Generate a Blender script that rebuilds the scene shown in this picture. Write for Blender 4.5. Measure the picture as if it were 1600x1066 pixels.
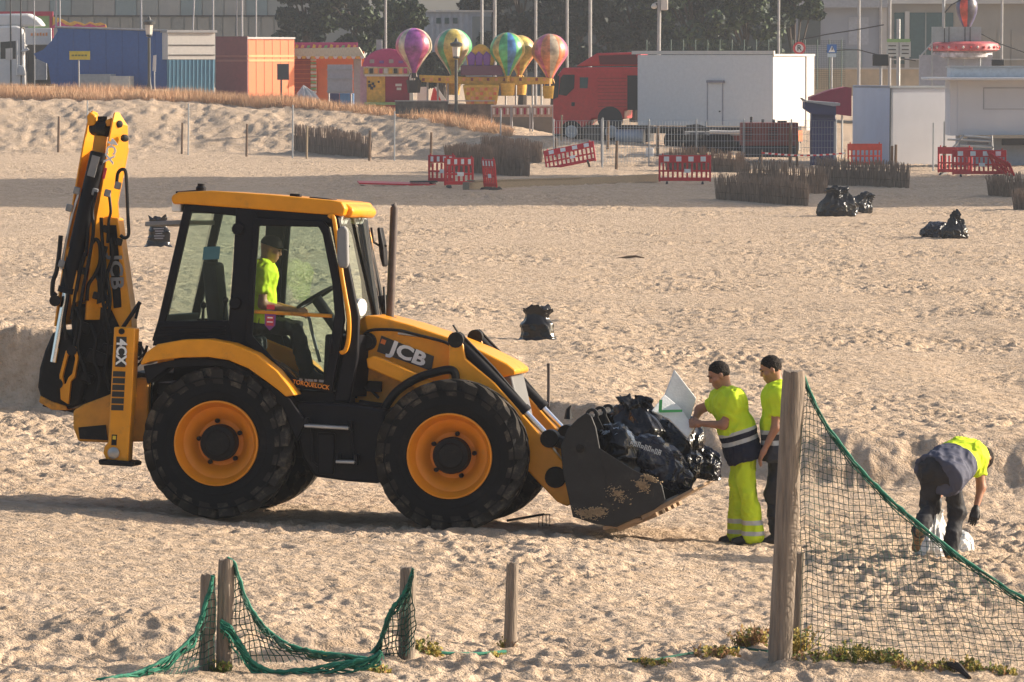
import bpy, bmesh, math, random
import numpy as np
from mathutils import Vector, Matrix, Euler
random.seed(7); rng = np.random.default_rng(7)
R_ = math.radians
scene = bpy.context.scene
for o in list(bpy.data.objects): bpy.data.objects.remove(o)

# ------------------------------------------------------------------ camera
F = 8000.0                      # focal length in photograph pixels (1600 wide)
CAM = Vector((0, 0, 4.45)); HOR = 87.0
PITCH = math.atan((533 - HOR) / F)
cd = bpy.data.cameras.new('camera'); cam = bpy.data.objects.new('camera', cd)
scene.collection.objects.link(cam); scene.camera = cam
cd.sensor_width = 36; cd.lens = F * 36 / 1600; cd.clip_start = 1; cd.clip_end = 3000
cam.location = CAM; cam.rotation_euler = (math.pi / 2 - PITCH, 0, 0)
FWD = Vector((0, math.cos(PITCH), -math.sin(PITCH))); UPV = Vector((0, math.sin(PITCH), math.cos(PITCH)))

# ------------------------------------------------------------------ sky, sun, exposure
SUN_EL, SUN_BACK = R_(21), R_(13)        # low sun on the right, a little behind the scene
SUND = Vector((math.cos(SUN_EL) * math.cos(SUN_BACK), math.cos(SUN_EL) * math.sin(SUN_BACK), math.sin(SUN_EL)))
w = bpy.data.worlds.new('World'); scene.world = w; w.use_nodes = True
nt = w.node_tree; bg = nt.nodes['Background']
sky = nt.nodes.new('ShaderNodeTexSky'); sky.sky_type = 'NISHITA'; sky.sun_disc = False
sky.sun_elevation = SUN_EL; sky.sun_rotation = math.atan2(SUND.x, SUND.y)
sky.air_density = 1.0; sky.dust_density = 4.0; sky.ozone_density = 1.0
nt.links.new(sky.outputs[0], bg.inputs[0]); bg.inputs[1].default_value = 0.12
sl = bpy.data.lights.new('sun', 'SUN'); sl.energy = 5.0; sl.angle = R_(0.5); sl.color = (1, 0.88, 0.73)
sun = bpy.data.objects.new('sun', sl); scene.collection.objects.link(sun)
sun.rotation_euler = SUND.to_track_quat('Z', 'Y').to_euler(); sun.location = (60, 60, 60)
vs = scene.view_settings; vs.view_transform = 'Standard'; vs.look = 'None'; vs.gamma = 1; vs.exposure = 0.66
vs.use_curve_mapping = False
scene.render.engine = 'CYCLES'
scene.cycles.use_denoising = True; scene.cycles.max_bounces = 6; scene.cycles.transparent_max_bounces = 24
scene.cycles.volume_bounces = 0; scene.cycles.caustics_reflective = False; scene.cycles.caustics_refractive = False

# ------------------------------------------------------------------ helpers: pixels <-> space
def ray(px, py):
    return FWD + Vector((1, 0, 0)) * ((px - 800) / F) + UPV * ((533 - py) / F)
def at(px, py, Y):
    d = ray(px, py); return CAM + d * (Y / d.y)

# ------------------------------------------------------------------ numpy noise
def _h(ix, iy, iz, seed):
    with np.errstate(over='ignore'):
        n = np.asarray(ix * 374761393 + iy * 668265263 + iz * 1440662683 + seed * 974634533); shp = n.shape; n = n.reshape(-1).astype(np.uint32)
        n = (n ^ (n >> np.uint32(13))) * np.uint32(1274126177); n = (n ^ (n >> np.uint32(16))) * np.uint32(2246822519); n = n ^ (n >> np.uint32(15))
    return (n.astype(np.float64) / 4294967295.0 * 2 - 1).reshape(shp)
def vn3(x, y, z, seed=0):
    x, y, z = np.broadcast_arrays(np.asarray(x, float), np.asarray(y, float), np.asarray(z, float))
    ix, iy, iz = np.floor(x).astype(np.int64), np.floor(y).astype(np.int64), np.floor(z).astype(np.int64)
    fx, fy, fz = x - ix, y - iy, z - iz
    q = lambda t: t * t * t * (t * (t * 6 - 15) + 10)
    ux, uy, uz = q(fx), q(fy), q(fz); r = 0
    for a in (0, 1):
        for b in (0, 1):
            for c in (0, 1):
                r = r + _h(ix + a, iy + b, iz + c, seed) * (ux if a else 1 - ux) * (uy if b else 1 - uy) * (uz if c else 1 - uz)
    return r
def vn2(x, y, seed=0):
    x = np.asarray(x, float); y = np.asarray(y, float)
    ix, iy = np.floor(x).astype(np.int64), np.floor(y).astype(np.int64); fx, fy = x - ix, y - iy
    q = lambda t: t * t * t * (t * (t * 6 - 15) + 10)
    ux, uy = q(fx), q(fy); z = np.zeros_like(ix)
    return (_h(ix, iy, z, seed) * (1 - ux) * (1 - uy) + _h(ix + 1, iy, z, seed) * ux * (1 - uy)
            + _h(ix, iy + 1, z, seed) * (1 - ux) * uy + _h(ix + 1, iy + 1, z, seed) * ux * uy)
def sstep(a, b, x):
    t = np.clip((np.asarray(x, float) - a) / (b - a), 0, 1); return t * t * (3 - 2 * t)

# ------------------------------------------------------------------ materials
MATS = {}
def mat(name, col, rough=0.6, metal=0.0, var=0.12, scale=6.0, bump=0.0, bscale=40.0, dirt=None, dirt_amt=0.0, dirt_scale=3.0,
        coat=0.0, spec=0.5, sub=0.0, stretch=None, rvar=0.1):
    if name in MATS: return MATS[name]
    m = bpy.data.materials.new(name); m.use_nodes = True; n = m.node_tree.nodes; L = m.node_tree.links
    b = n['Principled BSDF']; b.inputs['Metallic'].default_value = metal
    b.inputs['Coat Weight'].default_value = coat; b.inputs['Specular IOR Level'].default_value = spec
    if sub: b.inputs['Subsurface Weight'].default_value = sub; b.inputs['Subsurface Radius'].default_value = (.02, .008, .004)
    tc = n.new('ShaderNodeTexCoord'); src = tc.outputs['Object']
    if stretch:
        mp = n.new('ShaderNodeMapping'); mp.inputs['Scale'].default_value = stretch; L.new(src, mp.inputs[0]); src = mp.outputs[0]
    no = n.new('ShaderNodeTexNoise'); no.inputs['Scale'].default_value = scale; no.inputs['Detail'].default_value = 5; no.inputs['Roughness'].default_value = .6
    L.new(src, no.inputs['Vector'])
    mx = n.new('ShaderNodeMix'); mx.data_type = 'RGBA'
    c = np.array(col); lo = c * (1 - var); hi = np.minimum(c * (1 + var), 1)
    mx.inputs[6].default_value = (*lo, 1); mx.inputs[7].default_value = (*hi, 1)
    st = n.new('ShaderNodeMapRange'); st.inputs[1].default_value = .3; st.inputs[2].default_value = .7
    L.new(no.outputs[0], st.inputs[0]); L.new(st.outputs[0], mx.inputs[0]); out = mx.outputs[2]
    if dirt:
        d = n.new('ShaderNodeTexNoise'); d.inputs['Scale'].default_value = dirt_scale; d.inputs['Detail'].default_value = 8; d.inputs['Roughness'].default_value = .7
        L.new(tc.outputs['Object'], d.inputs['Vector'])
        r = n.new('ShaderNodeMapRange'); r.inputs[1].default_value = .62 - .25 * dirt_amt; r.inputs[2].default_value = .8 - .2 * dirt_amt; r.inputs[4].default_value = min(1, .35 + dirt_amt)
        L.new(d.outputs[0], r.inputs[0])
        m2 = n.new('ShaderNodeMix'); m2.data_type = 'RGBA'; m2.inputs[7].default_value = (*dirt, 1)
        L.new(r.outputs[0], m2.inputs[0]); L.new(out, m2.inputs[6]); out = m2.outputs[2]
        m3 = n.new('ShaderNodeMapRange'); m3.inputs[3].default_value = rough; m3.inputs[4].default_value = .9
        L.new(r.outputs[0], m3.inputs[0]); L.new(m3.outputs[0], b.inputs['Roughness'])
    else:
        m3 = n.new('ShaderNodeMapRange'); m3.inputs[3].default_value = max(.02, rough - rvar); m3.inputs[4].default_value = min(1, rough + rvar)
        L.new(no.outputs[0], m3.inputs[0]); L.new(m3.outputs[0], b.inputs['Roughness'])
    L.new(out, b.inputs['Base Color'])
    if bump:
        bn = n.new('ShaderNodeTexNoise'); bn.inputs['Scale'].default_value = bscale; bn.inputs['Detail'].default_value = 4
        L.new(src, bn.inputs['Vector']); bp = n.new('ShaderNodeBump'); bp.inputs['Strength'].default_value = bump; bp.inputs['Distance'].default_value = .02
        L.new(bn.outputs[0], bp.inputs['Height']); L.new(bp.outputs[0], b.inputs['Normal'])
    MATS[name] = m; return m
def glassmat(name, tint, refl=1.0, rough=.02):
    m = bpy.data.materials.new(name); m.use_nodes = True; n = m.node_tree.nodes; L = m.node_tree.links
    n.remove(n['Principled BSDF']); t = n.new('ShaderNodeBsdfTransparent'); t.inputs[0].default_value = (*tint, 1)
    g = n.new('ShaderNodeBsdfGlossy'); g.inputs['Roughness'].default_value = rough; g.inputs[0].default_value = (refl, refl, refl, 1)
    fr = n.new('ShaderNodeFresnel'); fr.inputs[0].default_value = 1.5; mx = n.new('ShaderNodeMixShader')
    L.new(fr.outputs[0], mx.inputs[0]); L.new(t.outputs[0], mx.inputs[1]); L.new(g.outputs[0], mx.inputs[2])
    L.new(mx.outputs[0], n['Material Output'].inputs[0]); MATS[name] = m; return m

# ------------------------------------------------------------------ mesh building
col = scene.collection
def props(o, label=None, cat=None, group=None, kind=None):
    if label: o['label'] = label
    if cat: o['category'] = cat
    if group: o['group'] = group
    if kind: o['kind'] = kind
    return o
def empty(name, loc, rz=0.0, label=None, cat=None, group=None):
    o = bpy.data.objects.new(name, None); col.objects.link(o); o.location = loc; o.rotation_euler = (0, 0, rz); o.empty_display_size = .2
    return props(o, label, cat, group)
def smooth_path(pts, k=5):
    P = [Vector(p) for p in pts]; out = []
    for i in range(len(P) - 1):
        a, b, c, d = P[max(i - 1, 0)], P[i], P[i + 1], P[min(i + 2, len(P) - 1)]
        for j in range(k):
            t = j / k; out.append(.5 * (2 * b + (c - a) * t + (2 * a - 5 * b + 4 * c - d) * t * t + (3 * b - a - 3 * c + d) * t ** 3))
    return out + [P[-1]]
class MB:
    def __init__(s): s.v = []; s.f = []; s.m = []
    def add(s, vs_, fs, mi=0):
        k = len(s.v); s.v.extend([tuple(p) for p in vs_]); s.f.extend([tuple(i + k for i in f) for f in fs]); s.m.extend([mi] * len(fs)); return s
    def box(s, c, d, rot=None, mi=0, taper=None):
        x, y, z = d[0] / 2, d[1] / 2, d[2] / 2; t = taper or 1
        p = [Vector(q) for q in ((-x, -y, -z), (x, -y, -z), (x, y, -z), (-x, y, -z), (-x * t, -y * t, z), (x * t, -y * t, z), (x * t, y * t, z), (-x * t, y * t, z))]
        if rot is not None:
            M = rot if isinstance(rot, Matrix) else Euler(rot).to_matrix(); p = [M @ q for q in p]
        c = Vector(c); return s.add([q + c for q in p], [(0, 3, 2, 1), (4, 5, 6, 7), (0, 1, 5, 4), (1, 2, 6, 5), (2, 3, 7, 6), (3, 0, 4, 7)], mi)
    def prism(s, xz, y0, y1, mi=0):
        n = len(xz); a = sum(xz[i][0] * xz[(i + 1) % n][1] - xz[(i + 1) % n][0] * xz[i][1] for i in range(n))
        if a < 0: xz = xz[::-1]
        if y0 > y1: y0, y1 = y1, y0
        vs_ = [(x, y0, z) for x, z in xz] + [(x, y1, z) for x, z in xz]
        fs = [tuple(range(n)), tuple(range(2 * n - 1, n - 1, -1))] + [(i, n + i, n + (i + 1) % n, (i + 1) % n) for i in range(n)]
        return s.add(vs_, fs, mi)
    def ring(s, outer, inner, y0, y1, mi=0):          # frame: matching outlines in xz
        n = len(outer); vs_ = [(x, y0, z) for x, z in outer] + [(x, y0, z) for x, z in inner] + [(x, y1, z) for x, z in outer] + [(x, y1, z) for x, z in inner]; fs = []
        for i in range(n):
            j = (i + 1) % n
            fs += [(i, j, n + j, n + i), (2 * n + i, 3 * n + i, 3 * n + j, 2 * n + j), (i, 2 * n + i, 2 * n + j, j), (n + i, n + j, 3 * n + j, 3 * n + i)]
        return s.add(vs_, fs, mi)
    def tube(s, pts, r, n=8, mi=0, cap=True):
        pts = [Vector(p) for p in pts]; k = len(pts); rs = r if isinstance(r, (list, tuple)) else [r] * k
        prev = None; vs_ = []; fs = []
        for i, p in enumerate(pts):
            t = (pts[min(i + 1, k - 1)] - pts[max(i - 1, 0)])
            t = t.normalized() if t.length > 1e-9 else Vector((0, 0, 1))
            u = (Vector((0, 0, 1)) if abs(t.z) < .9 else Vector((1, 0, 0))) if prev is None else prev
            u = (u - t * u.dot(t)); u = u.normalized() if u.length > 1e-6 else t.orthogonal().normalized(); prev = u; v = t.cross(u)
            for a in range(n):
                q = 2 * math.pi * a / n; vs_.append(p + u * math.cos(q) * rs[i] + v * math.sin(q) * rs[i])
        for i in range(k - 1):
            for a in range(n):
                b = (a + 1) % n; fs.append((i * n + a, i * n + b, (i + 1) * n + b, (i + 1) * n + a))
        if cap: fs += [tuple(range(n))[::-1], tuple(range((k - 1) * n, k * n))]
        return s.add(vs_, fs, mi)
    def lathe(s, prof, c=(0, 0, 0), axis=(0, 0, 1), n=32, mi=0, closed=False, cap=True):   # prof (radius, along axis)
        ax = Vector(axis).normalized(); u = ax.orthogonal().normalized(); v = ax.cross(u); c = Vector(c); k = len(prof); vs_ = []; fs = []
        for r, h in prof:
            for a in range(n):
                q = 2 * math.pi * a / n; vs_.append(c + ax * h + (u * math.cos(q) + v * math.sin(q)) * r)
        for i in range(k - 1 + (1 if closed else 0)):
            i2 = (i + 1) % k
            for a in range(n):
                b = (a + 1) % n; fs.append((i * n + a, i * n + b, i2 * n + b, i2 * n + a))
        if not closed and cap:
            if prof[0][0] > 1e-6: fs.append(tuple(range(n))[::-1])
            if prof[-1][0] > 1e-6: fs.append(tuple(range((k - 1) * n, k * n)))
        return s.add(vs_, fs, mi)
    def cyl(s, a, b, r, n=16, mi=0): return s.tube([a, b], r, n, mi)
    def sheet(s, a, b, mi=0, thick=None):             # quad strip between two polylines
        n = len(a); a = [Vector(p) for p in a]; b = [Vector(p) for p in b]
        if thick is None: return s.add(a + b, [(i, i + 1, n + i + 1, n + i) for i in range(n - 1)], mi)
        th = Vector(thick); vs_ = a + b + [p + th for p in a] + [p + th for p in b]; fs = []
        for i in range(n - 1):
            fs += [(i, i + 1, n + i + 1, n + i), (2 * n + i, 3 * n + i, 3 * n + i + 1, 2 * n + i + 1), (i, 2 * n + i, 2 * n + i + 1, i + 1), (n + i, n + i + 1, 3 * n + i + 1, 3 * n + i)]
        fs += [(0, n, 3 * n, 2 * n), (n - 1, 3 * n - 1, 4 * n - 1, 2 * n - 1)]
        return s.add(vs_, fs, mi)
    def build(s, name, mats, parent=None, smooth=35, bevel=0.0, seg=2, fix=True):
        me = bpy.data.meshes.new(name); me.from_pydata(s.v, [], s.f)
        for m in (mats if isinstance(mats, (list, tuple)) else [mats]): me.materials.append(m)
        if any(s.m): me.polygons.foreach_set('material_index', s.m)
        if fix:
            bm = bmesh.new(); bm.from_mesh(me); bmesh.ops.recalc_face_normals(bm, faces=bm.faces); bm.to_mesh(me); bm.free()
        if smooth:
            me.polygons.foreach_set('use_smooth', [True] * len(me.polygons)); me.set_sharp_from_angle(angle=R_(smooth))
        me.update(); o = bpy.data.objects.new(name, me); col.objects.link(o)
        if parent: o.parent = parent
        if bevel:
            b = o.modifiers.new('bevel', 'BEVEL'); b.width = bevel; b.segments = seg; b.limit_method = 'ANGLE'; b.angle_limit = R_(30)
        return o
def np_obj(name, V, Fq, mats, parent=None, smooth=True, loc=(0, 0, 0), attrs=None, mi=None):
    me = bpy.data.meshes.new(name); V = np.ascontiguousarray(V, np.float32); Fq = np.ascontiguousarray(Fq, np.int32)
    me.vertices.add(len(V)); me.vertices.foreach_set('co', V.ravel()); k = Fq.shape[1]
    me.loops.add(Fq.size); me.loops.foreach_set('vertex_index', Fq.ravel())
    me.polygons.add(len(Fq)); me.polygons.foreach_set('loop_start', np.arange(0, Fq.size, k, dtype=np.int32))
    for m in (mats if isinstance(mats, (list, tuple)) else [mats]): me.materials.append(m)
    if mi is not None: me.polygons.foreach_set('material_index', np.asarray(mi, np.int32))
    me.update(calc_edges=True); me.polygons.foreach_set('use_smooth', np.full(len(Fq), smooth))
    for an, arr in (attrs or {}).items():
        at_ = me.attributes.new(an, 'FLOAT', 'POINT'); at_.data.foreach_set('value', np.asarray(arr, np.float32))
    me.validate(); o = bpy.data.objects.new(name, me); col.objects.link(o); o.location = loc
    if parent: o.parent = parent
    return o
def text_geo(body, size, bold=.0, extrude=.002, align='CENTER', space=1.0):
    c = bpy.data.curves.new('t', 'FONT'); c.body = body; c.size = size; c.extrude = extrude; c.offset = bold * size
    c.align_x = align; c.align_y = 'CENTER'; c.resolution_u = 3; c.space_character = space
    o = bpy.data.objects.new('t', c); col.objects.link(o); dg = bpy.context.evaluated_depsgraph_get()
    me = o.evaluated_get(dg).to_mesh(); v = [x.co.copy() for x in me.vertices]; f = [tuple(p.vertices) for p in me.polygons]
    bpy.data.objects.remove(o); bpy.data.curves.remove(c); return v, f
def lettering(name, body, size, org, right, up, m, parent=None, bold=.03, sx=1.0, extrude=.002, space=1.0):
    v, f = text_geo(body, size, bold, extrude, space=space); r = Vector(right).normalized(); u = Vector(up).normalized(); n = r.cross(u); o = Vector(org)
    mb = MB(); mb.add([o + r * (p.x * sx) + u * p.y + n * p.z for p in v], f)
    return mb.build(name, m, parent, smooth=0, fix=False)
def sdf_mesh(fn, lo, hi, h):
    lo = np.array(lo, float); n = np.ceil((np.array(hi) - lo) / h).astype(int) + 1
    ax = [lo[i] + h * np.arange(n[i]) for i in range(3)]
    X, Y, Z = np.meshgrid(*ax, indexing='ij'); D = fn(X, Y, Z); I = D < 0
    nx, ny, nz = n
    s = np.zeros((nx - 1, ny - 1, nz - 1), int)
    for a in (0, 1):
        for b in (0, 1):
            for c in (0, 1): s += I[a:nx - 1 + a, b:ny - 1 + b, c:nz - 1 + c]
    act = (s > 0) & (s < 8); idx = -np.ones(act.shape, int); cells = np.argwhere(act); idx[act] = np.arange(len(cells))
    P = np.zeros((len(cells), 3)); C = np.zeros(len(cells)); cor = [(a, b, c) for a in (0, 1) for b in (0, 1) for c in (0, 1)]
    for a in cor:
        for ax_ in range(3):
            if a[ax_]: continue
            b = list(a); b[ax_] = 1
            ia = cells + np.array(a); ib = cells + np.array(b)
            da = D[ia[:, 0], ia[:, 1], ia[:, 2]]; db = D[ib[:, 0], ib[:, 1], ib[:, 2]]; cr = (da < 0) != (db < 0)
            t = np.where(cr, da / np.where(cr, da - db, 1), 0)
            P += np.where(cr[:, None], np.array(a) + t[:, None] * (np.array(b) - np.array(a)), 0); C += cr
    V = lo + (cells + P / C[:, None]) * h; Fs = []
    for ax_ in range(3):
        o1, o2 = [(1, 2), (2, 0), (0, 1)][ax_]
        sl0 = [slice(None)] * 3; sl1 = [slice(None)] * 3; sl0[ax_] = slice(0, -1); sl1[ax_] = slice(1, None)
        ch = I[tuple(sl0)] != I[tuple(sl1)]; e = np.argwhere(ch); e = e[(e[:, o1] > 0) & (e[:, o2] > 0) & (e[:, o1] < n[o1] - 1) & (e[:, o2] < n[o2] - 1)]
        if not len(e): continue
        ins = I[e[:, 0], e[:, 1], e[:, 2]]; q = []
        for d1, d2 in ((-1, -1), (0, -1), (0, 0), (-1, 0)):
            c = e.copy(); c[:, o1] += d1; c[:, o2] += d2; q.append(idx[c[:, 0], c[:, 1], c[:, 2]])
        q = np.stack(q, 1); q[~ins] = q[~ins][:, ::-1]; Fs.append(q)
    return V, np.concatenate(Fs)
def cone(X, Y, Z, a, b, r1, r2):
    a = np.array(a, float); b = np.array(b, float); d = b - a; L = d @ d + 1e-12
    t = np.clip(((X - a[0]) * d[0] + (Y - a[1]) * d[1] + (Z - a[2]) * d[2]) / L, 0, 1)
    return np.sqrt((X - a[0] - t * d[0]) ** 2 + (Y - a[1] - t * d[1]) ** 2 + (Z - a[2] - t * d[2]) ** 2) - (r1 + (r2 - r1) * t)
def ell(X, Y, Z, c, r, M=None):
    x, y, z = X - c[0], Y - c[1], Z - c[2]
    if M is not None:
        x, y, z = (M[0][0] * x + M[0][1] * y + M[0][2] * z, M[1][0] * x + M[1][1] * y + M[1][2] * z, M[2][0] * x + M[2][1] * y + M[2][2] * z)
    k = np.sqrt((x / r[0]) ** 2 + (y / r[1]) ** 2 + (z / r[2]) ** 2); return (k - 1) * min(r)
def smin(a, b, k):
    h = np.clip(.5 + .5 * (b - a) / k, 0, 1); return b + (a - b) * h - k * h * (1 - h)
# ------------------------------------------------------------------ terrain
_px = np.array([-3000, 0, 300, 450, 600, 700, 800, 900, 1100, 1300, 1600, 4000]) ; _u = (_px - 800) / F
_pl = np.array([2.6, 2.55, 2.4, 2.1, 1.75, 1.4, 1.05, .75, .5, .15, .05, .05])
_toe = np.array([232, 232, 232, 230, 227, 222, 214, 206, 203, 203, 203, 203])
def height(x, y, micro=False):
    x = np.asarray(x, float); y = np.asarray(y, float); u = x / np.maximum(y, 1)
    near = 1 - sstep(56, 85, y)
    z = (.05 - .045 * np.clip(x, -9, 9)) * near
    z = z - .034 * np.clip(y - 46.6, -2, 2.5) * near
    wob = 0.5 * vn2(x * .35, y * .1, 3) + .25 * vn2(x * 1.1, y * .3, 4)
    yb = 61.7 - 7.2 * sstep(-6.5, 6.0, x) + wob                      # foot of the little scarp
    hb = .92 - .44 * sstep(-6, 4, x) + .12 * vn2(x * .9, 3.3, 8)
    st = np.where(y > yb, sstep(0, .45 + .9 * sstep(-2, 5, x), y - yb), 0)
    z = z + hb * st * np.exp(-np.maximum(y - yb - .4, 0) / 22.0)
    z = z + .05 * vn2(x * .45, y * .4, 11) * (1 - .5 * sstep(60, 120, y)) + .12 * vn2(x * .08, y * .06, 12) * sstep(65, 100, y)
    rb = np.exp(-((y - yb - .7) / .9) ** 2) * sstep(-1, 3, x); z = z + rb * (.07 * vn2(x * 1.9, y * 1.5, 51) + .06 * vn2(x * 4.1, y * 3.0, 52))
    z = z + .16 * np.exp(-((y - 37.3) / .8) ** 2) * (.5 + .5 * vn2(x * .8, 1.1, 14)) 
    pl = np.interp(u, _u, _pl); toe = np.interp(u, _u, _toe)
    r = sstep(0, 1, (y - toe) / 14.0); z = z + pl * r
    z = z + r * (1 - sstep(245, 262, y)) * .14 * vn2(x * .4, y * .3, 15) * np.clip(pl, 0, 1)
    dn = sstep(-2, 4, y - toe) * (1 - sstep(12.5, 15, y - toe)) * np.clip(pl * .8, 0, 1)
    if micro: z = z + dn * (.04 * vn2(x * 1.7, y * 1.2, 61) + .075 * vn2(x * 3.1, y * 2.0, 62))
    return z
def lumps(x, y):
    wx = x + .10 * vn2(x * 2.1, y * 1.7, 30); wy = y + .10 * vn2(x * 2.3, y * 1.9, 31)
    a = vn2(wx * 4.1, wy * 3.1, 21); b = vn2(wx * 9.6, wy * 6.6, 22); c = vn2(wx * 15.0, wy * 10.0, 23)
    m = .8 + .4 * vn2(x * .35, y * .22, 25)
    pits = -np.clip(vn2(wx * 5.6, wy * 3.7, 26) - .10, 0, .45) * .085 + np.clip(vn2(wx * 5.6 + .5, wy * 3.7, 26) - .2, 0, 1) * .03
    rid = (1 - np.abs(vn2(wx * 6.0, wy * 4.2, 27)) * 2)
    rid2 = (1 - np.abs(vn2(wx * 10.5, wy * 7.6, 28)) * 2)
    tr = .55 + .6 * sstep(-.35, .35, vn2(x * .55, y * .3, 29))
    return m * tr * (.013 * rid + .009 * a + .021 * b + .022 * c + .016 * rid2 + .58 * pits)
def G(px, py):
    d = ray(px, py); lo, hi, k = 30.0, 420.0, 800
    for _ in range(3):
        Ys = np.linspace(lo, hi, k); t = Ys / d.y; Zs = CAM.z + d.z * t; hit = np.nonzero(Zs < height(d.x * t, Ys))[0]
        if not len(hit): return at(px, py, 400)
        i = max(int(hit[0]), 1); lo, hi, k = Ys[i - 1], Ys[i], 20
    return CAM + d * (hi / d.y)
def onz(x, y): return Vector((x, y, float(height(x, y))))

def build_sand():
    ys = [-60.0, -20, 2, 8, 14, 20, 25, 29, 31.5, 33]; y = 34.0
    while y < 262: ys.append(y); y += (.038 if y < 52 else .038 + (y - 52) * .00125)
    ys += [264, 268, 275, 285, 300, 330, 380, 460, 600, 900]
    ys = np.array(ys); us = np.arange(-.126, .12601, .00058)
    side = np.array([.14, .16, .2, .26, .36, .55, .8, 1.1]); us = np.concatenate([-side[::-1], us, side])
    Y, U = np.meshgrid(ys, us, indexing='ij'); X = U * np.maximum(Y, 60.0 * (np.abs(U) > .13) + 12)
    Z = height(X, Y, True); L = lumps(X, Y) * np.where(Y < 33.9, 0, 1) * (1 + .25 * sstep(70, 200, Y))
    # wheel ruts behind and under the tractor
    Z = Z + L
    yb = 0
    for ty in (46.95, 48.75):
        k = np.exp(-((Y - ty - (-.14) * (X + 2.4)) / .24) ** 2) * (1 - sstep(1.2, 2.4, X)); Z = Z - .05 * k; Z = Z - L * .6 * k
    nr, nc = Y.shape; V = np.stack([X, Y, Z], -1).reshape(-1, 3)
    i = np.arange((nr - 1) * (nc - 1)); r = i // (nc - 1); c = i % (nc - 1); a = r * nc + c
    Fq = np.stack([a, a + 1, a + nc + 1, a + nc], 1)
    o = np_obj('sand', V, Fq, sand_material()); props(o, kind='structure', label='pale trampled beach sand with a low scarp and a dune bank'); return o
def sand_material():
    m = bpy.data.materials.new('sand'); m.use_nodes = True; n = m.node_tree.nodes; L = m.node_tree.links; b = n['Principled BSDF']
    b.inputs['Roughness'].default_value = .95; b.inputs['Specular IOR Level'].default_value = .15
    tc = n.new('ShaderNodeTexCoord')
    def noise(s, d=4, rough=.6, vec=None):
        t = n.new('ShaderNodeTexNoise'); t.inputs['Scale'].default_value = s; t.inputs['Detail'].default_value = d; t.inputs['Roughness'].default_value = rough
        L.new(vec or tc.outputs['Object'], t.inputs['Vector']); return t.outputs[0]
    def mix(fac, c1, c2):
        x = n.new('ShaderNodeMix'); x.data_type = 'RGBA'; L.new(fac, x.inputs[0])
        for k, c in ((6, c1), (7, c2)):
            if isinstance(c, tuple): x.inputs[k].default_value = (*c, 1)
            else: L.new(c, x.inputs[k])
        return x.outputs[2]
    def rng_(v, a, b_):
        x = n.new('ShaderNodeMapRange'); x.inputs[1].default_value = a; x.inputs[2].default_value = b_; L.new(v, x.inputs[0]); return x.outputs[0]
    c = mix(rng_(noise(.35), .35, .65), (.52, .395, .285), (.59, .455, .335))
    c = mix(rng_(noise(4.0, 6, .7), .42, .62), c, (.45, .33, .225))
    c = mix(rng_(noise(16, 5, .7), .58, .72), c, (.36, .26, .175))
    c = mix(rng_(noise(120, 3, .7), .62, .75), c, (.31, .235, .165))
    L.new(c, b.inputs['Base Color'])
    ad = n.new('ShaderNodeMath'); ad.operation = 'ADD'
    k1 = n.new('ShaderNodeMath'); k1.operation = 'MULTIPLY'; k1.inputs[1].default_value = 1.0; L.new(noise(9, 5, .65), k1.inputs[0])
    k2 = n.new('ShaderNodeMath'); k2.operation = 'MULTIPLY'; k2.inputs[1].default_value = .25; L.new(noise(45, 3, .6), k2.inputs[0])
    L.new(k1.outputs[0], ad.inputs[0]); L.new(k2.outputs[0], ad.inputs[1])
    bp = n.new('ShaderNodeBump'); bp.inputs['Strength'].default_value = .9; bp.inputs['Distance'].default_value = .09
    L.new(ad.outputs[0], bp.inputs['Height']); L.new(bp.outputs[0], b.inputs['Normal'])
    return m
build_sand()
# ------------------------------------------------------------------ backhoe loader
TM = Matrix.Rotation(R_(-8), 4, 'Z') @ Matrix.Rotation(R_(2.5), 4, 'Y') @ Matrix.Rotation(R_(-2), 4, 'X')
TORG = at(337, 693, 47.55) - TM.to_3x3() @ Vector((0, -1.13, .70))
TW = Matrix.Translation(TORG) @ TM; TI = TW.inverted()
def T3(px, py, yl):
    o = TI @ CAM; d = TI.to_3x3() @ ray(px, py); return o + d * ((yl - o.y) / d.y)
def T(px, py, yl):
    p = T3(px, py, yl); return (p.x, p.z)
def TP(pts, yl): return [T(a, b, yl) for a, b in pts]

DUST = (.33, .25, .17)
M_Y = mat('tractor_yellow', (.80, .31, .004), .38, var=.08, dirt=(.30, .15, .04), dirt_amt=.24, dirt_scale=3.5, coat=.12, spec=.35)
M_YD = mat('tractor_yellow_worn', (.66, .27, .012), .5, var=.15, dirt=(.10, .06, .03), dirt_amt=.42, dirt_scale=4.5)
M_YR = mat('wheel_rim_yellow', (.82, .27, .003), .5, var=.06, dirt=(.5, .26, .07), dirt_amt=.12, dirt_scale=5)
M_BK = mat('black_frame_paint', (.005, .005, .008), .5, spec=.18, var=.3, dirt=(.06, .05, .04), dirt_amt=.06, dirt_scale=4)
M_BKD = mat('grimy_black_steel', (.010, .009, .009), .55, spec=.2, var=.4, dirt=(.09, .065, .045), dirt_amt=.2, dirt_scale=5, bump=.2)
M_TREAD = mat('dusty_tread_rubber', (.035, .031, .027), .9, spec=.15, var=.3, dirt=(.21, .165, .115), dirt_amt=.42, dirt_scale=6)
M_RUB = mat('tyre_rubber', (.010, .010, .011), .85, spec=.15, var=.3, scale=3, dirt=(.05, .043, .036), dirt_amt=.2, dirt_scale=3.5, bump=.25, bscale=60)
M_HOSE = mat('rubber_hose', (.006, .006, .007), .45, spec=.25, var=.2)
M_ST = mat('bare_steel', (.42, .41, .40), .38, .8, var=.2)
M_CHR = mat('chrome_rod', (.8, .82, .86), .15, 1.0, var=.05)
M_GR = mat('grey_plastic', (.22, .22, .22), .6, var=.15)
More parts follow.
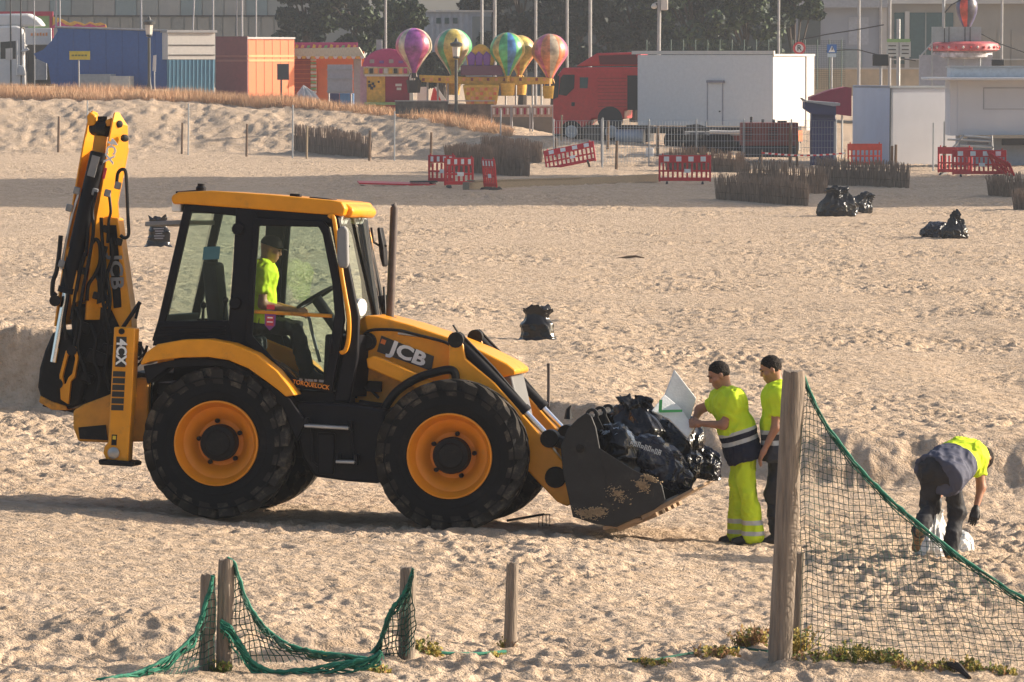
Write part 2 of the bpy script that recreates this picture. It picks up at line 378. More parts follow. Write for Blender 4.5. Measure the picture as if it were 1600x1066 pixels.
M_RUST = mat('rusty_pipe', (.075, .055, .048), .7, var=.35, scale=12)
M_WH = mat('white_vinyl', (.82, .82, .80), .5, var=.05)
M_OR = mat('orange_vinyl', (.85, .30, .02), .5, var=.05)
M_SEAT = mat('seat_fabric', (.03, .03, .035), .85, var=.2)
M_GL = glassmat('cab_glass', (.84, .92, .89)); M_GLW = glassmat('windscreen_glass', (.90, .95, .93))
M_LENS = mat('lamp_lens', (.75, .75, .72), .12, var=.1)
M_BUCK = mat('worn_bucket_steel', (.012, .012, .013), .5, spec=.35, var=.5, scale=5, dirt=(.10, .085, .07), dirt_amt=.22, dirt_scale=4, bump=.2)
M_LIP = mat('scoured_bucket_steel', (.30, .20, .12), .55, .3, var=.45, scale=4, stretch=(1, 6, 1), dirt=(.40, .29, .17), dirt_amt=.3)

trac = bpy.data.objects.new('backhoe_loader', None); col.objects.link(trac); trac.matrix_world = TW
props(trac, 'yellow and black backhoe loader carrying rubbish bags in its front bucket', 'backhoe loader')

def tyre_mesh():
    mb = MB(); Rr = .70; W = .44
    prof = [(.385, -.17), (.41, -.205), (.47, -.225), (.55, -.225), (.605, -.205), (.63, -.17), (.638, -.08), (.64, 0), (.638, .08), (.63, .17), (.605, .205), (.55, .225), (.47, .225), (.41, .205), (.385, .17)]
    mb.lathe(prof, axis=(0, 1, 0), n=72, closed=True)
    for r0 in (.47, .60):                              # raised rings moulded on the sidewall
        mb.lathe([(r0, -.226), (r0 + .004, -.230), (r0 + .012, -.230), (r0 + .016, -.226)], axis=(0, 1, 0), n=72, cap=False)
    n = 21
    for side in (-1, 1):
        for k in range(n):
            a0 = 2 * math.pi * (k + (.5 if side > 0 else 0)) / n; sec = []
            for j, (yy, rr, rb) in enumerate(((.228, .585, .56), (.222, .685, .59), (.16, .706, .625), (.08, .710, .635), (.012, .706, .64))):
                sh = (.215 - yy) * .95; hw = (.060 if j < 3 else .05)
                for (aa, rad) in ((-hw, rb), (-hw * .8, rr), (hw * .8, rr), (hw, rb)):
                    t = a0 + sh / Rr * 1.15 + aa / Rr; sec.append((math.cos(t) * rad, side * yy, math.sin(t) * rad))
            fs = []
            for j in range(4):
                for q in range(3): fs.append((j * 4 + q, j * 4 + q + 1, j * 4 + q + 5, j * 4 + q + 4))
            fs += [(0, 1, 2, 3), (16, 17, 18, 19)]; mb.add(sec, fs, 1)
    return mb
def wheel(xc, side, first, spin):
    y = side * .905
    cen = Vector((xc, y, .70)); s = side
    wh = bpy.data.objects.new('wheel', None); col.objects.link(wh); wh.parent = trac; wh.location = cen
    for nm in ('tyre',):
        t = tyre_mesh().build('tyre', [M_RUB, M_TREAD], wh, smooth=28) if first is None else None
        if t is None: t = first.copy(); col.objects.link(t); t.parent = wh
        t.rotation_euler = (0, spin, 0 if s < 0 else math.pi)
    mb = MB(); pr = [(.40, .19), (.398, .222), (.385, .226), (.372, .205), (.350, .12), (.335, .085), (.285, .06), (.25, .0), (.215, -.03), (.17, -.03), (.0, -.03)]
    mb.lathe(pr, axis=(0, s, 0), c=(0, 0, 0), n=56, cap=False)
    rim = mb.build('rim', M_YR, wh, smooth=40)
    mb = MB(); mb.lathe([(.172, -.04), (.172, .10), (.160, .125), (.12, .135), (.11, .15), (.0, .155)], axis=(0, s, 0), n=32)
    hub = mb.build('hub', M_BKD, wh, smooth=40)
    for k in range(5):
        a = spin + 2 * math.pi * k / 5 + .3; mb = MB(); mb.lathe([(.022, -.035), (.022, .02), (.012, .03), (0, .03)], c=(math.cos(a) * .205, 0, math.sin(a) * .205), axis=(0, s, 0), n=8)
        mb.build('wheel_bolt', M_BKD, wh)
    return t
t0 = None
for xc, side, spin in ((0, -1, .2), (2.2, -1, 1.1), (0, 1, .5), (2.2, 1, .9)):
    t = wheel(xc, side, t0, spin); t0 = t0 or t

def part(name, pts, ymap, y0, y1, m, bevel=.012, parent=None):
    return MB().prism(TP(pts, ymap), y0, y1).build(name, m, parent or trac, bevel=bevel)
# chassis
mb = MB(); mb.box((1.1, 0, .74), (2.9, .62, .34)); mb.cyl((0, -.72, .70), (0, .72, .70), .13); mb.cyl((2.2, -.72, .68), (2.2, .72, .68), .12)
mb.box((0, 0, .74), (.5, .5, .45)); mb.box((2.2, 0, .7), (.36, .5, .35)); mb.build('chassis', M_BKD, trac, bevel=.02)
part('side_tank', [(462, 628), (548, 632), (600, 640), (606, 720), (592, 756), (540, 752), (492, 745), (472, 715), (460, 660)], -.98, -.98, -.40, M_BK, .025)
MB().prism(TP([(462, 628), (548, 632), (600, 640), (606, 720), (592, 756), (492, 745), (472, 715)], -.98), .40, .98).build('side_tank', M_BK, trac, bevel=.025)
part('tool_box', [(496, 676), (524, 677), (522, 742), (497, 741)], -1.0, -1.03, -.97, M_BK, .015)
for a, b in (((478, 665), (547, 669)), ((527, 721), (556, 722))):
    p, q = T3(*a, -1.10), T3(*b, -1.10); mb = MB(); mb.box(((p + q) / 2), ((q - p).length, .20, .03), (0, -math.atan2(q.z - p.z, q.x - p.x), 0)); mb.build('step', M_ST, trac, bevel=.008)
    mb = MB()
    for e in (p, q): mb.box((e.x, -1.06, e.z + .02), (.03, .16, .10))
    mb.build('step_bracket', M_BK, trac, bevel=.005)
MB().tube([T3(487, 668, -1.02), T3(489, 722, -1.02), T3(497, 728, -1.02)], .014, 6).build('step_rail', M_BK, trac); MB().tube([T3(549, 672, -1.02), T3(553, 718, -1.02)], .014, 6).build('step_rail', M_BK, trac)
# fenders
fo = [(219, 567), (228, 551), (246, 538), (285, 531), (325, 530), (362, 537), (400, 553), (432, 579), (452, 604), (461, 618)]
fi = [(221, 571), (232, 566), (250, 563), (285, 559), (325, 558), (357, 563), (388, 576), (416, 596), (436, 611), (446, 620)]
oo, ii = TP(fo, -1.13), TP(fi, -1.13)
for s in (-1, 1):
    MB().prism(oo + ii[::-1], s * 1.13, s * .70).build('rear_fender', M_Y, trac, bevel=.03, seg=3)
    mb = MB(); mb.prism(TP([(222, 572), (285, 560), (357, 564), (416, 597), (452, 625), (476, 660), (462, 690), (440, 640), (400, 596), (340, 572), (260, 576), (228, 600)], -1.1), s * 1.05, s * .70); mb.build('wheel_arch', M_BK, trac, bevel=.01)
# cab frame: near side and its mirror
cabf = dict(
    rear_pillar=[(288, 320), (301, 321), (259, 503), (249, 533), (237, 533), (247, 500)],
    middle_pillar=[(369, 324), (403, 329), (399, 352), (393, 420), (389, 515), (398, 548), (362, 540), (357, 503), (364, 420)],
    front_pillar=[(513, 336), (529, 338), (546, 420), (561, 495), (559, 560), (546, 628), (521, 628), (538, 545), (541, 500), (532, 430)],
    roof_rail=[(286, 317), (528, 336), (529, 352), (404, 341), (300, 331), (287, 329)],
    lower_side_panel=[(247, 502), (362, 501), (368, 545), (330, 533), (285, 534), (238, 541)],
)
for nm, pts in cabf.items():
    for s in (-1, 1):
        y0 = {'middle_pillar': .815, 'front_pillar': .80, 'rear_pillar': .805, 'roof_rail': .80, 'lower_side_panel': .81}[nm]
        MB().prism(TP(pts, -.80), s * y0, s * (y0 - .085)).build(nm, M_BK, trac, bevel=.014)
for k in range(3):
    a, b = T3(250 - k * 2, 511 + k * 7, -.815), T3(352, 510 + k * 6, -.815); mb = MB(); mb.tube([a, b], .008, 6); mb.build('panel_rib', M_BK, trac)
do = [(397, 340), (506, 345), (514, 356), (531, 430), (539, 500), (519, 614), (463, 606), (430, 584), (384, 532), (390, 430)]
di = [(405, 353), (498, 355), (504, 366), (519, 440), (523, 492), (506, 603), (468, 596), (436, 572), (394, 524), (399, 430)]
for s in (-1, 1):
    mb = MB(); mb.ring(TP(do, -.82), TP(di, -.82), s * .835, s * .775); d = mb.build('door', M_BK, trac, bevel=.01)
    MB().prism(TP(di, -.82), s * .80, s * .794).build('door_glass', M_GL, d, smooth=0)
    MB().prism(TP([(297, 329), (368, 331), (356, 500), (255, 502)], -.79), s * .775, s * .77).build('side_window', M_GL, trac, smooth=0)
for pp in ([(363, 349), (366, 343), (374, 347), (371, 356)], ):
    for yy in (358, 474):
        mb = MB(); c = T3(372 if yy < 400 else 368, yy, -.83); mb.lathe([(.05, -.03), (.062, 0), (.05, .03)], c=c, axis=(0, 1, 0), n=16); mb.build('door_hinge', M_BK, trac)
a, b = T3(398, 487, -.80), T3(519, 494, -.80); MB().tube([a, b], .018, 8).build('door_bar', M_YD, trac)
MB().tube([T3(482, 492, -.78), T3(488, 520, -.78), T3(500, 566, -.78)], .016, 8).build('door_strut', M_GR, trac)
mb = MB(); c = T3(517, 540, -.845); mb.box(c, (.03, .03, .16)); mb.build('door_handle', M_BK, trac, bevel=.008)
MB().prism(TP([(318, 386), (344, 385), (342, 405), (316, 406)], -.79), -.784, -.778).build('window_label', mat('label_teal', (.05, .15, .17), .5), trac, smooth=0)
# door stickers: a small crest and a maker's strip
mb = MB(); cx = T3(421, 500, -.84); mb.prism([(cx.x - .055, cx.z + .09), (cx.x + .055, cx.z + .09), (cx.x + .05, cx.z - .05), (cx.x, cx.z - .10), (cx.x - .05, cx.z - .05)], -.806, -.802); st = mb.build('crest_sticker', mat('sticker_purple', (.20, .05, .22), .5), trac, smooth=0)
mb = MB(); mb.box((cx.x, -.810, cx.z + .12), (.075, .004, .045)); mb.box((cx.x, -.810, cx.z - .01), (.07, .004, .09)); mb.build('crest_emblem', mat('sticker_red', (.55, .04, .06), .5), st, smooth=0)
mb = MB(); mb.box((cx.x, -.814, cx.z + .02), (.05, .004, .012)); mb.box((cx.x, -.814, cx.z - .02), (.055, .004, .010)); mb.build('crest_lines', M_WH, st, smooth=0)
rx = (T3(500, 604, -.84) - T3(465, 598, -.84)).normalized(); ux = Vector((-rx.z, 0, rx.x))
lettering('lettering', 'TORQUELOCK', .058, T3(486, 601.5, -.842), rx, ux, M_OR, trac, .02, .9)
mb = MB()
for k_, (a_, w_) in enumerate(((470, .03), (478, .022), (485, .05), (493, .03), (502, .045))): mb.box(T3(a_, 593.5 + k_ * .5, -.842), (w_, .003, .022), (0, .05, 0))
mb.build('faded_print', M_GR, trac, smooth=0)
# cab back, floor, windscreen
yl, yr = -.75, .75
p1, p2, p3 = T3(292, 322, -.8), T3(252, 503, -.8), T3(243, 534, -.8)
mb = MB()
for z0, z1, wd in ((0, .06, 1), (.94, 1.0, 1)):
    q0, q1 = p1.lerp(p2, z0), p1.lerp(p2, z1); mb.add([(q0.x - .02, yl, q0.z), (q0.x - .02, yr, q0.z), (q1.x - .02, yr, q1.z), (q1.x - .02, yl, q1.z), (q0.x + .04, yl, q0.z), (q0.x + .04, yr, q0.z), (q1.x + .04, yr, q1.z), (q1.x + .04, yl, q1.z)], [(0, 1, 2, 3), (7, 6, 5, 4), (0, 4, 5, 1), (1, 5, 6, 2), (2, 6, 7, 3), (3, 7, 4, 0)])
mb.build('rear_frame', M_BK, trac, bevel=.01)
mb = MB(); mb.add([(p2.x - .02, yl, p2.z), (p2.x - .02, yr, p2.z), (p3.x - .02, yr, p3.z - .12), (p3.x - .02, yl, p3.z - .12), (p2.x + .04, yl, p2.z), (p2.x + .04, yr, p2.z), (p3.x + .04, yr, p3.z - .12), (p3.x + .04, yl, p3.z - .12)], [(0, 1, 2, 3), (7, 6, 5, 4), (0, 4, 5, 1), (1, 5, 6, 2), (2, 6, 7, 3), (3, 7, 4, 0)]); mb.build('rear_panel', M_BK, trac, bevel=.01)
mb = MB(); q = p1.lerp(p2, .5); mb.sheet([(p1.lerp(p2, .06).x, yl, p1.lerp(p2, .06).z), (p1.lerp(p2, .94).x, yl, p1.lerp(p2, .94).z)], [(p1.lerp(p2, .06).x, yr, p1.lerp(p2, .06).z), (p1.lerp(p2, .94).x, yr, p1.lerp(p2, .94).z)]); mb.build('rear_glass', M_GL, trac, smooth=0)
a, b = T3(290, 351, -.7), T3(226, 354, -.7); mb = MB(); mb.sheet([a, b], [a + Vector((0, 1.4, 0)), b + Vector((0, 1.4, 0))], thick=(0, 0, .045)); mb.build('raised_rear_window', M_GR, trac, bevel=.01)
lo = T3(540, 622, -.8); mb = MB(); fx0 = T3(245, 600, -.8).x; fx1 = T3(545, 620, -.8).x; zf = T3(480, 612, -.8).z
mb.box(((fx0 + fx1) / 2, 0, zf - .05), (fx1 - fx0, 1.56, .12)); mb.build('cab_floor', M_BK, trac, bevel=.01)
top, mid_, bot = T(528, 340, -.74), T(560, 497, -.74), T(548, 620, -.74); ga = []; gb = []
for k in range(9):
    t = -1 + k / 4; bl = .14 * (1 - t * t); ga.append((top[0] + bl - .01, t * .74, top[1])); gb.append((mid_[0] + bl - .01, t * .74, mid_[1] - .25))
MB().sheet(ga, gb).build('windscreen', M_GLW, trac)
for z, k in ((mid_[1] - .16, 1),): 
    mb = MB(); mb.sheet([(x, y, z) for x, y, _ in gb], [(x - .02, y, bot[1]) for x, y, _ in gb], thick=(-.05, 0, 0)); mb.build('cowl', M_BK, trac)
mb = MB(); mb.tube([(a_ + .03, .2, c_) for a_, b_, c_ in (gb[6], )] + [(ga[6][0] * .45 + gb[6][0] * .55 + .05, .42, ga[6][2] * .45 + gb[6][2] * .55)], .012, 6); mb.build('wiper', M_BK, trac)
# roof
rp = TP([(267, 311), (269, 305), (279, 300), (330, 298), (420, 304), (520, 313), (534, 315.5), (540, 326), (536, 338), (528, 337), (290, 319), (270, 319)], -.82)
mb = MB(); mb.prism(rp, -.82, .82); roof = mb.build('roof', M_Y, trac, bevel=.035, seg=3)
fr = TP([(526, 316), (542, 319), (551, 325), (553, 333), (546, 341), (528, 338)], -.66)
mb = MB(); mb.prism(fr, -.66, .66); mb.build('roof_visor', M_Y, roof, bevel=.03, seg=3)
mb = MB(); mb.box(T3(462, 307, -.5), (.10, .1, .05)); mb.box(T3(505, 312, -.4), (.22, .3, .03), (0, .06, 0)); mb.build('roof_vent', M_BK, roof, bevel=.01)
mb = MB(); c = T3(314, 297, -.3); mb.lathe([(.05, -.02), (.05, .02), (.035, .04), (.035, .06)], c=c, n=14); mb.tube([T3(275, 301, -.3), T3(318, 298, -.3)], .012, 6); mb.build('beacon_mount', M_BK, roof)
mb = MB(); mb.box(T3(278, 323, -.70), (.09, .16, .10)); mb.build('rear_work_lamp', M_LENS, roof, bevel=.015)
for px, yy in ((531, -.62), (537, -.44), (556, .4), (562, .6)):
    mb = MB(); c = T3(px, 342, yy); mb.box(c, (.07, .15, .10), (0, .3, 0)); mb.build('front_work_lamp', M_LENS, roof, bevel=.015)
# grab rails, mirrors, lamp
MB().tube(smooth_path([T3(*p, -.84) for p in ((514, 340), (517, 337), (521, 340), (524, 356), (530, 400), (534, 430), (540, 465), (545, 495), (545, 525), (541, 545), (535, 551), (533, 548))]), .021, 8).build('grab_rail', M_Y, trac)
MB().tube([T3(*p, .80) for p in ((573, 354), (578, 372), (585, 420), (591, 462), (594, 478))], .019, 8).build('grab_rail', M_Y, trac)
mb = MB(); mb.prism(TP([(527, 358), (538, 352), (544, 360), (545, 414), (540, 420), (530, 418), (527, 405)], -.95), -.98, -.90); mir = mb.build('mirror', M_GR, trac, bevel=.02, seg=3)
MB().tube([T3(536, 386, -.94), T3(545, 385, -.88), T3(533, 380, -.80)], .014, 6).build('mirror_arm', M_BK, mir)
mb = MB(); mb.prism(TP([(590, 356), (595, 355), (601, 385), (603, 415), (599, 418), (594, 400)], .95), .90, 1.10); mir = mb.build('mirror', M_BK, trac, bevel=.02, seg=3)
MB().tube([T3(580, 356, .80), T3(583, 378, .86), T3(596, 386, .95), T3(604, 384, .97)], .012, 6).build('mirror_arm', M_BK, mir)
c = T3(559, 480, -.66); mb = MB(); mb.lathe([(.03, -.05), (.075, -.02), (.085, .03), (.08, .05), (0, .055)], c=c, axis=(1, -.5, 0), n=20); hl = mb.build('head_lamp', M_LENS, trac); MB().tube([c, T3(545, 478, -.75)], .02, 6).build('lamp_bracket', M_BK, hl)
c = T3(598, 474, .66); mb = MB(); mb.lathe([(.03, -.05), (.075, -.02), (.085, .03), (.08, .05), (0, .055)], c=c, axis=(1, .2, 0), n=20); mb.build('head_lamp', M_BK, trac)
# interior
zc = T3(380, 500, -.2); mb = MB(); sx = T3(362, 520, -.1)
mb.box((sx.x + .05, -.05, zf + .38), (.50, .50, .14), (0, -.08, 0)); mb.box((sx.x - .17, -.05, zf + .78), (.13, .48, .75), (0, -.15, 0)); mb.box((sx.x - .24, -.05, zf + 1.17), (.09, .28, .16), (0, -.15, 0)); mb.box((sx.x + .02, -.05, zf + .16), (.3, .36, .32)); mb.build('driver_seat', M_SEAT, trac, bevel=.04, seg=3)
mb = MB(); wc = T3(493, 465, -.05); axd = Vector((-.55, 0, .83)).normalized(); u_ = Vector((0, 1, 0)); v_ = axd.cross(u_)
mb.tube([wc + (u_ * math.cos(t) + v_ * math.sin(t)) * .20 for t in [2 * math.pi * k / 24 for k in range(25)]], .016, 6, cap=False)
for k in range(3): mb.tube([wc, wc + (u_ * math.cos(k * 2.09) + v_ * math.sin(k * 2.09)) * .2], .012, 5)
mb.build('steering_wheel', M_BK, trac)
mb = MB(); mb.tube([wc, wc - axd * .5 + Vector((.05, 0, 0)), Vector((wc.x + .45, -.05, zf))], .06, 8); mb.box((fx1 - .15, 0, zf + .28), (.26, 1.3, .52)); mb.build('dash_console', M_BK, trac, bevel=.03)
mb = MB()
for px, py, yy in ((340, 480, .3), (318, 478, .25), (352, 470, -.3)):
    p = T3(px, py, yy); mb.tube([(p.x, yy, zf + .25), p], [.03, .014], 6); mb.lathe([(0, -.04), (.03, -.01), (.03, .02), (0, .045)], c=p, n=10)
mb.box((T3(310, 500, .2).x, .25, zf + .2), (.4, .3, .4)); mb.build('control_console', M_BK, trac, bevel=.02)
# bonnet and engine side
bo = TP([(559, 512), (562, 499), (572, 493), (590, 494), (640, 507), (700, 527), (750, 547), (792, 568), (806, 579), (804, 586), (786, 590), (690, 606), (560, 560)], -.47)
mb = MB(); mb.prism(bo, -.47, .47); bon = mb.build('bonnet', M_Y, trac, bevel=.06, seg=4)
mb = MB(); mb.prism(TP([(560, 556), (690, 602), (772, 588), (788, 640), (790, 700), (560, 690), (548, 640)], -.43), -.43, .43); mb.build('engine_side_panel', M_YD, trac, bevel=.02)
mb = MB(); mb.prism(TP([(770, 588), (800, 588), (812, 640), (822, 690), (780, 690)], -.40), -.40, .40); gr = mb.build('grille', mat('grille_grey', (.13, .13, .13), .6), trac, bevel=.02)
for k in range(7):
    y = -.36 + .12 * k; a, b = T3(803, 596, 0), T3(819, 680, 0); mb = MB(); mb.tube([(a.x, y, a.z), (b.x, y, b.z)], .012, 5); mb.build('grille_slat', M_BK, gr)
sq = [T3(596, 524.5, -.478), T3(678, 557, -.478), T3(674, 580, -.478), T3(589, 549.5, -.478)]
mb = MB(); mb.prism([(p.x, p.z) for p in sq], -.482, -.474); sk = mb.build('name_sticker', mat('sticker_black', (.012, .012, .014), .35), trac, smooth=0)
rx = (sq[1] - sq[0]).normalized(); ux = Vector((-rx.z, 0, rx.x)); cen = (sq[0] + sq[1] + sq[2] + sq[3]) / 4
lettering('lettering', 'JCB', .175, cen + Vector((.022, -.008, -.004)), rx, ux, M_WH, sk, .04, 1.30, .002, 1.02)
mb = MB(); c = sq[0].lerp(sq[3], .3) + rx * .035 + Vector((0, -.012, 0)); mb.box(c, (.045, .006, .045), (0, -math.atan2(rx.z, rx.x), 0)); mb.build('corner_mark', mat('sticker_orange', (.75, .18, .02), .5), sk, smooth=0)
mb = MB(); mb.tube(smooth_path([T3(*p, -.52) for p in ((566, 527), (580, 516), (620, 516), (650, 523), (690, 533), (705, 540))]), .014, 6); mb.build('hose', M_HOSE, trac)
mb = MB(); mb.tube([T3(*p, -.50) for p in ((622, 521), (660, 526), (700, 536))], .011, 6); mb.build('hose', M_ST, trac)
mb = MB(); mb.lathe([(.085, -.06), (.085, .02), (.06, .03), (.06, .05)], c=T3(574, 534, -.50), axis=(0, -1, 0), n=18); mb.build('loader_pivot_boss', M_BKD, trac)
mb = MB(); mb.box(T3(585, 604, -.48), (.14, .08, .10)); mb.build('valve_block', M_BKD, trac, bevel=.01)
MB().tube([T3(*p, -.50) for p in ((556, 622), (561, 608), (572, 606), (582, 612), (592, 622))], .013, 6).build('hose', M_HOSE, trac)
mb = MB(); mb.prism(TP([(556, 570), (563, 572), (546, 640), (539, 640)], -.55), -.60, -.54); mb.build('cab_mount', M_ST, trac, bevel=.006)
mb = MB(); mb.cyl(T3(560, 636, -.62), T3(600, 642, -.62), .07); mb.box(T3(600, 650, -.60), (.22, .2, .12)); mb.build('hydraulic_block', M_BKD, trac, bevel=.01)
# exhaust
mb = MB(); pb, pt = T3(609, 500, .05), T3(616, 326, .05); mb.tube([pb, pt, pt + Vector((-.01, 0, .03)), pt + Vector((-.02, 0, .02))], [.04, .037, .037, .02], 14); mb.lathe([(.065, 0), (.065, .03)], c=pb, n=14); mb.build('exhaust_pipe', M_RUST, trac)
# loader arms, rams
arm = [(574, 560), (584, 556), (602, 562), (690, 601), (702, 596), (703, 536), (707, 527), (713, 523), (720, 526), (726, 540), (729, 560), (775, 598), (812, 640), (862, 697), (892, 735), (900, 752), (899, 782), (888, 791), (872, 784), (832, 742), (790, 690), (755, 650), (700, 622), (640, 602), (576, 575)]
for s in (-1, 1):
    MB().prism(TP(arm, -.62), s * .69, s * .55).build('loader_arm', M_Y, trac, bevel=.014)
    sh = (0, 0) if s < 0 else (0, 0)
    A, B_, C_ = T3(714, 531, -.62), T3(822, 645, -.62), T3(868, 668, -.62)
    f = lambda p: Vector((p.x, s * abs(p.y), p.z))
    d = (B_ - A).normalized(); mb = MB(); mb.tube([f(A), f(B_)], .058, 14); mb.tube([f(B_ - d * .05), f(B_)], .068, 14); ram = mb.build('loader_ram', M_BK, trac)
    E_ = A + d * ((B_ - A).length + .33); MB().tube([f(B_), f(E_)], .028, 10).build('ram_rod', M_CHR, ram)
    MB().tube([f(A + Vector((.02, -.02, .07))), f(A.lerp(B_, .5) + Vector((.02, 0, .075))), f(B_ + Vector((0, 0, .06)))], .014, 6).build('ram_pipe', M_HOSE, ram)
    mb = MB(); mb.cyl((E_.x, s * .52, E_.z), (E_.x, s * .72, E_.z), .085); MB().cyl((A.x, s * .54, A.z), (A.x, s * .71, A.z), .075, 14).build('ram_pin', M_BKD, trac, bevel=.006)
    lk = T3(900, 700, -.62); mb.tube([f(E_), f(lk)], .06, 8); mb.build('tilt_link', M_BKD, trac, bevel=.006)
    mb = MB(); c = T3(868, 746, -.70); mb.cyl((c.x, s * .53, c.z), (c.x, s * .72, c.z), .10, 18); mb.build('pivot_pin', M_BKD, trac, bevel=.01)
    p0 = T3(597, 650, -.70); MB().tube(smooth_path([f(T3(*q, -.72)) for q in ((592, 655), (603, 634), (622, 610), (650, 592), (680, 582), (702, 578), (711, 584), (712, 600))]), .040, 10).build('loader_hose', M_HOSE, trac)
mb = MB(); a = T3(835, 705, -.62); mb.cyl((a.x, -.56, a.z), (a.x, .56, a.z), .08); mb.build('cross_tube', M_YD, trac)
MB().tube([T3(708, 508, -.62), T3(728, 540, -.62)], .01, 5).build('level_indicator_rod', M_BK, trac)
# front bucket
YB = 1.2
prof = TP([(916, 650), (902, 657), (888, 672), (878, 698), (880, 735), (896, 806), (930, 817), (962, 822), (1020, 796), (1082, 762)], -YB)
def offs(pr, t):
    o = []
    for i, p in enumerate(pr):
        a = Vector(pr[max(i - 1, 0)]); b = Vector(pr[min(i + 1, len(pr) - 1)]); d = (b - a).normalized(); o.append((p[0] - d.y * t, p[1] + d.x * t))
    return o
inn = offs(prof, .028)
shell = MB(); n = len(prof)
bk = empty('front_bucket_placeholder', (0, 0, 0)); bpy.data.objects.remove(bk)
shell.prism(prof[:9] + inn[:9][::-1], -YB + .02, YB - .02); bucket = shell.build('front_bucket', M_BUCK, trac, smooth=50)
sp = TP([(916, 645), (902, 655), (887, 670), (876, 698), (879, 736), (895, 808), (930, 819), (963, 824), (1022, 797), (1040, 783), (1034, 757), (985, 733), (938, 706), (931, 668), (924, 650)], -YB)
for s in (-1, 1): MB().prism(sp, s * YB, s * (YB - .035)).build('side_plate', M_BUCK, bucket, bevel=.008)
MB().prism(TP([(936, 700), (988, 733), (1034, 756), (1040, 783), (1022, 797), (962, 822)], -YB), -YB - .012, -YB - .001).build('wear_plate', M_BUCK, bucket, bevel=.006)
lp = TP([(1000, 806), (1082, 763), (1085, 766), (1004, 813)], -YB); MB().prism(lp, -YB + .01, YB - .01).build('cutting_edge', M_LIP, bucket, bevel=.004)
lp = TP([(940, 823), (1000, 809), (1003, 815), (942, 829)], -YB); MB().prism(lp, -YB + .03, YB - .03).build('heel_plate', M_LIP, bucket, bevel=.004)
for k in range(5):
    y = -1.0 + .5 * k; lp = TP([(962, 824), (1022, 800), (1026, 808), (966, 832)], -YB); MB().prism(lp, y - .12, y + .12).build('skid_plate', M_LIP, bucket, bevel=.004)
for y in (-.75, -.12, .5, ):
    c = T3(916, 646, -YB); mb = MB(); pts = [(c.x + math.cos(a) * .062, c.z - .03 + math.sin(a) * .062) for a in np.linspace(-.3, math.pi + .3, 12)] 
    inner = [(c.x + math.cos(a) * .028, c.z - .025 + math.sin(a) * .028) for a in np.linspace(-.3, math.pi + .3, 12)]
    outer = pts + [(c.x - .10, c.z - .16), (c.x + .12, c.z - .16)]; inner = inner + [(c.x - .02, c.z - .05), (c.x + .02, c.z - .05)]
    mb.ring(outer, inner, y - .02, y + .02); mb.build('lifting_ear', M_BUCK, bucket, bevel=.004)
M_CAKE = mat('caked_sand', (.42, .31, .19), .95, var=.3, scale=30, bump=.8, bscale=60)
for k_, (cx_, cy_, rx_, rz_, n_) in enumerate(((930, 800, 20, 8, 900), (1004, 758, 11, 9, 500), (912, 803, 16, 7, 300), (965, 772, 18, 14, 260), (1016, 748, 14, 5, 300))):
    rs_ = np.random.default_rng(k_); mb = MB()
    for q_ in range(n_):
        a_, r_ = rs_.uniform(0, 6.283), abs(rs_.normal(0, .5)); c_ = T3(cx_ + math.cos(a_) * r_ * rx_, cy_ + math.sin(a_) * r_ * rz_ + (math.cos(a_) * r_ * rx_ * .35 if k_ else 0), -YB - .014); w_ = rs_.uniform(.002, .009); mb.add([c_ + Vector((-w_, 0, -w_ * .6)), c_ + Vector((w_ * .8, 0, -w_ * .7)), c_ + Vector((w_, 0, w_ * .5)), c_ + Vector((-w_ * .6, 0, w_ * .7)), c_ + Vector((0, -.008, 0))], [(0, 1, 4), (1, 2, 4), (2, 3, 4), (3, 0, 4)])
    o_ = mb.build('caked_sand', M_CAKE, bucket, smooth=0, fix=False); o_['kind'] = 'stuff'
mb = MB(); p = T3(907, 701, -YB - .01); mb.lathe([(.04, 0), (.04, .02), (0, .025)], c=p, axis=(0, -1, 0), n=14); mb.build('bolt', M_BKD, bucket)
mb = MB(); p = T3(888, 655, -YB + .5); mb.tube([p, p + Vector((.0, 0, .09)), p + Vector((.02, 0, .13))], [.04, .025, .004], 6); mb.build('bucket_stop', M_BK, bucket)
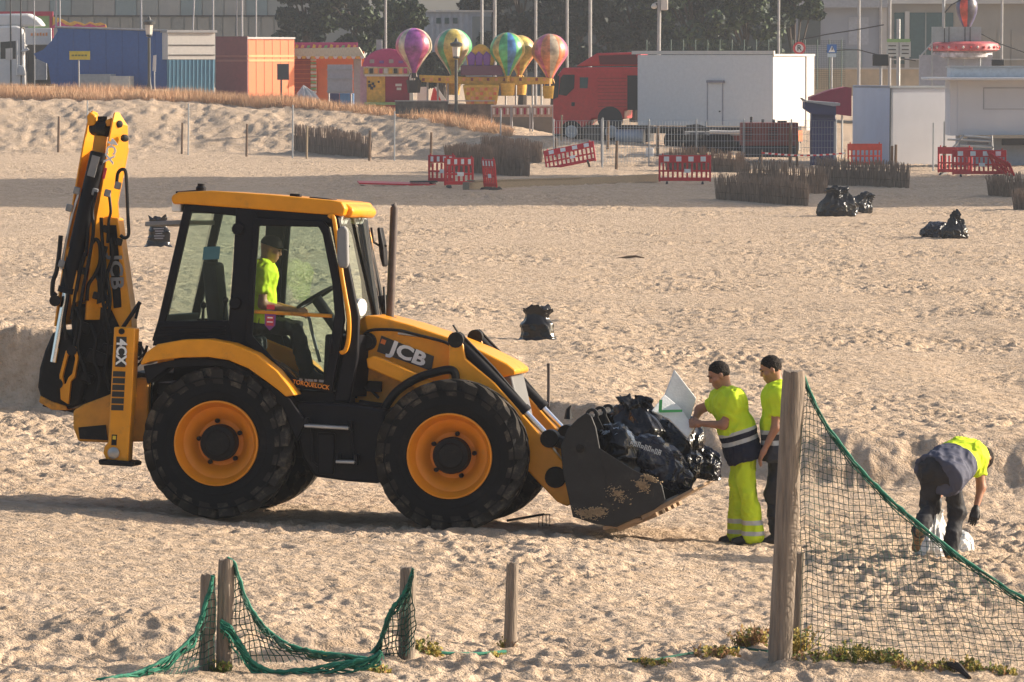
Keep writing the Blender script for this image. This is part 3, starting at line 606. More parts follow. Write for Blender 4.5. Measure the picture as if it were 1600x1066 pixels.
# ---------------- backhoe at the rear
carr = MB(); xa = T3(143, 650, -.9).x
carr.prism(TP([(114, 642), (130, 632), (178, 614), (215, 590), (232, 592), (232, 690), (174, 692), (122, 690), (114, 668)], -.80), -.80, .80); cg = carr.build('backhoe_carriage', M_YD, trac, bevel=.02)
MB().prism(TP([(122, 668), (165, 664), (168, 688), (124, 686)], -.82), -.815, -.803).build('carriage_slot', M_BKD, cg, bevel=.004)
for s in (-1, 1):
    leg = MB(); leg.prism(TP([(178, 511), (211, 513), (207, 610), (201, 700), (200, 722), (167, 721), (161, 708), (163, 698), (169, 690)], -1.12), s * 1.12, s * .92); lg = leg.build('stabiliser_leg', M_Y, trac, bevel=.012)
    MB().prism(TP([(156, 719), (160, 717), (208, 721), (212, 724), (210, 729), (158, 726)], -1.12), s * 1.2, s * .82).build('foot_pad', M_BKD, lg, bevel=.01)
    if s < 0:
        MB().prism(TP([(182, 526), (198, 526.6), (196, 574), (180, 573)], -1.12), -1.126, -1.118).build('sticker', MATS['sticker_black'], lg, smooth=0)
        dn = (T3(188, 574, -1.13) - T3(190, 526, -1.13)).normalized(); up = Vector((dn.z * -1, 0, dn.x)); up = Vector((-dn.z, 0, dn.x))
        lettering('lettering', '4CX', .135, T3(189, 550, -1.13), dn, up, M_WH, lg, .03, .92, .002)
        for k in range(6):
            a, b = 580 + k * 10.5, 588.5 + k * 10.5; off = -k * .55
            MB().prism(TP([(177 + off, a), (196 + off, a + .6), (195.6 + off, b + .6), (176.5 + off, b)], -1.12), -1.125, -1.118).build('ladder_slot', MATS['sticker_black'], lg, smooth=0)
        c = T3(177.5, 708, -1.13); mb = MB(); mb.lathe([(.055, -.01), (.055, .012), (.03, .02), (0, .02)], c=c, axis=(0, -1, 0), n=18); mb.build('leg_pin', M_ST, lg)
        c = T3(190, 518, -1.13); mb = MB(); mb.lathe([(.028, -.01), (.028, .01), (0, .012)], c=c, axis=(0, -1, 0), n=14); mb.build('leg_pin', M_BKD, lg)
        MB().prism(TP([(175, 679), (183, 679.4), (182, 696), (174, 695.6)], -1.12), -1.124, -1.118).build('warning_sticker', M_BK, lg, smooth=0)
        MB().prism(TP([(176.5, 681), (181.5, 681.3), (181, 687), (176, 686.6)], -1.12), -1.128, -1.12).build('warning_sign', mat('sticker_yellow', (.8, .55, .03), .5), lg, smooth=0)
MB().prism(TP([(112, 486), (130, 474), (180, 476), (190, 500), (184, 640), (152, 648), (116, 610)], -.5), -.55, .05).build('kingpost', M_BKD, trac, bevel=.03)
MB().prism(TP([(206, 580), (240, 585), (236, 690), (204, 690)], -.7), -.70, .7).build('rear_frame', M_BKD, trac, bevel=.02)
# dipper: a deep channel seen into from its open side
e1 = [T3(*p, -.62) for p in ((180, 176), (176, 190), (168, 232), (162, 278), (151, 338), (146, 378), (139, 440), (134, 500))]
e2 = [T3(*p, -.42) for p in ((186, 175), (200, 197), (201, 232), (193, 274), (184, 316), (186, 341), (190, 420), (196, 500))]
l1 = [T3(*p, -.36) for p in ((143, 173), (136, 190), (129, 222), (119, 278), (108, 340), (101, 392), (92, 450), (84, 510))]
l2 = [T3(*p, -.16) for p in ((150, 176), (155, 192), (152, 225), (146, 276), (138, 335), (134, 375), (128, 440), (120, 505))]
th = Vector((.02, -.02, 0)); thn = Vector((-.018, .018, 0))
dip = MB(); dip.sheet(e1, e2, thick=thn); dipper = dip.build('dipper_arm', M_Y, trac, smooth=20, bevel=.006)
MB().sheet(l1, l2, thick=th).build('dipper_side', M_Y, dipper, smooth=20, bevel=.006)
MB().sheet(e2[2:], l2[2:], thick=(0, .02, 0)).build('dipper_web', M_YD, dipper, smooth=30)
MB().prism(TP([(138, 182), (143, 175), (152, 181), (152, 196), (140, 197)], -.40), -.48, -.36).build('tip_block', M_Y, dipper, bevel=.012)
MB().prism(TP([(166, 188), (176, 184), (174, 197), (166, 198)], -.52), -.56, -.44).build('tip_block', M_YD, dipper, bevel=.012)
for a_ in (155, 159, 163): MB().tube([T3(a_, 200, -.46), T3(a_ + 1, 182, -.46)], .022, 8).build('tip_pin', M_BKD, dipper)
dn = (T3(164, 268, -.64) - T3(177, 208, -.64)).normalized(); lettering('lettering', '4CX', .13, T3(172.5, 236, -.66), dn, Vector((-dn.z, 0, dn.x)), M_WH, dipper, .03, .95)
MB().prism(TP([(163.5, 262), (168, 263), (164, 280), (160, 279)], -.64), -.655, -.65).build('red_mark', MATS['sticker_red'], dipper, smooth=0)
for px, py in ((186, 194), (195, 216)):
    c = T3(px, py, -.54); mb = MB(); mb.lathe([(.035, -.02), (.035, .015), (.02, .02), (0, .02)], c=c, axis=(.7, -.7, 0), n=14); mb.build('pin', M_BKD, dipper)
mb = MB(); a, b = T3(148, 200, -.38), T3(172, 202, -.52); mb.tube([a, b], .075, 12); mb.build('bucket_knuckle', M_BKD, dipper)
mb = MB(); mb.prism(TP([(148, 212), (168, 212), (158, 300), (135, 300)], -.47), -.50, -.44); mb.build('channel_plate', M_YD, dipper, bevel=.01)
mb = MB(); A, B_ = T3(154, 238, -.62), T3(104, 458, -.62); mb.tube([A, B_], .078, 16); mb.tube([B_ + (A - B_) * .04, B_], .09, 16); rm = mb.build('dipper_ram', M_BK, trac); MB().tube([B_, T3(84, 566, -.62)], .038, 12).build('ram_rod', M_CHR, rm)
mb = MB(); mb.box(A.lerp(B_, .10) + Vector((0, -.085, 0)), (.075, .012, .20), (0, .22, 0)); mb.build('ram_plate', M_GR, rm)
# lower boom
MB().prism(TP([(146, 386), (153, 352), (168, 338), (186, 341), (193, 390), (206, 482), (208, 514), (190, 514), (176, 484), (150, 478), (142, 450)], -.5), -.56, -.30).build('boom', M_Y, trac, bevel=.012)
MB().prism(TP([(170, 352), (182, 352), (186, 400), (190, 480), (178, 482), (172, 400)], -.56), -.575, -.562).build('boom_strip', M_BKD, trac, bevel=.004)
lettering('lettering', 'JCB', .17, T3(181, 425, -.585), (T3(183, 455, -.585) - T3(179, 395, -.585)), Vector((1, 0, .07)), M_GR, trac, .03, 1.25)
for pts, r, m in (
    ([(182, 293), (184, 272), (190, 265), (196, 268), (198, 290), (200, 340), (201, 366), (195, 372), (188, 368)], .017, M_HOSE),
    ([(170, 300), (173, 330), (170, 345), (168, 380)], .014, M_HOSE), ([(160, 256), (152, 256), (142, 275), (138, 320), (137, 370), (134, 400)], .016, M_HOSE),
    ([(143, 382), (150, 374), (156, 384), (156, 410), (148, 430), (138, 446), (136, 470)], .018, M_HOSE),
    ([(166, 385), (160, 410), (158, 440), (155, 470)], .018, M_HOSE), ([(124, 300), (112, 340), (102, 385), (96, 420)], .013, M_ST), ([(133, 395), (126, 420), (118, 460), (112, 500)], .02, M_HOSE),
    ([(95, 368), (92, 400), (88, 425), (83, 440), (82, 462), (88, 458)], .022, M_HOSE), ([(212, 498), (218, 474)], .014, M_BK), ([(150, 430), (160, 450), (168, 470), (160, 490)], .016, M_HOSE), ([(126, 470), (122, 500), (116, 540), (112, 560)], .018, M_HOSE)):
    MB().tube(smooth_path([T3(a, b, -.66) for a, b in pts]), r, 7).build('hydraulic_hose', m, trac)
mb = MB(); p = T3(219, 472, -.9); MB().tube([T3(192, 512, -.9), p], .02, 8).build('lever', M_BK, trac)
for px, py in ((184, 290), (168, 302), (165, 358), (133, 424), (148, 300), (186, 378), (120, 298), (108, 325), (150, 462), (96, 412)):
    mb = MB(); mb.box(T3(px, py, -.655), (.06, .06, .07), (0, .2, .3)); mb.build('pipe_clamp', M_BKD if px % 4 else M_GR, trac, bevel=.01)
MB().prism(TP([(150, 395), (160, 380), (166, 400), (168, 470), (150, 476), (146, 440)], -.56), -.572, -.562).build('boom_recess_shade', M_BKD, trac, bevel=.004)  # dark plate imitates the shaded hollow inside the channel
MB().prism(TP([(118, 400), (132, 380), (140, 400), (134, 470), (112, 478)], -.4), -.44, -.30).build('boom_link', M_YD, trac, bevel=.012)
for k_, pts in enumerate(([(150, 300), (144, 330), (146, 360), (140, 400), (132, 440), (126, 475)], [(158, 340), (160, 380), (164, 420), (160, 455), (164, 490), (172, 520)], [(172, 372), (176, 400), (168, 430), (172, 470), (166, 500), (150, 530)], [(118, 480), (128, 505), (122, 540), (130, 570), (140, 600)], [(140, 505), (150, 530), (146, 560), (156, 590), (150, 620)], [(160, 500), (170, 540), (164, 580), (172, 610)], [(100, 420), (106, 460), (100, 500), (104, 530)])):
    MB().tube(smooth_path([T3(a, b, -.69 + .02 * (k_ % 3)) for a, b in pts]), .017, 7).build('hydraulic_hose', M_HOSE, trac)
for a_, b_, w_ in ((128, 512, .16), (150, 560, .2), (136, 590, .14), (168, 545, .12), (120, 555, .10)): MB().box(T3(a_, b_, -.60), (w_, .12, w_ * .7), (0, .3, .2)).build('valve_body', M_BKD, trac, bevel=.02)
MB().prism(TP([(104, 392), (109, 385), (120, 392), (122, 470), (112, 478)], -.66), -.67, -.655).build('guard_strip', M_YD, trac, bevel=.004)
# backhoe bucket tucked in at the bottom
sh = [(84, 520), (72, 548), (64, 575), (61, 605), (66, 622), (84, 634), (108, 640), (128, 632), (136, 600), (130, 560), (116, 530), (100, 514)]
MB().prism(TP(sh, -.55), -.62, .05).build('digging_bucket', M_BKD, trac, bevel=.03)
MB().prism(TP([(66, 618), (84, 627), (106, 634), (108, 641), (84, 640), (64, 628)], -.55), -.64, .07).build('bucket_lip', M_YD, trac, bevel=.008)
MB().ring(TP([(104, 548), (118, 541), (124, 556), (118, 590), (112, 596), (108, 632), (96, 624), (94, 586)], -.66), TP([(107, 556), (116, 550), (119, 560), (114, 584), (108, 590), (104, 600), (101, 600), (99, 588)], -.66), -.70, -.64).build('tipping_link', M_Y, trac, bevel=.006)
for a_, b_, r_ in ((86, 470, .055), (112, 548, .05), (90, 600, .05)): MB().cyl(T3(a_, b_, -.72), T3(a_, b_, -.4), r_, 12).build('link_pin', M_BKD, trac)
for k in range(4):
    mb = MB(); p = T3(80 + k * 12, 634 + k * 2, -.55 + .16 * k); mb.box(p, (.16, .05, .05), (0, .2, 0), taper=.7); mb.build('bucket_tooth', M_BKD, trac, bevel=.006)
mb = MB(); mb.tube([T3(*p, -.95) for p in ((206, 545), (212, 536), (220, 540), (226, 552), (216, 562))], .014, 6); mb.tube([T3(*p, -.9) for p in ((205, 565), (214, 572), (224, 562), (230, 540))], .014, 6); mb.build('coiled_hose', M_HOSE, trac)
mb = MB(); mb.box(T3(214, 545, -.9), (.08, .1, .14)); mb.build('coupling_block', M_BKD, trac, bevel=.01)
# ------------------------------------------------------------------ people
M_SKIN = mat('skin', (.36, .17, .10), .55, var=.12, scale=25, sub=.08)
M_HIV = None
def bandmat(name, stops, rough=.75, bump=.3, refl=()):
    """cloth with woven-in colour zones: attribute 'band' 0..1 picks the zone"""
    m = bpy.data.materials.new(name); m.use_nodes = True; n = m.node_tree.nodes; L = m.node_tree.links; b = n['Principled BSDF']
    a = n.new('ShaderNodeAttribute'); a.attribute_name = 'band'; r = n.new('ShaderNodeValToRGB'); r.color_ramp.interpolation = 'CONSTANT'
    e = r.color_ramp.elements; e[0].position = 0; e[0].color = (*stops[0][1], 1); e[1].position = stops[1][0]; e[1].color = (*stops[1][1], 1)
    for p, c in stops[2:]: q = e.new(p); q.color = (*c, 1)
    tc = n.new('ShaderNodeTexCoord'); no = n.new('ShaderNodeTexNoise'); no.inputs['Scale'].default_value = 9; no.inputs['Detail'].default_value = 5; L.new(tc.outputs['Object'], no.inputs['Vector'])
    mr = n.new('ShaderNodeMapRange'); mr.inputs[3].default_value = .8; mr.inputs[4].default_value = 1.12; L.new(no.outputs[0], mr.inputs[0])
    mx = n.new('ShaderNodeMix'); mx.data_type = 'RGBA'; mx.blend_type = 'MULTIPLY'; mx.inputs[0].default_value = 1; L.new(a.outputs['Fac'], r.inputs[0]); L.new(r.outputs[0], mx.inputs[6]); L.new(mr.outputs[0], mx.inputs[7])
    L.new(mx.outputs[2], b.inputs['Base Color']); b.inputs['Roughness'].default_value = rough; b.inputs['Specular IOR Level'].default_value = .2
    bp = n.new('ShaderNodeBump'); bp.inputs['Strength'].default_value = bump; bp.inputs['Distance'].default_value = .015; n2 = n.new('ShaderNodeTexNoise'); n2.inputs['Scale'].default_value = 22; n2.inputs['Detail'].default_value = 4
    L.new(tc.outputs['Object'], n2.inputs['Vector']); L.new(n2.outputs[0], bp.inputs['Height']); L.new(bp.outputs[0], b.inputs['Normal'])
    return m
LIME = (.58, .75, .025); NAVY = (.014, .016, .032); SILV = (.50, .51, .50); GREY = (.085, .09, .13)
M_SHIRT1 = bandmat('work_shirt_navy_hem', [(0, NAVY), (.27, SILV), (.345, NAVY), (.44, SILV), (.50, LIME)])
M_SHIRT2 = bandmat('work_shirt_grey_hem', [(0, (.05, .052, .06)), (.22, SILV), (.30, (.05, .052, .06)), (.40, SILV), (.47, LIME)])
M_SHIRT3 = bandmat('work_shirt_grey_back', [(0, GREY), (.62, (.06, .06, .09)), (.66, LIME)])
M_SHIRT4 = bandmat('work_shirt_plain', [(0, NAVY), (.12, LIME)])
M_TROU1 = bandmat('hi_vis_trousers', [(0, LIME), (.075, SILV), (.115, LIME), (.175, SILV), (.215, LIME)])
M_TROU2 = mat('dark_trousers', (.014, .014, .018), .8, var=.35, scale=8, bump=.4, bscale=25)
M_TROU3 = mat('faded_dark_trousers', (.02, .02, .024), .8, var=.45, scale=7, bump=.4, bscale=25)
M_HAIR = mat('dark_hair', (.014, .009, .007), .7, spec=.15, var=.4, scale=30, bump=.6, bscale=90)
M_SHOE = mat('work_shoe', (.02, .017, .015), .6, var=.3); M_SHOET = mat('sandy_shoe_sole', (.20, .13, .07), .9, var=.5, scale=30)
M_GLOVE = mat('black_work_glove', (.012, .012, .013), .6, var=.2)
def hand_sdf(X, Y, Z, wrist, elbow, curl_dir, spread, L=.185, curl=.7, r=.0095):
    wv = Vector(wrist); f = (wv - Vector(elbow)).normalized(); cdv = Vector(curl_dir); cdv = (cdv - f * cdv.dot(f)).normalized(); sd = f.cross(cdv) * spread
    D = cone(X, Y, Z, wv - f * .03, wv + f * .03, .027, .030)
    pm = wv + f * .055
    for k in (-1, -.33, .33, 1):
        D = smin(D, cone(X, Y, Z, wv + f * .02 + sd * k * .018, pm + f * .035 + sd * k * .031, .02, .0135), .015)
    for k, ln in ((-1, .068), (-.33, .078), (.33, .073), (1, .058)):
        b0 = pm + f * .035 + sd * k * .031; d1 = (f * math.cos(curl * .6) + cdv * math.sin(curl * .6)); d2 = (f * math.cos(curl * 1.6) + cdv * math.sin(curl * 1.6))
        b1 = b0 + d1 * ln * .5; b2 = b1 + d2 * ln * .55; D = smin(D, np.minimum(cone(X, Y, Z, b0, b1, r + .001, r), cone(X, Y, Z, b1, b2, r, r * .85)), .004)
    t0 = wv + f * .025 - sd * .024; t1 = t0 + f * .03 - sd * .022 + cdv * .018; t2 = t1 + f * .028 - sd * .004 + cdv * .016
    D = smin(D, np.minimum(cone(X, Y, Z, t0, t1, .015, .0115), cone(X, Y, Z, t1, t2, .0115, .0095)), .008)
    return D
def wrinkle(V, Fq, amp, f1, f2, seed):
    n = np.zeros_like(V); fn = np.cross(V[Fq[:, 2]] - V[Fq[:, 0]], V[Fq[:, 3]] - V[Fq[:, 1]])
    for k in range(4): np.add.at(n, Fq[:, k], fn)
    n /= np.linalg.norm(n, axis=1)[:, None] + 1e-9; x, y, z = V.T
    wx = x + .05 * vn3(x * 5, y * 5, z * 5, seed + 3); wz = z + .06 * vn3(x * 4, y * 4, z * 4, seed + 4)
    a = 1 - 2 * np.abs(vn3(wx * f1, y * f1, wz * f2, seed)); b = 1 - 2 * np.abs(vn3(wx * f1 * 2.3, y * f1 * 2.3, wz * f2 * 2.6, seed + 1))
    return V + n * (amp * (.6 * a + .4 * b - .2))[:, None]
def person(root, J, face, shirt, trou, shoe, hair='short', gloves=(False, False), curl=((0, 0, -1), (0, 0, -1)), curla=(.7, .7), build=1.0, sleeve=.62, boots=True, cap=False, seat=False, hem_cut=True):
    J = {k: Vector(v) for k, v in J.items()}; B = build; f = Vector(face).normalized(); upv = (J['head'] - J['neck']).normalized()
    side = f.cross(upv).normalized(); f = upv.cross(side).normalized(); hd = J['head']
    Mh = (tuple(side), tuple(f), tuple(upv))
    def H(s_, f_, u_): return hd + side * s_ + f * f_ + upv * u_
    def head(X, Y, Z):
        D = ell(X, Y, Z, H(0, -.012, .025), (.076, .098, .098), Mh)
        D = smin(D, ell(X, Y, Z, H(0, .022, -.05), (.058, .068, .068), Mh), .03)
        D = smin(D, cone(X, Y, Z, H(0, .062, -.098), H(0, .055, -.085), .020, .026), .025)
        D = smin(D, cone(X, Y, Z, H(0, .086, .012), H(0, .101, -.026), .008, .0115), .014)
        D = smin(D, ell(X, Y, Z, H(0, .084, .028), (.052, .014, .010), Mh), .012)
        D = smin(D, ell(X, Y, Z, H(0, .085, -.062), (.026, .012, .008), Mh), .006)
        D = smin(D, ell(X, Y, Z, H(0, .083, -.076), (.022, .012, .007), Mh), .005)
        for s_ in (-1, 1):
            D = smin(D, ell(X, Y, Z, H(s_ * .076, -.008, -.008), (.010, .020, .032), Mh), .006)
            D = np.maximum(D, -ell(X, Y, Z, H(s_ * .031, .098, .008), (.018, .014, .010), Mh))
            D = smin(D, ell(X, Y, Z, H(s_ * .045, .05, -.03), (.025, .03, .02), Mh), .02)
        D = smin(D, cone(X, Y, Z, J['neck'] - upv * .05, H(0, -.022, -.06), .062 * B, .055), .03)
        return D
    def limb(X, Y, Z, ks, rs):
        D = None
        for i in range(len(ks) - 1):
            c = cone(X, Y, Z, J[ks[i]], J[ks[i + 1]], rs[i], rs[i + 1]); D = c if D is None else smin(D, c, .03)
        return D
    def torso(X, Y, Z, g=0.0):
        sl_, sr = J['shl'], J['shr']; hl, hr = J['hipl'], J['hipr']; D = None
        cl, cr = sl_.lerp(sr, .22), sl_.lerp(sr, .78); wl, wr = hl.lerp(hr, .12), hl.lerp(hr, .88)
        ml, mr = cl.lerp(wl, .55), cr.lerp(wr, .55)
        for a, b, r1, r2 in ((cl, ml, .115, .125), (cr, mr, .115, .125), (ml, wl, .125, .13), (mr, wr, .125, .13), (cl, cr, .112, .112), (ml.lerp(mr, .5), wl.lerp(wr, .5), .14, .14), (sl_, sr, .07, .07), (J['neck'] - upv * .03, cl.lerp(cr, .5), .065, .11)):
            c = cone(X, Y, Z, a, b, (r1 + 0) * B + g, (r2 + 0) * B + g); D = c if D is None else smin(D, c, .06)
        return D
    pts = np.array([tuple(v) for v in J.values()]); lo, hi = pts.min(0) - .24, pts.max(0) + .24
    Vs, Fs, Ms = [], [], []; nv = 0
    def push(V, Fq, m):
        nonlocal nv
        Vs.append(V); Fs.append(Fq + nv); Ms.append(np.full(len(Fq), m)); nv += len(V)
    def bodyf(X, Y, Z):
        D = torso(X, Y, Z, -.035)
        for s_ in 'lr':
            D = smin(D, limb(X, Y, Z, ['sh' + s_, 'el' + s_, 'wr' + s_], [.055 * B, .041 * B, .027]), .03)
            D = smin(D, limb(X, Y, Z, ['hip' + s_, 'kn' + s_, 'an' + s_], [.065, .042, .034]), .04)
        return smin(D, cone(X, Y, Z, J['neck'] - upv * .06, J['head'] - upv * .05, .058, .05), .03)
    push(*sdf_mesh(bodyf, lo, hi, .014), 0)
    push(*sdf_mesh(head, np.array(hd) - .2, np.array(hd) + .2, .0065), 0)
    for i, s_ in enumerate('lr'):
        wv = np.array(J['wr' + s_]); push(*sdf_mesh(lambda X, Y, Z: hand_sdf(X, Y, Z, J['wr' + s_], J['el' + s_], curl[i], 1 if s_ == 'l' else -1, curl=curla[i]), wv - .2, wv + .2, .0052), 1 if gloves[i] else 0)
    V = np.concatenate(Vs); Fq = np.concatenate(Fs); body = np_obj('body', V, Fq, [M_SKIN, M_GLOVE], root, mi=np.concatenate(Ms))
    # eyes and brows
    mb = MB()
    for s_ in (-1, 1):
        mb.lathe([(0, -.011), (.006, -.008), (.008, 0), (.006, .008), (0, .011)], c=H(s_ * .031, .080, .008), axis=tuple(f), n=10)
    mb.build('eyes', mat('eye', (.05, .035, .03), .25), root)
    mb = MB()
    for s_ in (-1, 1): mb.tube([H(s_ * .014, .099, .027), H(s_ * .034, .098, .033), H(s_ * .050, .086, .027)], .0032, 5)
    mb.build('eyebrows', M_HAIR, root)
    # shirt
    def shirtf(X, Y, Z):
        D = torso(X, Y, Z, .018)
        hm = (J['hipl'] + J['hipr']) / 2; ax = ((J['shl'] + J['shr']) / 2 - hm).normalized()
        for q_ in (.0, .5, 1): e_ = J['hipl'].lerp(J['hipr'], q_); D = smin(D, cone(X, Y, Z, e_, e_ - ax * .16, .156 * B, .164 * B), .03)
        for s_ in 'lr':
            a, b = J['sh' + s_], J['el' + s_]; e = a.lerp(b, sleeve); d = (b - a).normalized()
            c = cone(X, Y, Z, a, a.lerp(b, sleeve + .25), .078 * B, .066 * B); c = np.maximum(c, (X - e.x) * d.x + (Y - e.y) * d.y + (Z - e.z) * d.z)
            D = smin(D, c, .035)
        h0 = hm - ax * .085 if hem_cut else hm - ax * .02
        D = np.maximum(D, -((X - h0.x) * ax.x + (Y - h0.y) * ax.y + (Z - h0.z) * ax.z))
        return D
    V, Fq = sdf_mesh(shirtf, lo, hi, .0115); V = wrinkle(V, Fq, .020, 9, 6, 5)
    hm = (J['hipl'] + J['hipr']) / 2; sm = (J['shl'] + J['shr']) / 2; ax = sm - hm; Lx = ax.length + .06; ax.normalize(); h0 = hm - ax * .06
    band = np.clip(((V - np.array(h0)) @ np.array(ax)) / Lx, 0, 1)
    for s_ in 'lr':                                     # sleeves stay in the shoulder colour
        a, b = np.array(J['sh' + s_]), np.array(J['el' + s_]); d = b - a; t = np.clip((V - a) @ d / (d @ d), 0, 1)
        dist = np.linalg.norm(V - a - t[:, None] * d, axis=1); other = np.abs(torso(V[:, 0], V[:, 1], V[:, 2], .012)) > .012
        band = np.where((dist < .1 * B) & (t > .12) & other, np.maximum(band, .9), band)
    np_obj('shirt', V, Fq, shirt, root, attrs={'band': band})
    mb = MB(); c = J['neck'] + upv * .012; ring_ = [c + (side * math.cos(a) * .07 + f * math.sin(a) * .072) * B + upv * (.012 - .035 * max(0, math.sin(a))) for a in np.linspace(0, 2 * math.pi, 22)]
    mb.tube(ring_, .013, 7, cap=False); mb.build('collar', mat('collar_navy', NAVY, .8), root)
    # trousers
    r0 = .086 if trou is not M_TROU1 else .092; rk = .068 if trou is not M_TROU1 else .082; ra = .062 if trou is not M_TROU1 else .095
    def trouf(X, Y, Z):
        hl, hr = J['hipl'], J['hipr']; hm_ = (hl + hr) / 2
        D = smin(cone(X, Y, Z, hl.lerp(hr, .1) + ax * .03, hl.lerp(hr, .9) + ax * .03, .128 * B, .128 * B), cone(X, Y, Z, hl, hr, .128 * B, .128 * B), .05)
        for s_ in 'lr':
            a, k, n_ = J['hip' + s_], J['kn' + s_], J['an' + s_]
            D = smin(D, smin(cone(X, Y, Z, a, k, r0 * 1.12 * B, rk), cone(X, Y, Z, k, n_.lerp(k, .03), rk, ra), .03), .03)
        top_ = hm_ + ax * .055; zb = min(J['anl'].z, J['anr'].z) - .045; D = np.maximum(D, zb - Z); D = np.maximum(D, (X - top_.x) * ax.x + (Y - top_.y) * ax.y + (Z - top_.z) * ax.z)
        return D
    V, Fq = sdf_mesh(trouf, lo, hi, .0125); V = wrinkle(V, Fq, .026, 8, 6, 9)
    zmin = min(J['anl'].z, J['anr'].z) - .06; np_obj('trousers', V, Fq, trou, root, attrs={'band': np.clip((V[:, 2] - zmin) / 1.0, 0, 1)})
    for s_ in 'lr':
        a, t = J['an' + s_], J['to' + s_]; d = (t - a); d.z = 0 if abs(t.z - a.z) < .12 else d.z; d.normalize(); bk = a - d * .05
        def shoef(X, Y, Z):
            D = cone(X, Y, Z, a + Vector((0, 0, .02)), a + (t - a) * .25, .052, .05); D = smin(D, cone(X, Y, Z, a + (t - a) * .2 - d * .05, t, .046, .040), .03)
            return D
        V, Fq = sdf_mesh(shoef, np.minimum(np.array(a), np.array(t)) - .14, np.maximum(np.array(a), np.array(t)) + .14, .009); np_obj('shoe', V, Fq, shoe, root)
    if cap:
        def hairf(X, Y, Z):
            D = ell(X, Y, Z, H(0, -.012, .035), (.084, .108, .098), Mh); cut = -((X - hd.x) * upv.x + (Y - hd.y) * upv.y + (Z - hd.z) * upv.z) + .025
            D = np.maximum(D, cut); return smin(D, ell(X, Y, Z, H(0, .10, .035), (.065, .06, .008), Mh), .01)
        V, Fq = sdf_mesh(hairf, np.array(hd) - .22, np.array(hd) + .22, .008); np_obj('cap', V, Fq, mat('dark_cap', (.015, .015, .02), .8), root)
    else:
        def hairf(X, Y, Z):
            D = ell(X, Y, Z, H(0, -.014, .029), (.0815, .1025, .1015), Mh)
            ff = (X - hd.x) * f.x + (Y - hd.y) * f.y + (Z - hd.z) * f.z; uu = (X - hd.x) * upv.x + (Y - hd.y) * upv.y + (Z - hd.z) * upv.z
            ss = np.abs((X - hd.x) * side.x + (Y - hd.y) * side.y + (Z - hd.z) * side.z)
            front = np.maximum(ff - .062 + .25 * ss + .012 * vn3(X * 40, Y * 40, Z * 40, 4), .048 - uu); low = -.015 - uu - np.clip(-ff - .005, 0, .06) * 1.1; ear = .0
            cut = np.maximum(np.where(ff > -.01, .088 - uu - (.085 - ff) * 1.05, -1), low)
            return np.maximum(D, cut) + .0035 * vn3(X * 70, Y * 70, Z * 70, 3)
        V, Fq = sdf_mesh(hairf, np.array(hd) - .17, np.array(hd) + .17, .006); np_obj('hair', V, Fq, M_HAIR, root)
def joints(base, Y0, d):
    o = Vector(base); return {k: at(v[0], v[1], Y0 + (v[2] if len(v) > 2 else 0)) - o for k, v in d.items()}
# man loading the bucket
b1 = G(1160, 850); Y1 = b1.y
p1_ = empty('person', b1, 0, 'worker in lime shirt and lime reflective trousers steadying a white foam board', 'person', 'workers clearing the beach')
J1 = joints(b1, Y1, dict(head=(1123, 586), neck=(1135, 613), shl=(1147, 630, -.19), shr=(1128, 626, .19), ell=(1131, 664, -.20), wrl=(1094, 662, -.08), elr=(1093, 640, .24), wrr=(1083, 661, .12),
    hipl=(1162, 706, -.09), hipr=(1160, 704, .09), knl=(1169, 772, -.11), knr=(1153, 770, .10), anl=(1176, 838, -.12), anr=(1153, 836, .10), tol=(1148, 847, -.12), tor=(1129, 845, .1)))
person(p1_, J1, (-1, -.12, -.28), M_SHIRT1, M_TROU1, M_SHOE, gloves=(False, False), curl=((0, 1, -.2), (0, -1, -.3)), build=1.02)
# man behind the tall post
b2 = G(1205, 853); Y2 = b2.y + .1
p2_ = empty('person', b2, 0, 'dark-haired worker in lime shirt and black trousers beside the tall post', 'person', 'workers clearing the beach')
J2 = joints(b2, Y2, dict(head=(1204, 577), neck=(1214, 604), shl=(1214, 620, -.20), shr=(1216, 620, .2), ell=(1212, 668, -.23), wrl=(1195, 702, -.22), elr=(1226, 668, .22), wrr=(1222, 708, .18),
    hipl=(1218, 704, -.09), hipr=(1220, 704, .09), knl=(1208, 772, -.10), knr=(1214, 772, .10), anl=(1215, 840, -.1), anr=(1222, 838, .10), tol=(1190, 849, -.1), tor=(1204, 847, .1)))
person(p2_, J2, (-1, -.05, -.12), M_SHIRT2, M_TROU2, M_SHOE, curl=((1, .2, 0), (1, 0, 0)), curla=(.45, .5))
# man bending down
b3 = G(1480, 876); Y3 = b3.y
p3_ = empty('person', b3, 0, 'worker bending over seen from behind, grey back and lime shoulders, holding a white sack', 'person', 'workers clearing the beach')
J3 = joints(b3, Y3, dict(head=(1535, 716, .62), neck=(1523, 706, .50), shl=(1488, 706, .40), shr=(1528, 716, .34), ell=(1472, 752, .42), wrl=(1466, 781, .34), elr=(1533, 762, .32), wrr=(1525, 794, .24),
    hipl=(1457, 734, 0), hipr=(1487, 742, 0), knl=(1452, 790, .10), knr=(1496, 800, .06), anl=(1437, 832, -.22), anr=(1484, 862, -.03), tol=(1431, 856, -.06), tor=(1487, 872, .14)))
person(p3_, J3, (.35, .55, -.75), M_SHIRT3, M_TROU3, M_SHOET, gloves=(True, True), curl=((0, 1, 0), (0, 1, 0)), curla=(1.0, .6))
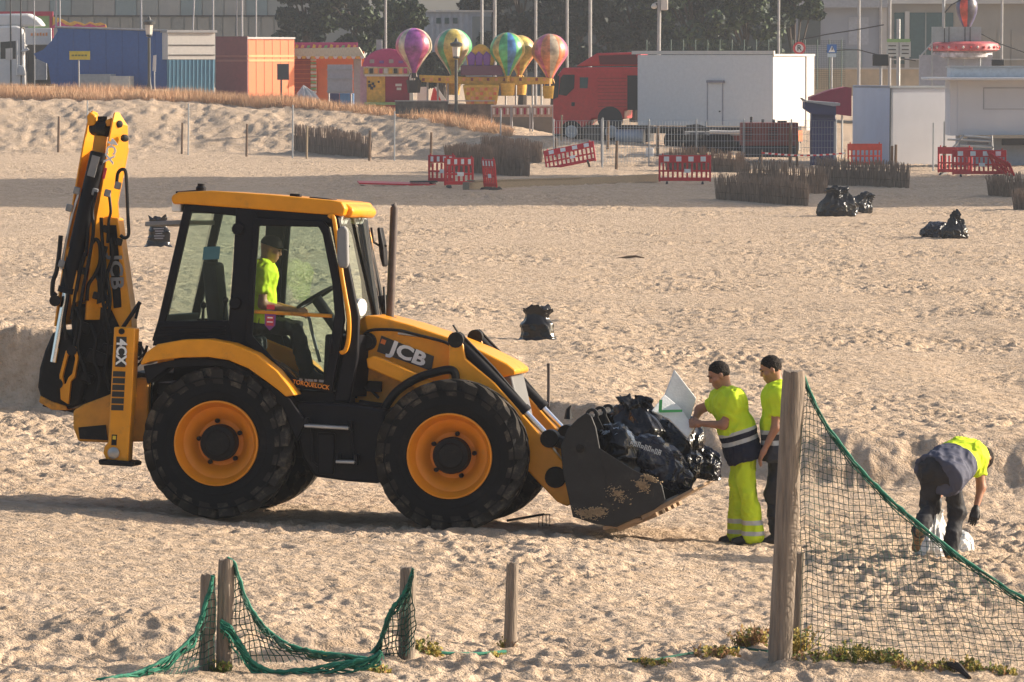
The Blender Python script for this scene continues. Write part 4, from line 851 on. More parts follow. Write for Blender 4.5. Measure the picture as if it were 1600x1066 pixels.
# driver
dseat = TW @ Vector((sx.x + .05, -.05, zf + .47)); Yd = dseat.y
pd_ = empty('person', dseat, 0, 'driver in a lime shirt sitting inside the cab of the backhoe loader', 'person')
J4 = joints(dseat, Yd, dict(head=(424, 389), neck=(415, 416), shl=(409, 428, .19), shr=(410, 430, -.19), ell=(416, 474, .22), wrl=(462, 484, .14), elr=(410, 476, -.24), wrr=(460, 486, -.16),
    hipl=(398, 502, .09), hipr=(398, 502, -.09), knl=(462, 512, .13), knr=(462, 514, -.13), anl=(478, 580, .13), anr=(480, 582, -.13), tol=(500, 590, .13), tor=(502, 592, -.13)))
person(pd_, J4, (1, -.1, -.12), M_SHIRT4, M_TROU2, M_SHOE, cap=True, hem_cut=False, build=1.0, curl=((0, -1, -.5), (0, 1, -.5)))
# ------------------------------------------------------------------ bags and rubbish
def bagmat(name, c, rough=.22):
    m = mat(name, c, rough, var=.4, scale=8, rvar=.1, spec=.4); n = m.node_tree.nodes; L = m.node_tree.links; b = n['Principled BSDF']
    tc = n.new('ShaderNodeTexCoord'); v = n.new('ShaderNodeTexNoise'); v.inputs['Scale'].default_value = 6; v.inputs['Detail'].default_value = 3; v.inputs['Distortion'].default_value = 1.6
    try: v.noise_type = 'RIDGED_MULTIFRACTAL'
    except Exception: pass
    L.new(tc.outputs['Object'], v.inputs['Vector']); bp = n.new('ShaderNodeBump'); bp.inputs['Strength'].default_value = .32; bp.inputs['Distance'].default_value = .03
    L.new(v.outputs[0], bp.inputs['Height']); L.new(bp.outputs[0], b.inputs['Normal']); return m
M_BAG = bagmat('black_bag_film', (.005, .005, .007), .2); M_BAGN = bagmat('navy_bag_film', (.009, .010, .020), .27); M_WBAG = bagmat('white_bag_film', (.72, .72, .70), .35)
_ico = None
def ico():
    global _ico
    if _ico is None:
        bm = bmesh.new(); bmesh.ops.create_icosphere(bm, subdivisions=6, radius=1); bm.verts.ensure_lookup_table()
        _ico = (np.array([tuple(v.co) for v in bm.verts]), np.array([[v.index for v in f.verts] for f in bm.faces])); bm.free()
    return _ico
def bag(name, base, size, seed, m, label, group=None, neck=None, slump=.35, tilt=(0, 0, 0), cat='rubbish bag', flat=True, parent=None):
    P, Fq = ico(); p = P.copy(); rs = np.random.default_rng(seed); s = seed * 3.7
    r = 1 + .16 * vn3(p[:, 0] * 1.4 + s, p[:, 1] * 1.4, p[:, 2] * 1.4, seed)
    q = p + .25 * np.stack([vn3(p[:, 0] * 2 + s, p[:, 1] * 2, p[:, 2] * 2, seed + k) for k in (1, 2, 3)], 1)
    ridge = (1 - np.abs(vn3(q[:, 0] * 2.8 + s, q[:, 1] * 2.8, q[:, 2] * 1.7, seed + 4))) ** 3; fine = (1 - np.abs(vn3(q[:, 0] * 7 + s, q[:, 1] * 7, q[:, 2] * 4, seed + 5))) ** 3
    r = r + .14 * (ridge - .4) + .034 * (fine - .4)
    p = p * r[:, None]
    if flat: p[:, 2] = np.where(p[:, 2] < -.55, -.55 + (p[:, 2] + .55) * .12, p[:, 2]); p[:, :2] *= (1 + .16 * np.clip(-p[:, 2], 0, 1))[:, None]
    if neck:                                             # gathered top pulled up into a ragged tuft
        t = np.clip((p[:, 2] - .35) / .6, 0, 1); d = np.array(neck); pin = 1 - t * .55 + np.clip(t - .7, 0, 1) * 1.3
        ang = np.arctan2(p[:, 1], p[:, 0]); pl_ = 1 + .20 * t * np.sin(ang * 5 + seed + 3 * t) + .16 * t * np.sin(ang * 9 + seed * 2) + .5 * t * vn3(p[:, 0] * 5, p[:, 1] * 5, p[:, 2] * 4, seed + 9)
        p[:, 0] = p[:, 0] * pin * pl_ + d[0] * t; p[:, 1] = p[:, 1] * pin * pl_ + d[1] * t; p[:, 2] += d[2] * t * (1 + .30 * np.sin(ang * 2 + seed) + .12 * np.sin(ang * 5 + seed))
    zmin = p[:, 2].min(); p = p * np.array(size) / 2; M = np.array(Euler(tilt).to_matrix()); p = p @ M.T; p[:, 2] -= p[:, 2].min() + .01
    o = np_obj(name, p, Fq, m, parent, loc=base)
    if label: props(o, label, cat, group)
    return o

# bags in the bucket, positions in the tractor frame
def bkt(px, py, yl): return TW @ T3(px, py, yl)
gb_ = 'rubbish bags heaped in the bucket'
for px, py, yl, sz, sd, m, nk, tl, lb in (
    (994, 722, .22, (.68, .82, .66), 3, M_BAG, (-.25, 0, .22), (0, .12, .3), 'big glossy black rubbish bag at the top of the bucket heap'),
    (1024, 770, -.45, (.74, .62, .48), 5, M_BAGN, None, (0, .50, .1), 'dark rubbish bag with a line of white print at the front of the heap'),
    (1056, 738, .22, (.56, .70, .60), 8, M_BAG, None, (.2, .3, 0), 'crumpled black rubbish bag beneath the green-taped foam sheet'),
    (1094, 748, .30, (.34, .5, .38), 11, M_BAGN, None, (.1, .1, .5), 'small dark rubbish bag nearest the bucket lip'),
    (1074, 750, -.15, (.24, .44, .30), 13, M_BAG, None, (.2, .45, .2), 'small shiny black rubbish bag wedged beside the printed one'),
    (960, 748, -.62, (.50, .54, .58), 17, M_BAG, None, (.1, .1, .1), 'black rubbish bag just inside the near side plate of the bucket'),
    (972, 740, .80, (.62, .62, .66), 19, M_BAGN, None, (0, 0, .4), 'dark rubbish bag at the far side of the bucket, behind the others')):
    bg_ = bag('rubbish_bag', bkt(px, py, yl), sz, sd, m, lb, gb_, nk, tilt=tl)
    if sd == 5:
        c0 = bkt(1008, 700, -.84) - bg_.location; rx = TW.to_3x3() @ (T3(1034, 708, -.84) - T3(986, 690, -.84)).normalized(); mb = MB(); up = TW.to_3x3() @ Vector((.3, -.2, .93)); up = (up - rx * up.dot(rx)).normalized(); nn = rx.cross(up)
        for k in range(9):
            q = c0 + rx * (-.13 + k * .034) + up * (.004 * ((k * 7) % 3)); h_ = .016 + .012 * ((k * 5) % 3 > 0)
            for a_, b_, w_, g_ in ((-.010, 0, .004, h_), (.008, 0, .004, h_ * .9), (0, h_ * .7, .011, .004), (0, -h_ * (.1 + .5 * (k % 2)), .011, .004)):
                mb.add([q + rx * (a_ + i_ * w_) + up * (b_ + j_ * g_) for i_, j_ in ((-1, -1), (1, -1), (1, 1), (-1, 1))], [(0, 1, 2, 3)])
        mb.build('white_print', M_WH, bg_, smooth=0, fix=False)
bag('plastic_sack', bkt(966, 708, -.66), (.34, .30, .22), 23, mat('pale_blue_film', (.40, .46, .52), .35, var=.3), 'pale blue and green plastic sack tucked beside the bucket side plate', None, cat='plastic sack', tilt=(.1, .45, 0))
# foam boards in the loader's hands
M_FOAM = mat('white_foam', (.78, .79, .78), .8, var=.08, scale=12, dirt=(.45, .40, .32), dirt_amt=.12, dirt_scale=7, bump=.2); M_TAPE = mat('green_tape', (.05, .42, .12), .4)
def slab(name, pts, Y, th, m, label=None, cat=None, parent=None, dys=None, bevel=.006):
    P3 = [at(a, b, Y + (dys[i] if dys else 0)) for i, (a, b) in enumerate(pts)]; o = (sum(P3, Vector()) / len(P3)) if parent is None else parent.location.copy()
    n = (P3[1] - P3[0]).cross(P3[-1] - P3[0]).normalized() * th; k = len(P3); mb = MB()
    mb.add([p - o for p in P3] + [p + n - o for p in P3], [tuple(range(k)), tuple(range(2 * k - 1, k - 1, -1))] + [(i, (i + 1) % k, k + (i + 1) % k, k + i) for i in range(k)])
    ob = mb.build(name, m, parent, bevel=bevel)
    if parent is None: ob.location = o
    if label: props(ob, label, cat)
    return ob
Yf = b1.y
slab('foam_board', [(1054, 578), (1088, 622), (1077, 660), (1037, 622)], Yf + .12, .035, M_FOAM, 'white square foam board held upright above the bags', 'foam board', dys=(.05, .05, 0, 0))
fb = slab('foam_sheet', [(1018, 642), (1038, 616), (1062, 636), (1085, 668), (1074, 684), (1045, 655)], Yf - .02, .035, M_FOAM, 'pale foam sheet crossed with green tape in the worker\'s hands', 'foam sheet', dys=(0, .06, .06, 0, -.06, -.05))
slab('tape', [(1030, 625), (1035, 624.5), (1034, 643), (1029, 643)], Yf - .075, .004, M_TAPE, parent=fb, bevel=0); slab('tape', [(1030, 641), (1066, 640), (1066, 644), (1030, 645)], Yf - .085, .004, M_TAPE, parent=fb, bevel=0)
# white sack of the bending worker
sk_ = bag('white_sack', G(1456, 872), (.30, .34, .40), 31, M_WBAG, 'thin white plastic sack hanging between the bending worker\'s legs', None, (.12, .35, 1.0), cat='plastic sack')
bag('white_sack', onz(G(1505, 866).x, G(1505, 866).y + .25), (.22, .26, .24), 37, M_WBAG, 'small white plastic sack bulging behind the bending worker\'s right leg', None, cat='plastic sack')
# loose bags on the beach
gl = 'rubbish bags left on the beach'
def lb(px, py, w_, h_, seed, m, label, neck=None, tilt=(0, 0, 0), dep=.9):
    p = G(px, py); s = F / p.y; return bag('rubbish_bag', p - Vector((0, 0, .02)), (w_ / s, w_ / s * dep, h_ / s), seed, m, label, gl, neck, tilt=tilt)
def sack(px, py, w_, h_, seed, label, prn=False):
    p = G(px, py); s = F / p.y; W = w_ / s; H_ = h_ / s; n, k = 72, 48; V = []
    for j in range(k + 1):
        t = j / k
        for i in range(n):
            a = 2 * math.pi * i / n; rad = (.5 + .025 * math.cos(t * 7 + a + seed) - .08 * t + .16 * max(0, .12 - t) / .12)
            if t > .55: rad *= 1 - .25 * math.sin((t - .55) / .45 * math.pi) 
            ca, sa = math.cos(a), math.sin(a); q = (abs(ca) ** 3.2 + abs(sa) ** 3.2) ** (-1 / 3.2)
            fold = 1 + .05 * math.sin(a * 5 + seed + t * 4) * t + .05 * math.sin(a * 11 + seed + t * 9) * max(0, t - .5) * 2
            zz = t * (1 + (.07 * math.sin(a * 2 + seed) + .05 * math.sin(a * 5 + seed * 2) + .02 * math.sin(a * 11)) * max(0, t - .6) / .4)
            V.append((ca * q * rad * W * fold, sa * q * rad * W * .62 * fold, zz * H_ * .95))
    V.append((0, 0, H_ * .8)); V.append((0, 0, 0)); V = np.array(V)
    nz = vn3(V[:, 0] * 9 + seed, V[:, 1] * 9, V[:, 2] * 12, seed); rd = (1 - np.abs(vn3(V[:, 0] * 8 + seed + V[:, 2] * 3, V[:, 1] * 8, V[:, 2] * 6, seed + 1))) ** 3
    V[:-2, :2] *= (1 + .05 * nz + .10 * (rd - .4))[:-2, None]
    Fq = [[j * n + i, j * n + (i + 1) % n, (j + 1) * n + (i + 1) % n, (j + 1) * n + i] for j in range(k) for i in range(n)]
    Ft = [[k * n + i, k * n + (i + 1) % n, (k + 1) * n, (k + 1) * n] for i in range(n)]
    me = bpy.data.meshes.new('rubbish_bag'); me.from_pydata(V.tolist(), [], [tuple(f) for f in Fq] + [tuple(f[:3]) for f in Ft]); me.materials.append(M_BAG); me.polygons.foreach_set('use_smooth', [True] * len(me.polygons))
    o = bpy.data.objects.new('rubbish_bag', me); col.objects.link(o); o.location = p - Vector((0, 0, .03)); props(o, label, 'rubbish bag', gl); o.rotation_euler = (0, 0, .2)
    if prn:
        mb = MB()
        for j in range(5): mb.box((-.02 + .01 * (j % 2), -W * .335, H_ * (.62 - j * .075)), (W * (.45 - .08 * (j % 3)), .004, H_ * .035))
        mb.build('print_line', mat('bag_print_grey', (.22, .22, .26), .6), o, smooth=0)
sack(248, 386, 36, 50, 41, 'upright dark rubbish bag with grey print, seen past the raised rear window', True)
sack(840, 531, 54, 56, 43, 'lone upright black rubbish bag standing mid-beach beyond the bonnet')
lb(1308, 338, 58, 46, 45, M_BAG, 'larger black rubbish bag of the pair in front of the brush screen', (.1, 0, .35)); lb(1342, 334, 40, 30, 47, M_BAG, 'smaller black rubbish bag leaning against its pair by the brush screen', (.5, 0, .5), (0, .3, 0))
lb(1463, 371, 46, 32, 49, M_BAGN, 'flatter dark rubbish bag of the pair out on the right', None); lb(1490, 373, 40, 38, 51, M_BAG, 'tied black rubbish bag with a pointed top out on the right', (.1, 0, .6))
# ------------------------------------------------------------------ posts and nets in front
M_WOOD = mat('weathered_post_wood', (.25, .20, .155), .9, var=.35, scale=5, stretch=(8, 8, .6), bump=.8, bscale=9)
def post(px, py, tx, ty, wpx, label, group='weathered timber posts', topw=None, name='timber_post', split=True, m=None):
    b = G(px, py); s = F / b.y; t = at(tx, ty, b.y) - b; r0, r1 = wpx / s / 2, (topw or wpx * .94) / s / 2; n, k = 28, 26; V = []; sd = px * .37
    for j in range(k + 1):
        u = j / k; c = t * u + Vector((0, 0, -.25 * (1 - u) if j == 0 else 0))
        for i in range(n):
            a = 2 * math.pi * i / n; r = r0 + (r1 - r0) * u; r *= 1 + .035 * float(vn2(a * 1.2 + sd, u * 3, 5)) + .02 * float(vn2(i * .9 + sd, u * 9, 6))
            if split and abs((a - 4.35 + .06 * math.sin(u * 7 + sd)) ) < .12: r *= .84
            if j == k: r *= .93
            V.append(tuple(c + Vector((math.cos(a) * r, math.sin(a) * r, .012 * float(vn2(i * .7 + sd, 2, 8)) if j == k else 0))))
    mb = MB(); fs = [(j * n + i, j * n + (i + 1) % n, (j + 1) * n + (i + 1) % n, (j + 1) * n + i) for j in range(k) for i in range(n)] + [tuple(range(k * n, (k + 1) * n))]
    mb.add(V, fs); o = mb.build(name, m or M_WOOD, None, smooth=50); o.location = b; props(o, label, 'post', group); return o
post(323, 1046, 325, 898, 25, 'shorter pale timber post of the left pair with green net hung on it')
post(351, 1047, 354, 873, 27, 'taller brown timber post of the left pair with green net over its top')
post(635, 1027, 638, 887, 27, 'short split timber post with bunched green net on its left side')
post(797, 1012, 801, 880, 21, 'bare short timber post standing alone')
tall = post(1218, 1031, 1241, 580, 38, 'tall cracked timber post holding the big green net', topw=36)
post(1246, 1012, 1250, 863, 17, 'thin short post tucked behind the tall post')
M_NET = mat('green_net_twine', (.012, .085, .055), .8, var=.35, scale=20); M_NETD = mat('dark_net_twine', (.012, .060, .042), .85, var=.4, scale=15); M_ROPE = mat('green_rope', (.012, .16, .10), .75, var=.3, scale=30)
def plin(pts, t):
    d = [0]; 
    for a, b in zip(pts, pts[1:]): d.append(d[-1] + math.hypot(b[0] - a[0], b[1] - a[1]))
    x = t * d[-1]; return (float(np.interp(x, d, [p[0] for p in pts])), float(np.interp(x, d, [p[1] for p in pts])))
def net(name, label, top0, bot0, Y, cell, seed, r=.0034, rope=.011, group=None, m=None, Yfun=None, ragged=6, bunch=.02):
    top = [(p.x, p.y) for p in smooth_path([(a, b, 0) for a, b in top0])]; bot = bot0
    o = props(empty(name, at(*bot[0], Y)), label, 'net', group); org = o.location.copy(); Yfun = Yfun or (lambda px: Y)
    Lb = sum(math.hypot(b[0] - a[0], b[1] - a[1]) for a, b in zip(top, top[1:])); nc = max(4, int(Lb / cell * .75)); mb = MB(); cols = []
    for i in range(nc + 1):
        t = i / nc; T_, B_ = plin(top, t), plin(bot, t); L = math.hypot(T_[0] - B_[0], T_[1] - B_[1]); nr = max(1, int(L / cell)); c = []
        for j in range(nr + 1):
            v = j * cell / max(L, 1e-3); v = min(v, 1); px = B_[0] + (T_[0] - B_[0]) * v; py = B_[1] + (T_[1] - B_[1]) * v
            e = math.sin(math.pi * min(v, 1)) if L > 2 * cell else 0
            px += 5 * e * float(vn2(t * 9, v * 4, seed)) + 1.6 * float(vn2(i * .9, j * .9, seed + 5)); py += 5 * e * float(vn2(t * 9 + 5, v * 4, seed + 1)) + 1.6 * float(vn2(i * .8, j * .8 + 9, seed + 6))
            c.append(at(px, py, Yfun(px) + .10 * float(vn2(t * 6, v * 5, seed + 2)) * e) - org)
        c.append(at(T_[0], T_[1], Yfun(T_[0])) - org); cols.append(c)
    for c in cols: mb.tube(c, r, 3, cap=False)
    for j in range(1, max(len(c) for c in cols)):
        run = []
        for c in cols + [[]]:
            if j < len(c): run.append(c[j])
            else:
                if len(run) > 1: mb.tube(run, r, 3, cap=False)
                run = []
    mesh_ = mb.build('net_mesh', m or M_NETD, o, smooth=0, fix=False)
    tp = [plin(top, k / 60) for k in range(61)]; rp_ = [at(a + .9 * float(vn2(k * .6, 1, seed)), b + .9 * float(vn2(k * .6, 5, seed)), Yfun(a)) - org for k, (a, b) in enumerate(tp)]; rope_ = [rope * (1 + .35 * float(vn2(k * .8, 2, seed))) for k in range(61)]; mb = MB(); mb.tube(rp_, rope_, 7); mb.build('edge_rope', M_ROPE, o)
    rs = np.random.default_rng(seed); mb = MB()
    for k in range(ragged):
        ph = rs.uniform(0, 9); mb.tube([p + Vector((0, .02 * math.sin(i * .7 + ph), -bunch * (.5 + .8 * math.sin(i * .55 + ph)) - bunch * k * .35)) for i, p in enumerate(rp_)], r * 1.5, 4)
    if ragged: mb.build('bunched_twine', M_NET if m is None else M_ROPE, o)
    return o
gn = 'green nets strung on the posts'; Yt = tall.location.y
net('beach_net', 'big sagging green net hung from the tall post to the right edge', [(1256, 586), (1266, 612), (1290, 660), (1330, 716), (1380, 770), (1440, 822), (1510, 876), (1600, 934), (1720, 985)], [(1250, 1018), (1262, 1014), (1320, 1022), (1400, 1030), (1500, 1034), (1600, 1042), (1640, 1046), (1680, 1048), (1720, 1050)], Yt, 10, 5, group=gn, ragged=5, r=.0029)
net('beach_net', 'green net trailing down from the left pair of posts to the sand on the left', [(333, 900), (326, 925), (316, 958), (304, 990), (284, 1011), (254, 1032), (215, 1050), (150, 1064)], [(336, 1046), (326, 1048), (310, 1052), (290, 1058), (268, 1064), (240, 1070), (205, 1076), (165, 1080)], G(323, 1046).y - .12, 11, 9, group=gn, Yfun=(lambda px, a_=G(170, 1062).y, b_=G(323, 1046).y - .12: float(np.interp(px, [170, 325], [a_, b_]))), r=.0045, rope=.013, ragged=8, m=M_NETD)
net('beach_net', 'green net draped over the brown post and spread on the sand to its right', [(356, 872), (367, 882), (376, 912), (390, 946), (412, 978), (446, 1004), (490, 1018), (540, 1024), (575, 1030)], [(362, 1042), (372, 1040), (390, 1036), (412, 1034), (440, 1036), (470, 1034), (505, 1031), (545, 1032), (577, 1034)], G(351, 1047).y - .02, 10.5, 13, group=gn, r=.0045, rope=.012, ragged=5)
net('beach_net', 'thick bunched green net looping along the sand between the posts', [(344, 970), (358, 978), (372, 998), (384, 1020), (402, 1040), (430, 1049), (470, 1047), (510, 1040), (545, 1034), (575, 1030), (596, 1018)], [(350, 1000), (362, 1012), (374, 1030), (388, 1042), (406, 1052), (434, 1058), (470, 1056), (512, 1050), (546, 1044), (578, 1040), (598, 1030)], G(420, 1052).y, 7, 17, group=gn, r=.005, rope=.014, ragged=9, m=M_ROPE)
net('beach_net', 'green net bunched against the left side of the split post', [(645, 888), (641, 905), (630, 928), (612, 952), (602, 975), (594, 1000), (578, 1024), (556, 1040)], [(646, 1012), (644, 1016), (640, 1022), (632, 1028), (620, 1030), (606, 1032), (584, 1036), (560, 1046)], G(635, 1027).y - .09, 9, 21, group=gn, r=.0048, rope=.012, ragged=7)
mb = MB(); pts = [G(x, y) for x, y in ((676, 1021), (700, 1023), (730, 1024), (760, 1023), (790, 1020))]; o0 = pts[0].copy(); mb.tube([p - o0 + Vector((0, 0, .01)) for p in pts], .012, 6); ob = mb.build('loose_rope', M_ROPE, None); ob.location = o0; props(ob, 'loose green rope lying half buried near the lone short post', 'rope')
mb = MB(); pts = [G(x, y) for x, y in ((980, 1032), (1020, 1034), (1060, 1026), (1100, 1020), (1150, 1014), (1200, 1020))]; o0 = pts[0].copy(); mb.tube([p - o0 + Vector((0, 0, .01)) for p in pts], .010, 6); ob = mb.build('loose_rope', M_NET, None); ob.location = o0; props(ob, 'loose dark green rope on the sand left of the tall post', 'rope')
# weeds
M_LEAF = [mat('weed_green', (.13, .15, .02), .8, var=.4, scale=9), mat('weed_yellow', (.33, .25, .04), .8, var=.35, scale=9), mat('weed_dry', (.25, .13, .05), .85, var=.4, scale=9)]
def weed(px, py, wpx, hpx, n, mi, label, seed):
    p = G(px, py); s = F / p.y; rs = np.random.default_rng(seed); mb = MB(); W, H_ = wpx / s / 2, hpx / s
    for k in range(n):
        a = rs.uniform(0, 6.283); rr = math.sqrt(rs.uniform()) * W; x, y = math.cos(a) * rr, math.sin(a) * rr * .7; h = H_ * rs.uniform(.35, 1) * (1 - .5 * rr / W)
        z0 = float(height(p.x + x, p.y + y)) - p.z - .01; lean = Vector((rs.normal(0, .4) * h, rs.normal(0, .4) * h, h)); b0 = Vector((x, y, z0)); c = int(rs.choice(3, p=mi))
        mb.tube([b0, b0 + lean * .5, b0 + lean], [.0035, .003, .0015], 3, mi=c, cap=False)
        for q in range(4):
            t = rs.uniform(.3, 1); c0 = b0 + lean * t; d = Vector((rs.normal(), rs.normal(), rs.normal(.2))).normalized() * rs.uniform(.015, .04); w2 = d.orthogonal().normalized() * d.length * .4
            mb.add([c0, c0 + d * .5 + w2, c0 + d, c0 + d * .5 - w2], [(0, 1, 2, 3)], c)
    ob = mb.build('weed', M_LEAF, None, smooth=0, fix=False); ob.location = p; props(ob, label, 'weed', 'weeds at the post feet'); return ob
for a in ((668, 1021, 44, 34, 70, (.35, .5, .15), 'yellow green weed right of the split post', 1), (592, 1050, 40, 14, 40, (.3, .6, .1), 'low yellow weed in front of the split post', 2), (499, 1028, 34, 14, 40, (.2, .7, .1), 'small yellow weed beside the net on the sand', 3),
          (346, 1050, 22, 26, 40, (.7, .25, .05), 'green weed at the foot of the left pair of posts', 4), (792, 1012, 20, 26, 30, (.2, .4, .4), 'tuft of dry weed at the lone short post', 5), (1176, 1012, 60, 52, 130, (.15, .35, .5), 'tall dry brown weed left of the tall post', 6),
          (1120, 1024, 70, 26, 90, (.2, .25, .55), 'low dry weed spreading left of the tall post', 7), (1246, 1022, 34, 80, 90, (.25, .6, .15), 'tall yellow weed growing up through the net beside the tall post', 8), (1335, 1030, 60, 40, 90, (.5, .45, .05), 'green and yellow weed at the net foot', 9), (1280, 1032, 80, 22, 110, (.5, .25, .25), 'low green weed just right of the tall post', 10),
          (1388, 1034, 60, 34, 90, (.55, .3, .15), 'dark green weed farther along the net foot', 11), (1505, 1046, 60, 28, 80, (.3, .6, .1), 'yellow weed by the charred stick', 12), (1440, 1044, 90, 16, 90, (.2, .35, .45), 'thin brown weed patch below the net', 13), (1560, 1050, 60, 14, 50, (.3, .4, .3), 'thin weed patch at the right bottom corner', 14), (1018, 1036, 60, 10, 40, (.3, .3, .4), 'faint weed runner at the end of the loose rope', 15), (775, 1024, 26, 8, 20, (.6, .3, .1), 'tiny green weed on the rope left of the lone post', 16)):
    weed(*a)
mb = MB(); a, b = G(1478, 1042), G(1515, 1062); mb.tube([Vector((0, 0, .02)), (b - a) * .5 + Vector((0, 0, .05)), b - a + Vector((0, 0, .01))], [.02, .03, .015], 7); ob = mb.build('stick', mat('charred_wood', (.03, .02, .015), .9), None); ob.location = a; props(ob, 'dark charred stick lying on the sand under the net', 'stick')
p = G(856, 645); mb = MB(); t = at(857, 568, p.y) - p; mb.tube([Vector((0, 0, -.2)), t * .5 + Vector((.004, 0, 0)), t], [.020, .018, .017], 7); ob = mb.build('stake', M_RUST, None); ob.location = p; props(ob, 'thin rusty stake upright in the sand behind the loader ram', 'stake')
p = G(850, 822); s_ = F / p.y; mb = MB()
for k in range(4): mb.tube([(-.05 + k * .035, 0, -.04), (-.05 + k * .035, 0, .06), (-.045 + k * .032, .02, .11)], .004, 5)
mb.tube([(-.05, .02, .11), (.06, .02, .11)], .006, 5); mb.tube([(.0, .02, .11), (-.35, .35, .02)], .012, 6); ob = mb.build('garden_fork', M_BKD, None); ob.location = p; props(ob, 'small fork lying with its tines up behind the front wheel', 'fork')
# ------------------------------------------------------------------ background
class BG:
    def __init__(s, name, label, cat, px, Y, yaw=0.0, group=None, z=None):
        s.Y = Y; s.s = F / Y; s.px = px; s.x0 = (px - 800) / s.s; z = float(height(s.x0, Y)) if z is None else z; s.z0 = z; s.c = math.cos(yaw); s.sn = math.sin(yaw)
        s.root = empty(name, (s.x0, Y, z), -yaw, label, cat, group)
    def X(s, px): return (px - s.px) / s.s / s.c
    def E(s, px): return (px - s.px) / s.s / s.sn          # along the end wall of a turned box
    def Z(s, py): return at(800, py, s.Y).z - s.z0
    def box(s, name, x0, x1, t, b, d0, d1, m, parent=None, bevel=0.0):
        z1 = s.Z(t); z0 = s.Z(b) if b is not None else -.05; X0, X1 = s.X(x0), s.X(x1)
        return MB().box(((X0 + X1) / 2, (d0 + d1) / 2, (z0 + z1) / 2), (abs(X1 - X0), abs(d1 - d0), abs(z1 - z0))).build(name, m, parent or s.root, bevel=bevel)
    def end(s, name, e0, e1, t, b, m, th=.02, parent=None, off=.0):     # panel on the end wall (local x = 0)
        z1 = s.Z(t); z0 = s.Z(b) if b is not None else -.05; a, b_ = s.E(e0), s.E(e1)
        return MB().box((off + th / 2, (a + b_) / 2, (z0 + z1) / 2), (th, abs(b_ - a), abs(z1 - z0))).build(name, m, parent or s.root)
    def prism(s, name, pts, d0, d1, m, parent=None, bevel=0.0): return MB().prism([(s.X(a), s.Z(b)) for a, b in pts], d0, d1).build(name, m, parent or s.root, bevel=bevel)
    def P(s, px, py, d=0.0): return Vector((s.X(px), d, s.Z(py)))
    def tube(s, name, pts, r, m, n=6, parent=None): return MB().tube([s.P(*p) for p in pts], r, n).build(name, m, parent or s.root)
PM = lambda n, c, r=.6, *a, **k: mat(n, c, r, *a, **k)
B_BLUE = PM('blue_tarpaulin', (.012, .085, .30), .6, bump=.3, bscale=3); B_WHT = PM('white_panel_paint', (.66, .66, .66), .45, var=.05); B_OFF = PM('offwhite_panel', (.60, .57, .53), .5, var=.06)
B_TEAL = PM('blue_curtain', (.10, .25, .36), .7, var=.2, stretch=(6, 6, .5)); B_ORG = PM('orange_panel', (.68, .16, .045), .55, var=.06); B_ORL = PM('pale_orange_stripe', (.75, .32, .12), .55)
B_RED = PM('truck_red', (.56, .024, .028), .4, coat=.3); B_PINK = PM('fairground_pink', (.45, .04, .16), .5); B_YEL = PM('fairground_yellow', (.66, .38, .05), .5, var=.25); B_MAG = PM('deep_magenta', (.30, .012, .05), .55)
B_GRN = PM('fairground_green', (.22, .38, .16), .55); B_DK = PM('dark_metal', (.02, .021, .024), .55); B_GLS = PM('dark_glass', (.02, .03, .035), .08); B_POLE = PM('pale_pole', (.33, .33, .34), .5, .1); B_GAL = PM('galvanised_steel', (.38, .40, .42), .45, .5)
B_STAKE = PM('brown_stake', (.14, .09, .055), .85, var=.3); B_BRN = PM('rust_red_paint', (.25, .055, .04), .6, var=.2, dirt=(.12, .07, .05), dirt_amt=.2); B_NAVY = PM('kiosk_blue', (.02, .03, .12), .5); B_PUR = PM('purple_paint', (.18, .06, .30), .5)
B_CON = PM('pale_concrete', (.42, .41, .40), .85, var=.1, scale=.8); B_HALL = PM('hall_cladding', (.20, .225, .225), .6, var=.12, scale=.4); B_BEI = PM('beige_render', (.25, .235, .21), .85, var=.1, scale=.5); B_TGL = PM('teal_glass', (.035, .085, .095), .15); B_LBL = PM('pale_blue_render', (.27, .30, .36), .85, var=.08, scale=.5)
B_BRED = PM('barrier_red_plastic', (.55, .012, .022), .42, var=.1); B_BOR = PM('barrier_orange_plastic', (.80, .07, .03), .45); B_REFL = PM('barrier_white', (.75, .75, .74), .5); B_REED = PM('dry_brush', (.29, .21, .155), .95, var=.5, scale=3, stretch=(9, 9, .5)); B_PLK = PM('grey_plank', (.26, .21, .15), .9, var=.25, stretch=(.5, 6, 6))
# --- dune grass (too many blades to count)
def dune_grass():
    rs = np.random.default_rng(5); n = 42000; u = (rs.uniform(-60, 800, n) - 800) / F; pl = np.interp(u, _u, _pl); toe = np.interp(u, _u, _toe)
    Y = toe + 12.2 + rs.uniform(0, 1, n) ** 1.3 * 7; X = u * Y; keep = rs.uniform(0, 1, n) < np.clip((pl - .55) * 2.2, 0, 1) * (.55 + .6 * (vn2(X * .3, Y * .3, 77) > -.25)); X, Y = X[keep], Y[keep]; n = len(X); Z = height(X, Y) - .05
    h = rs.uniform(.22, .62, n) * (1 + .3 * vn2(X * .25, Y * .2, 78)); a = rs.uniform(0, np.pi, n); wd = .014; lx, ly = rs.normal(0, .16, n), rs.normal(0, .12, n)
    V = np.empty((n, 3, 3)); V[:, 0] = np.stack([X - np.cos(a) * wd, Y - np.sin(a) * wd, Z], 1); V[:, 1] = np.stack([X + np.cos(a) * wd, Y + np.sin(a) * wd, Z], 1); V[:, 2] = np.stack([X + lx, Y + ly, Z + h], 1)
    o = np_obj('dune_grass', V.reshape(-1, 3), np.arange(n * 3).reshape(-1, 3), [PM('dry_dune_grass', (.60, .38, .22), .9, var=.3, scale=.6)], smooth=False); props(o, 'dry orange grass along the dune crest', 'grass', kind='stuff')
dune_grass()
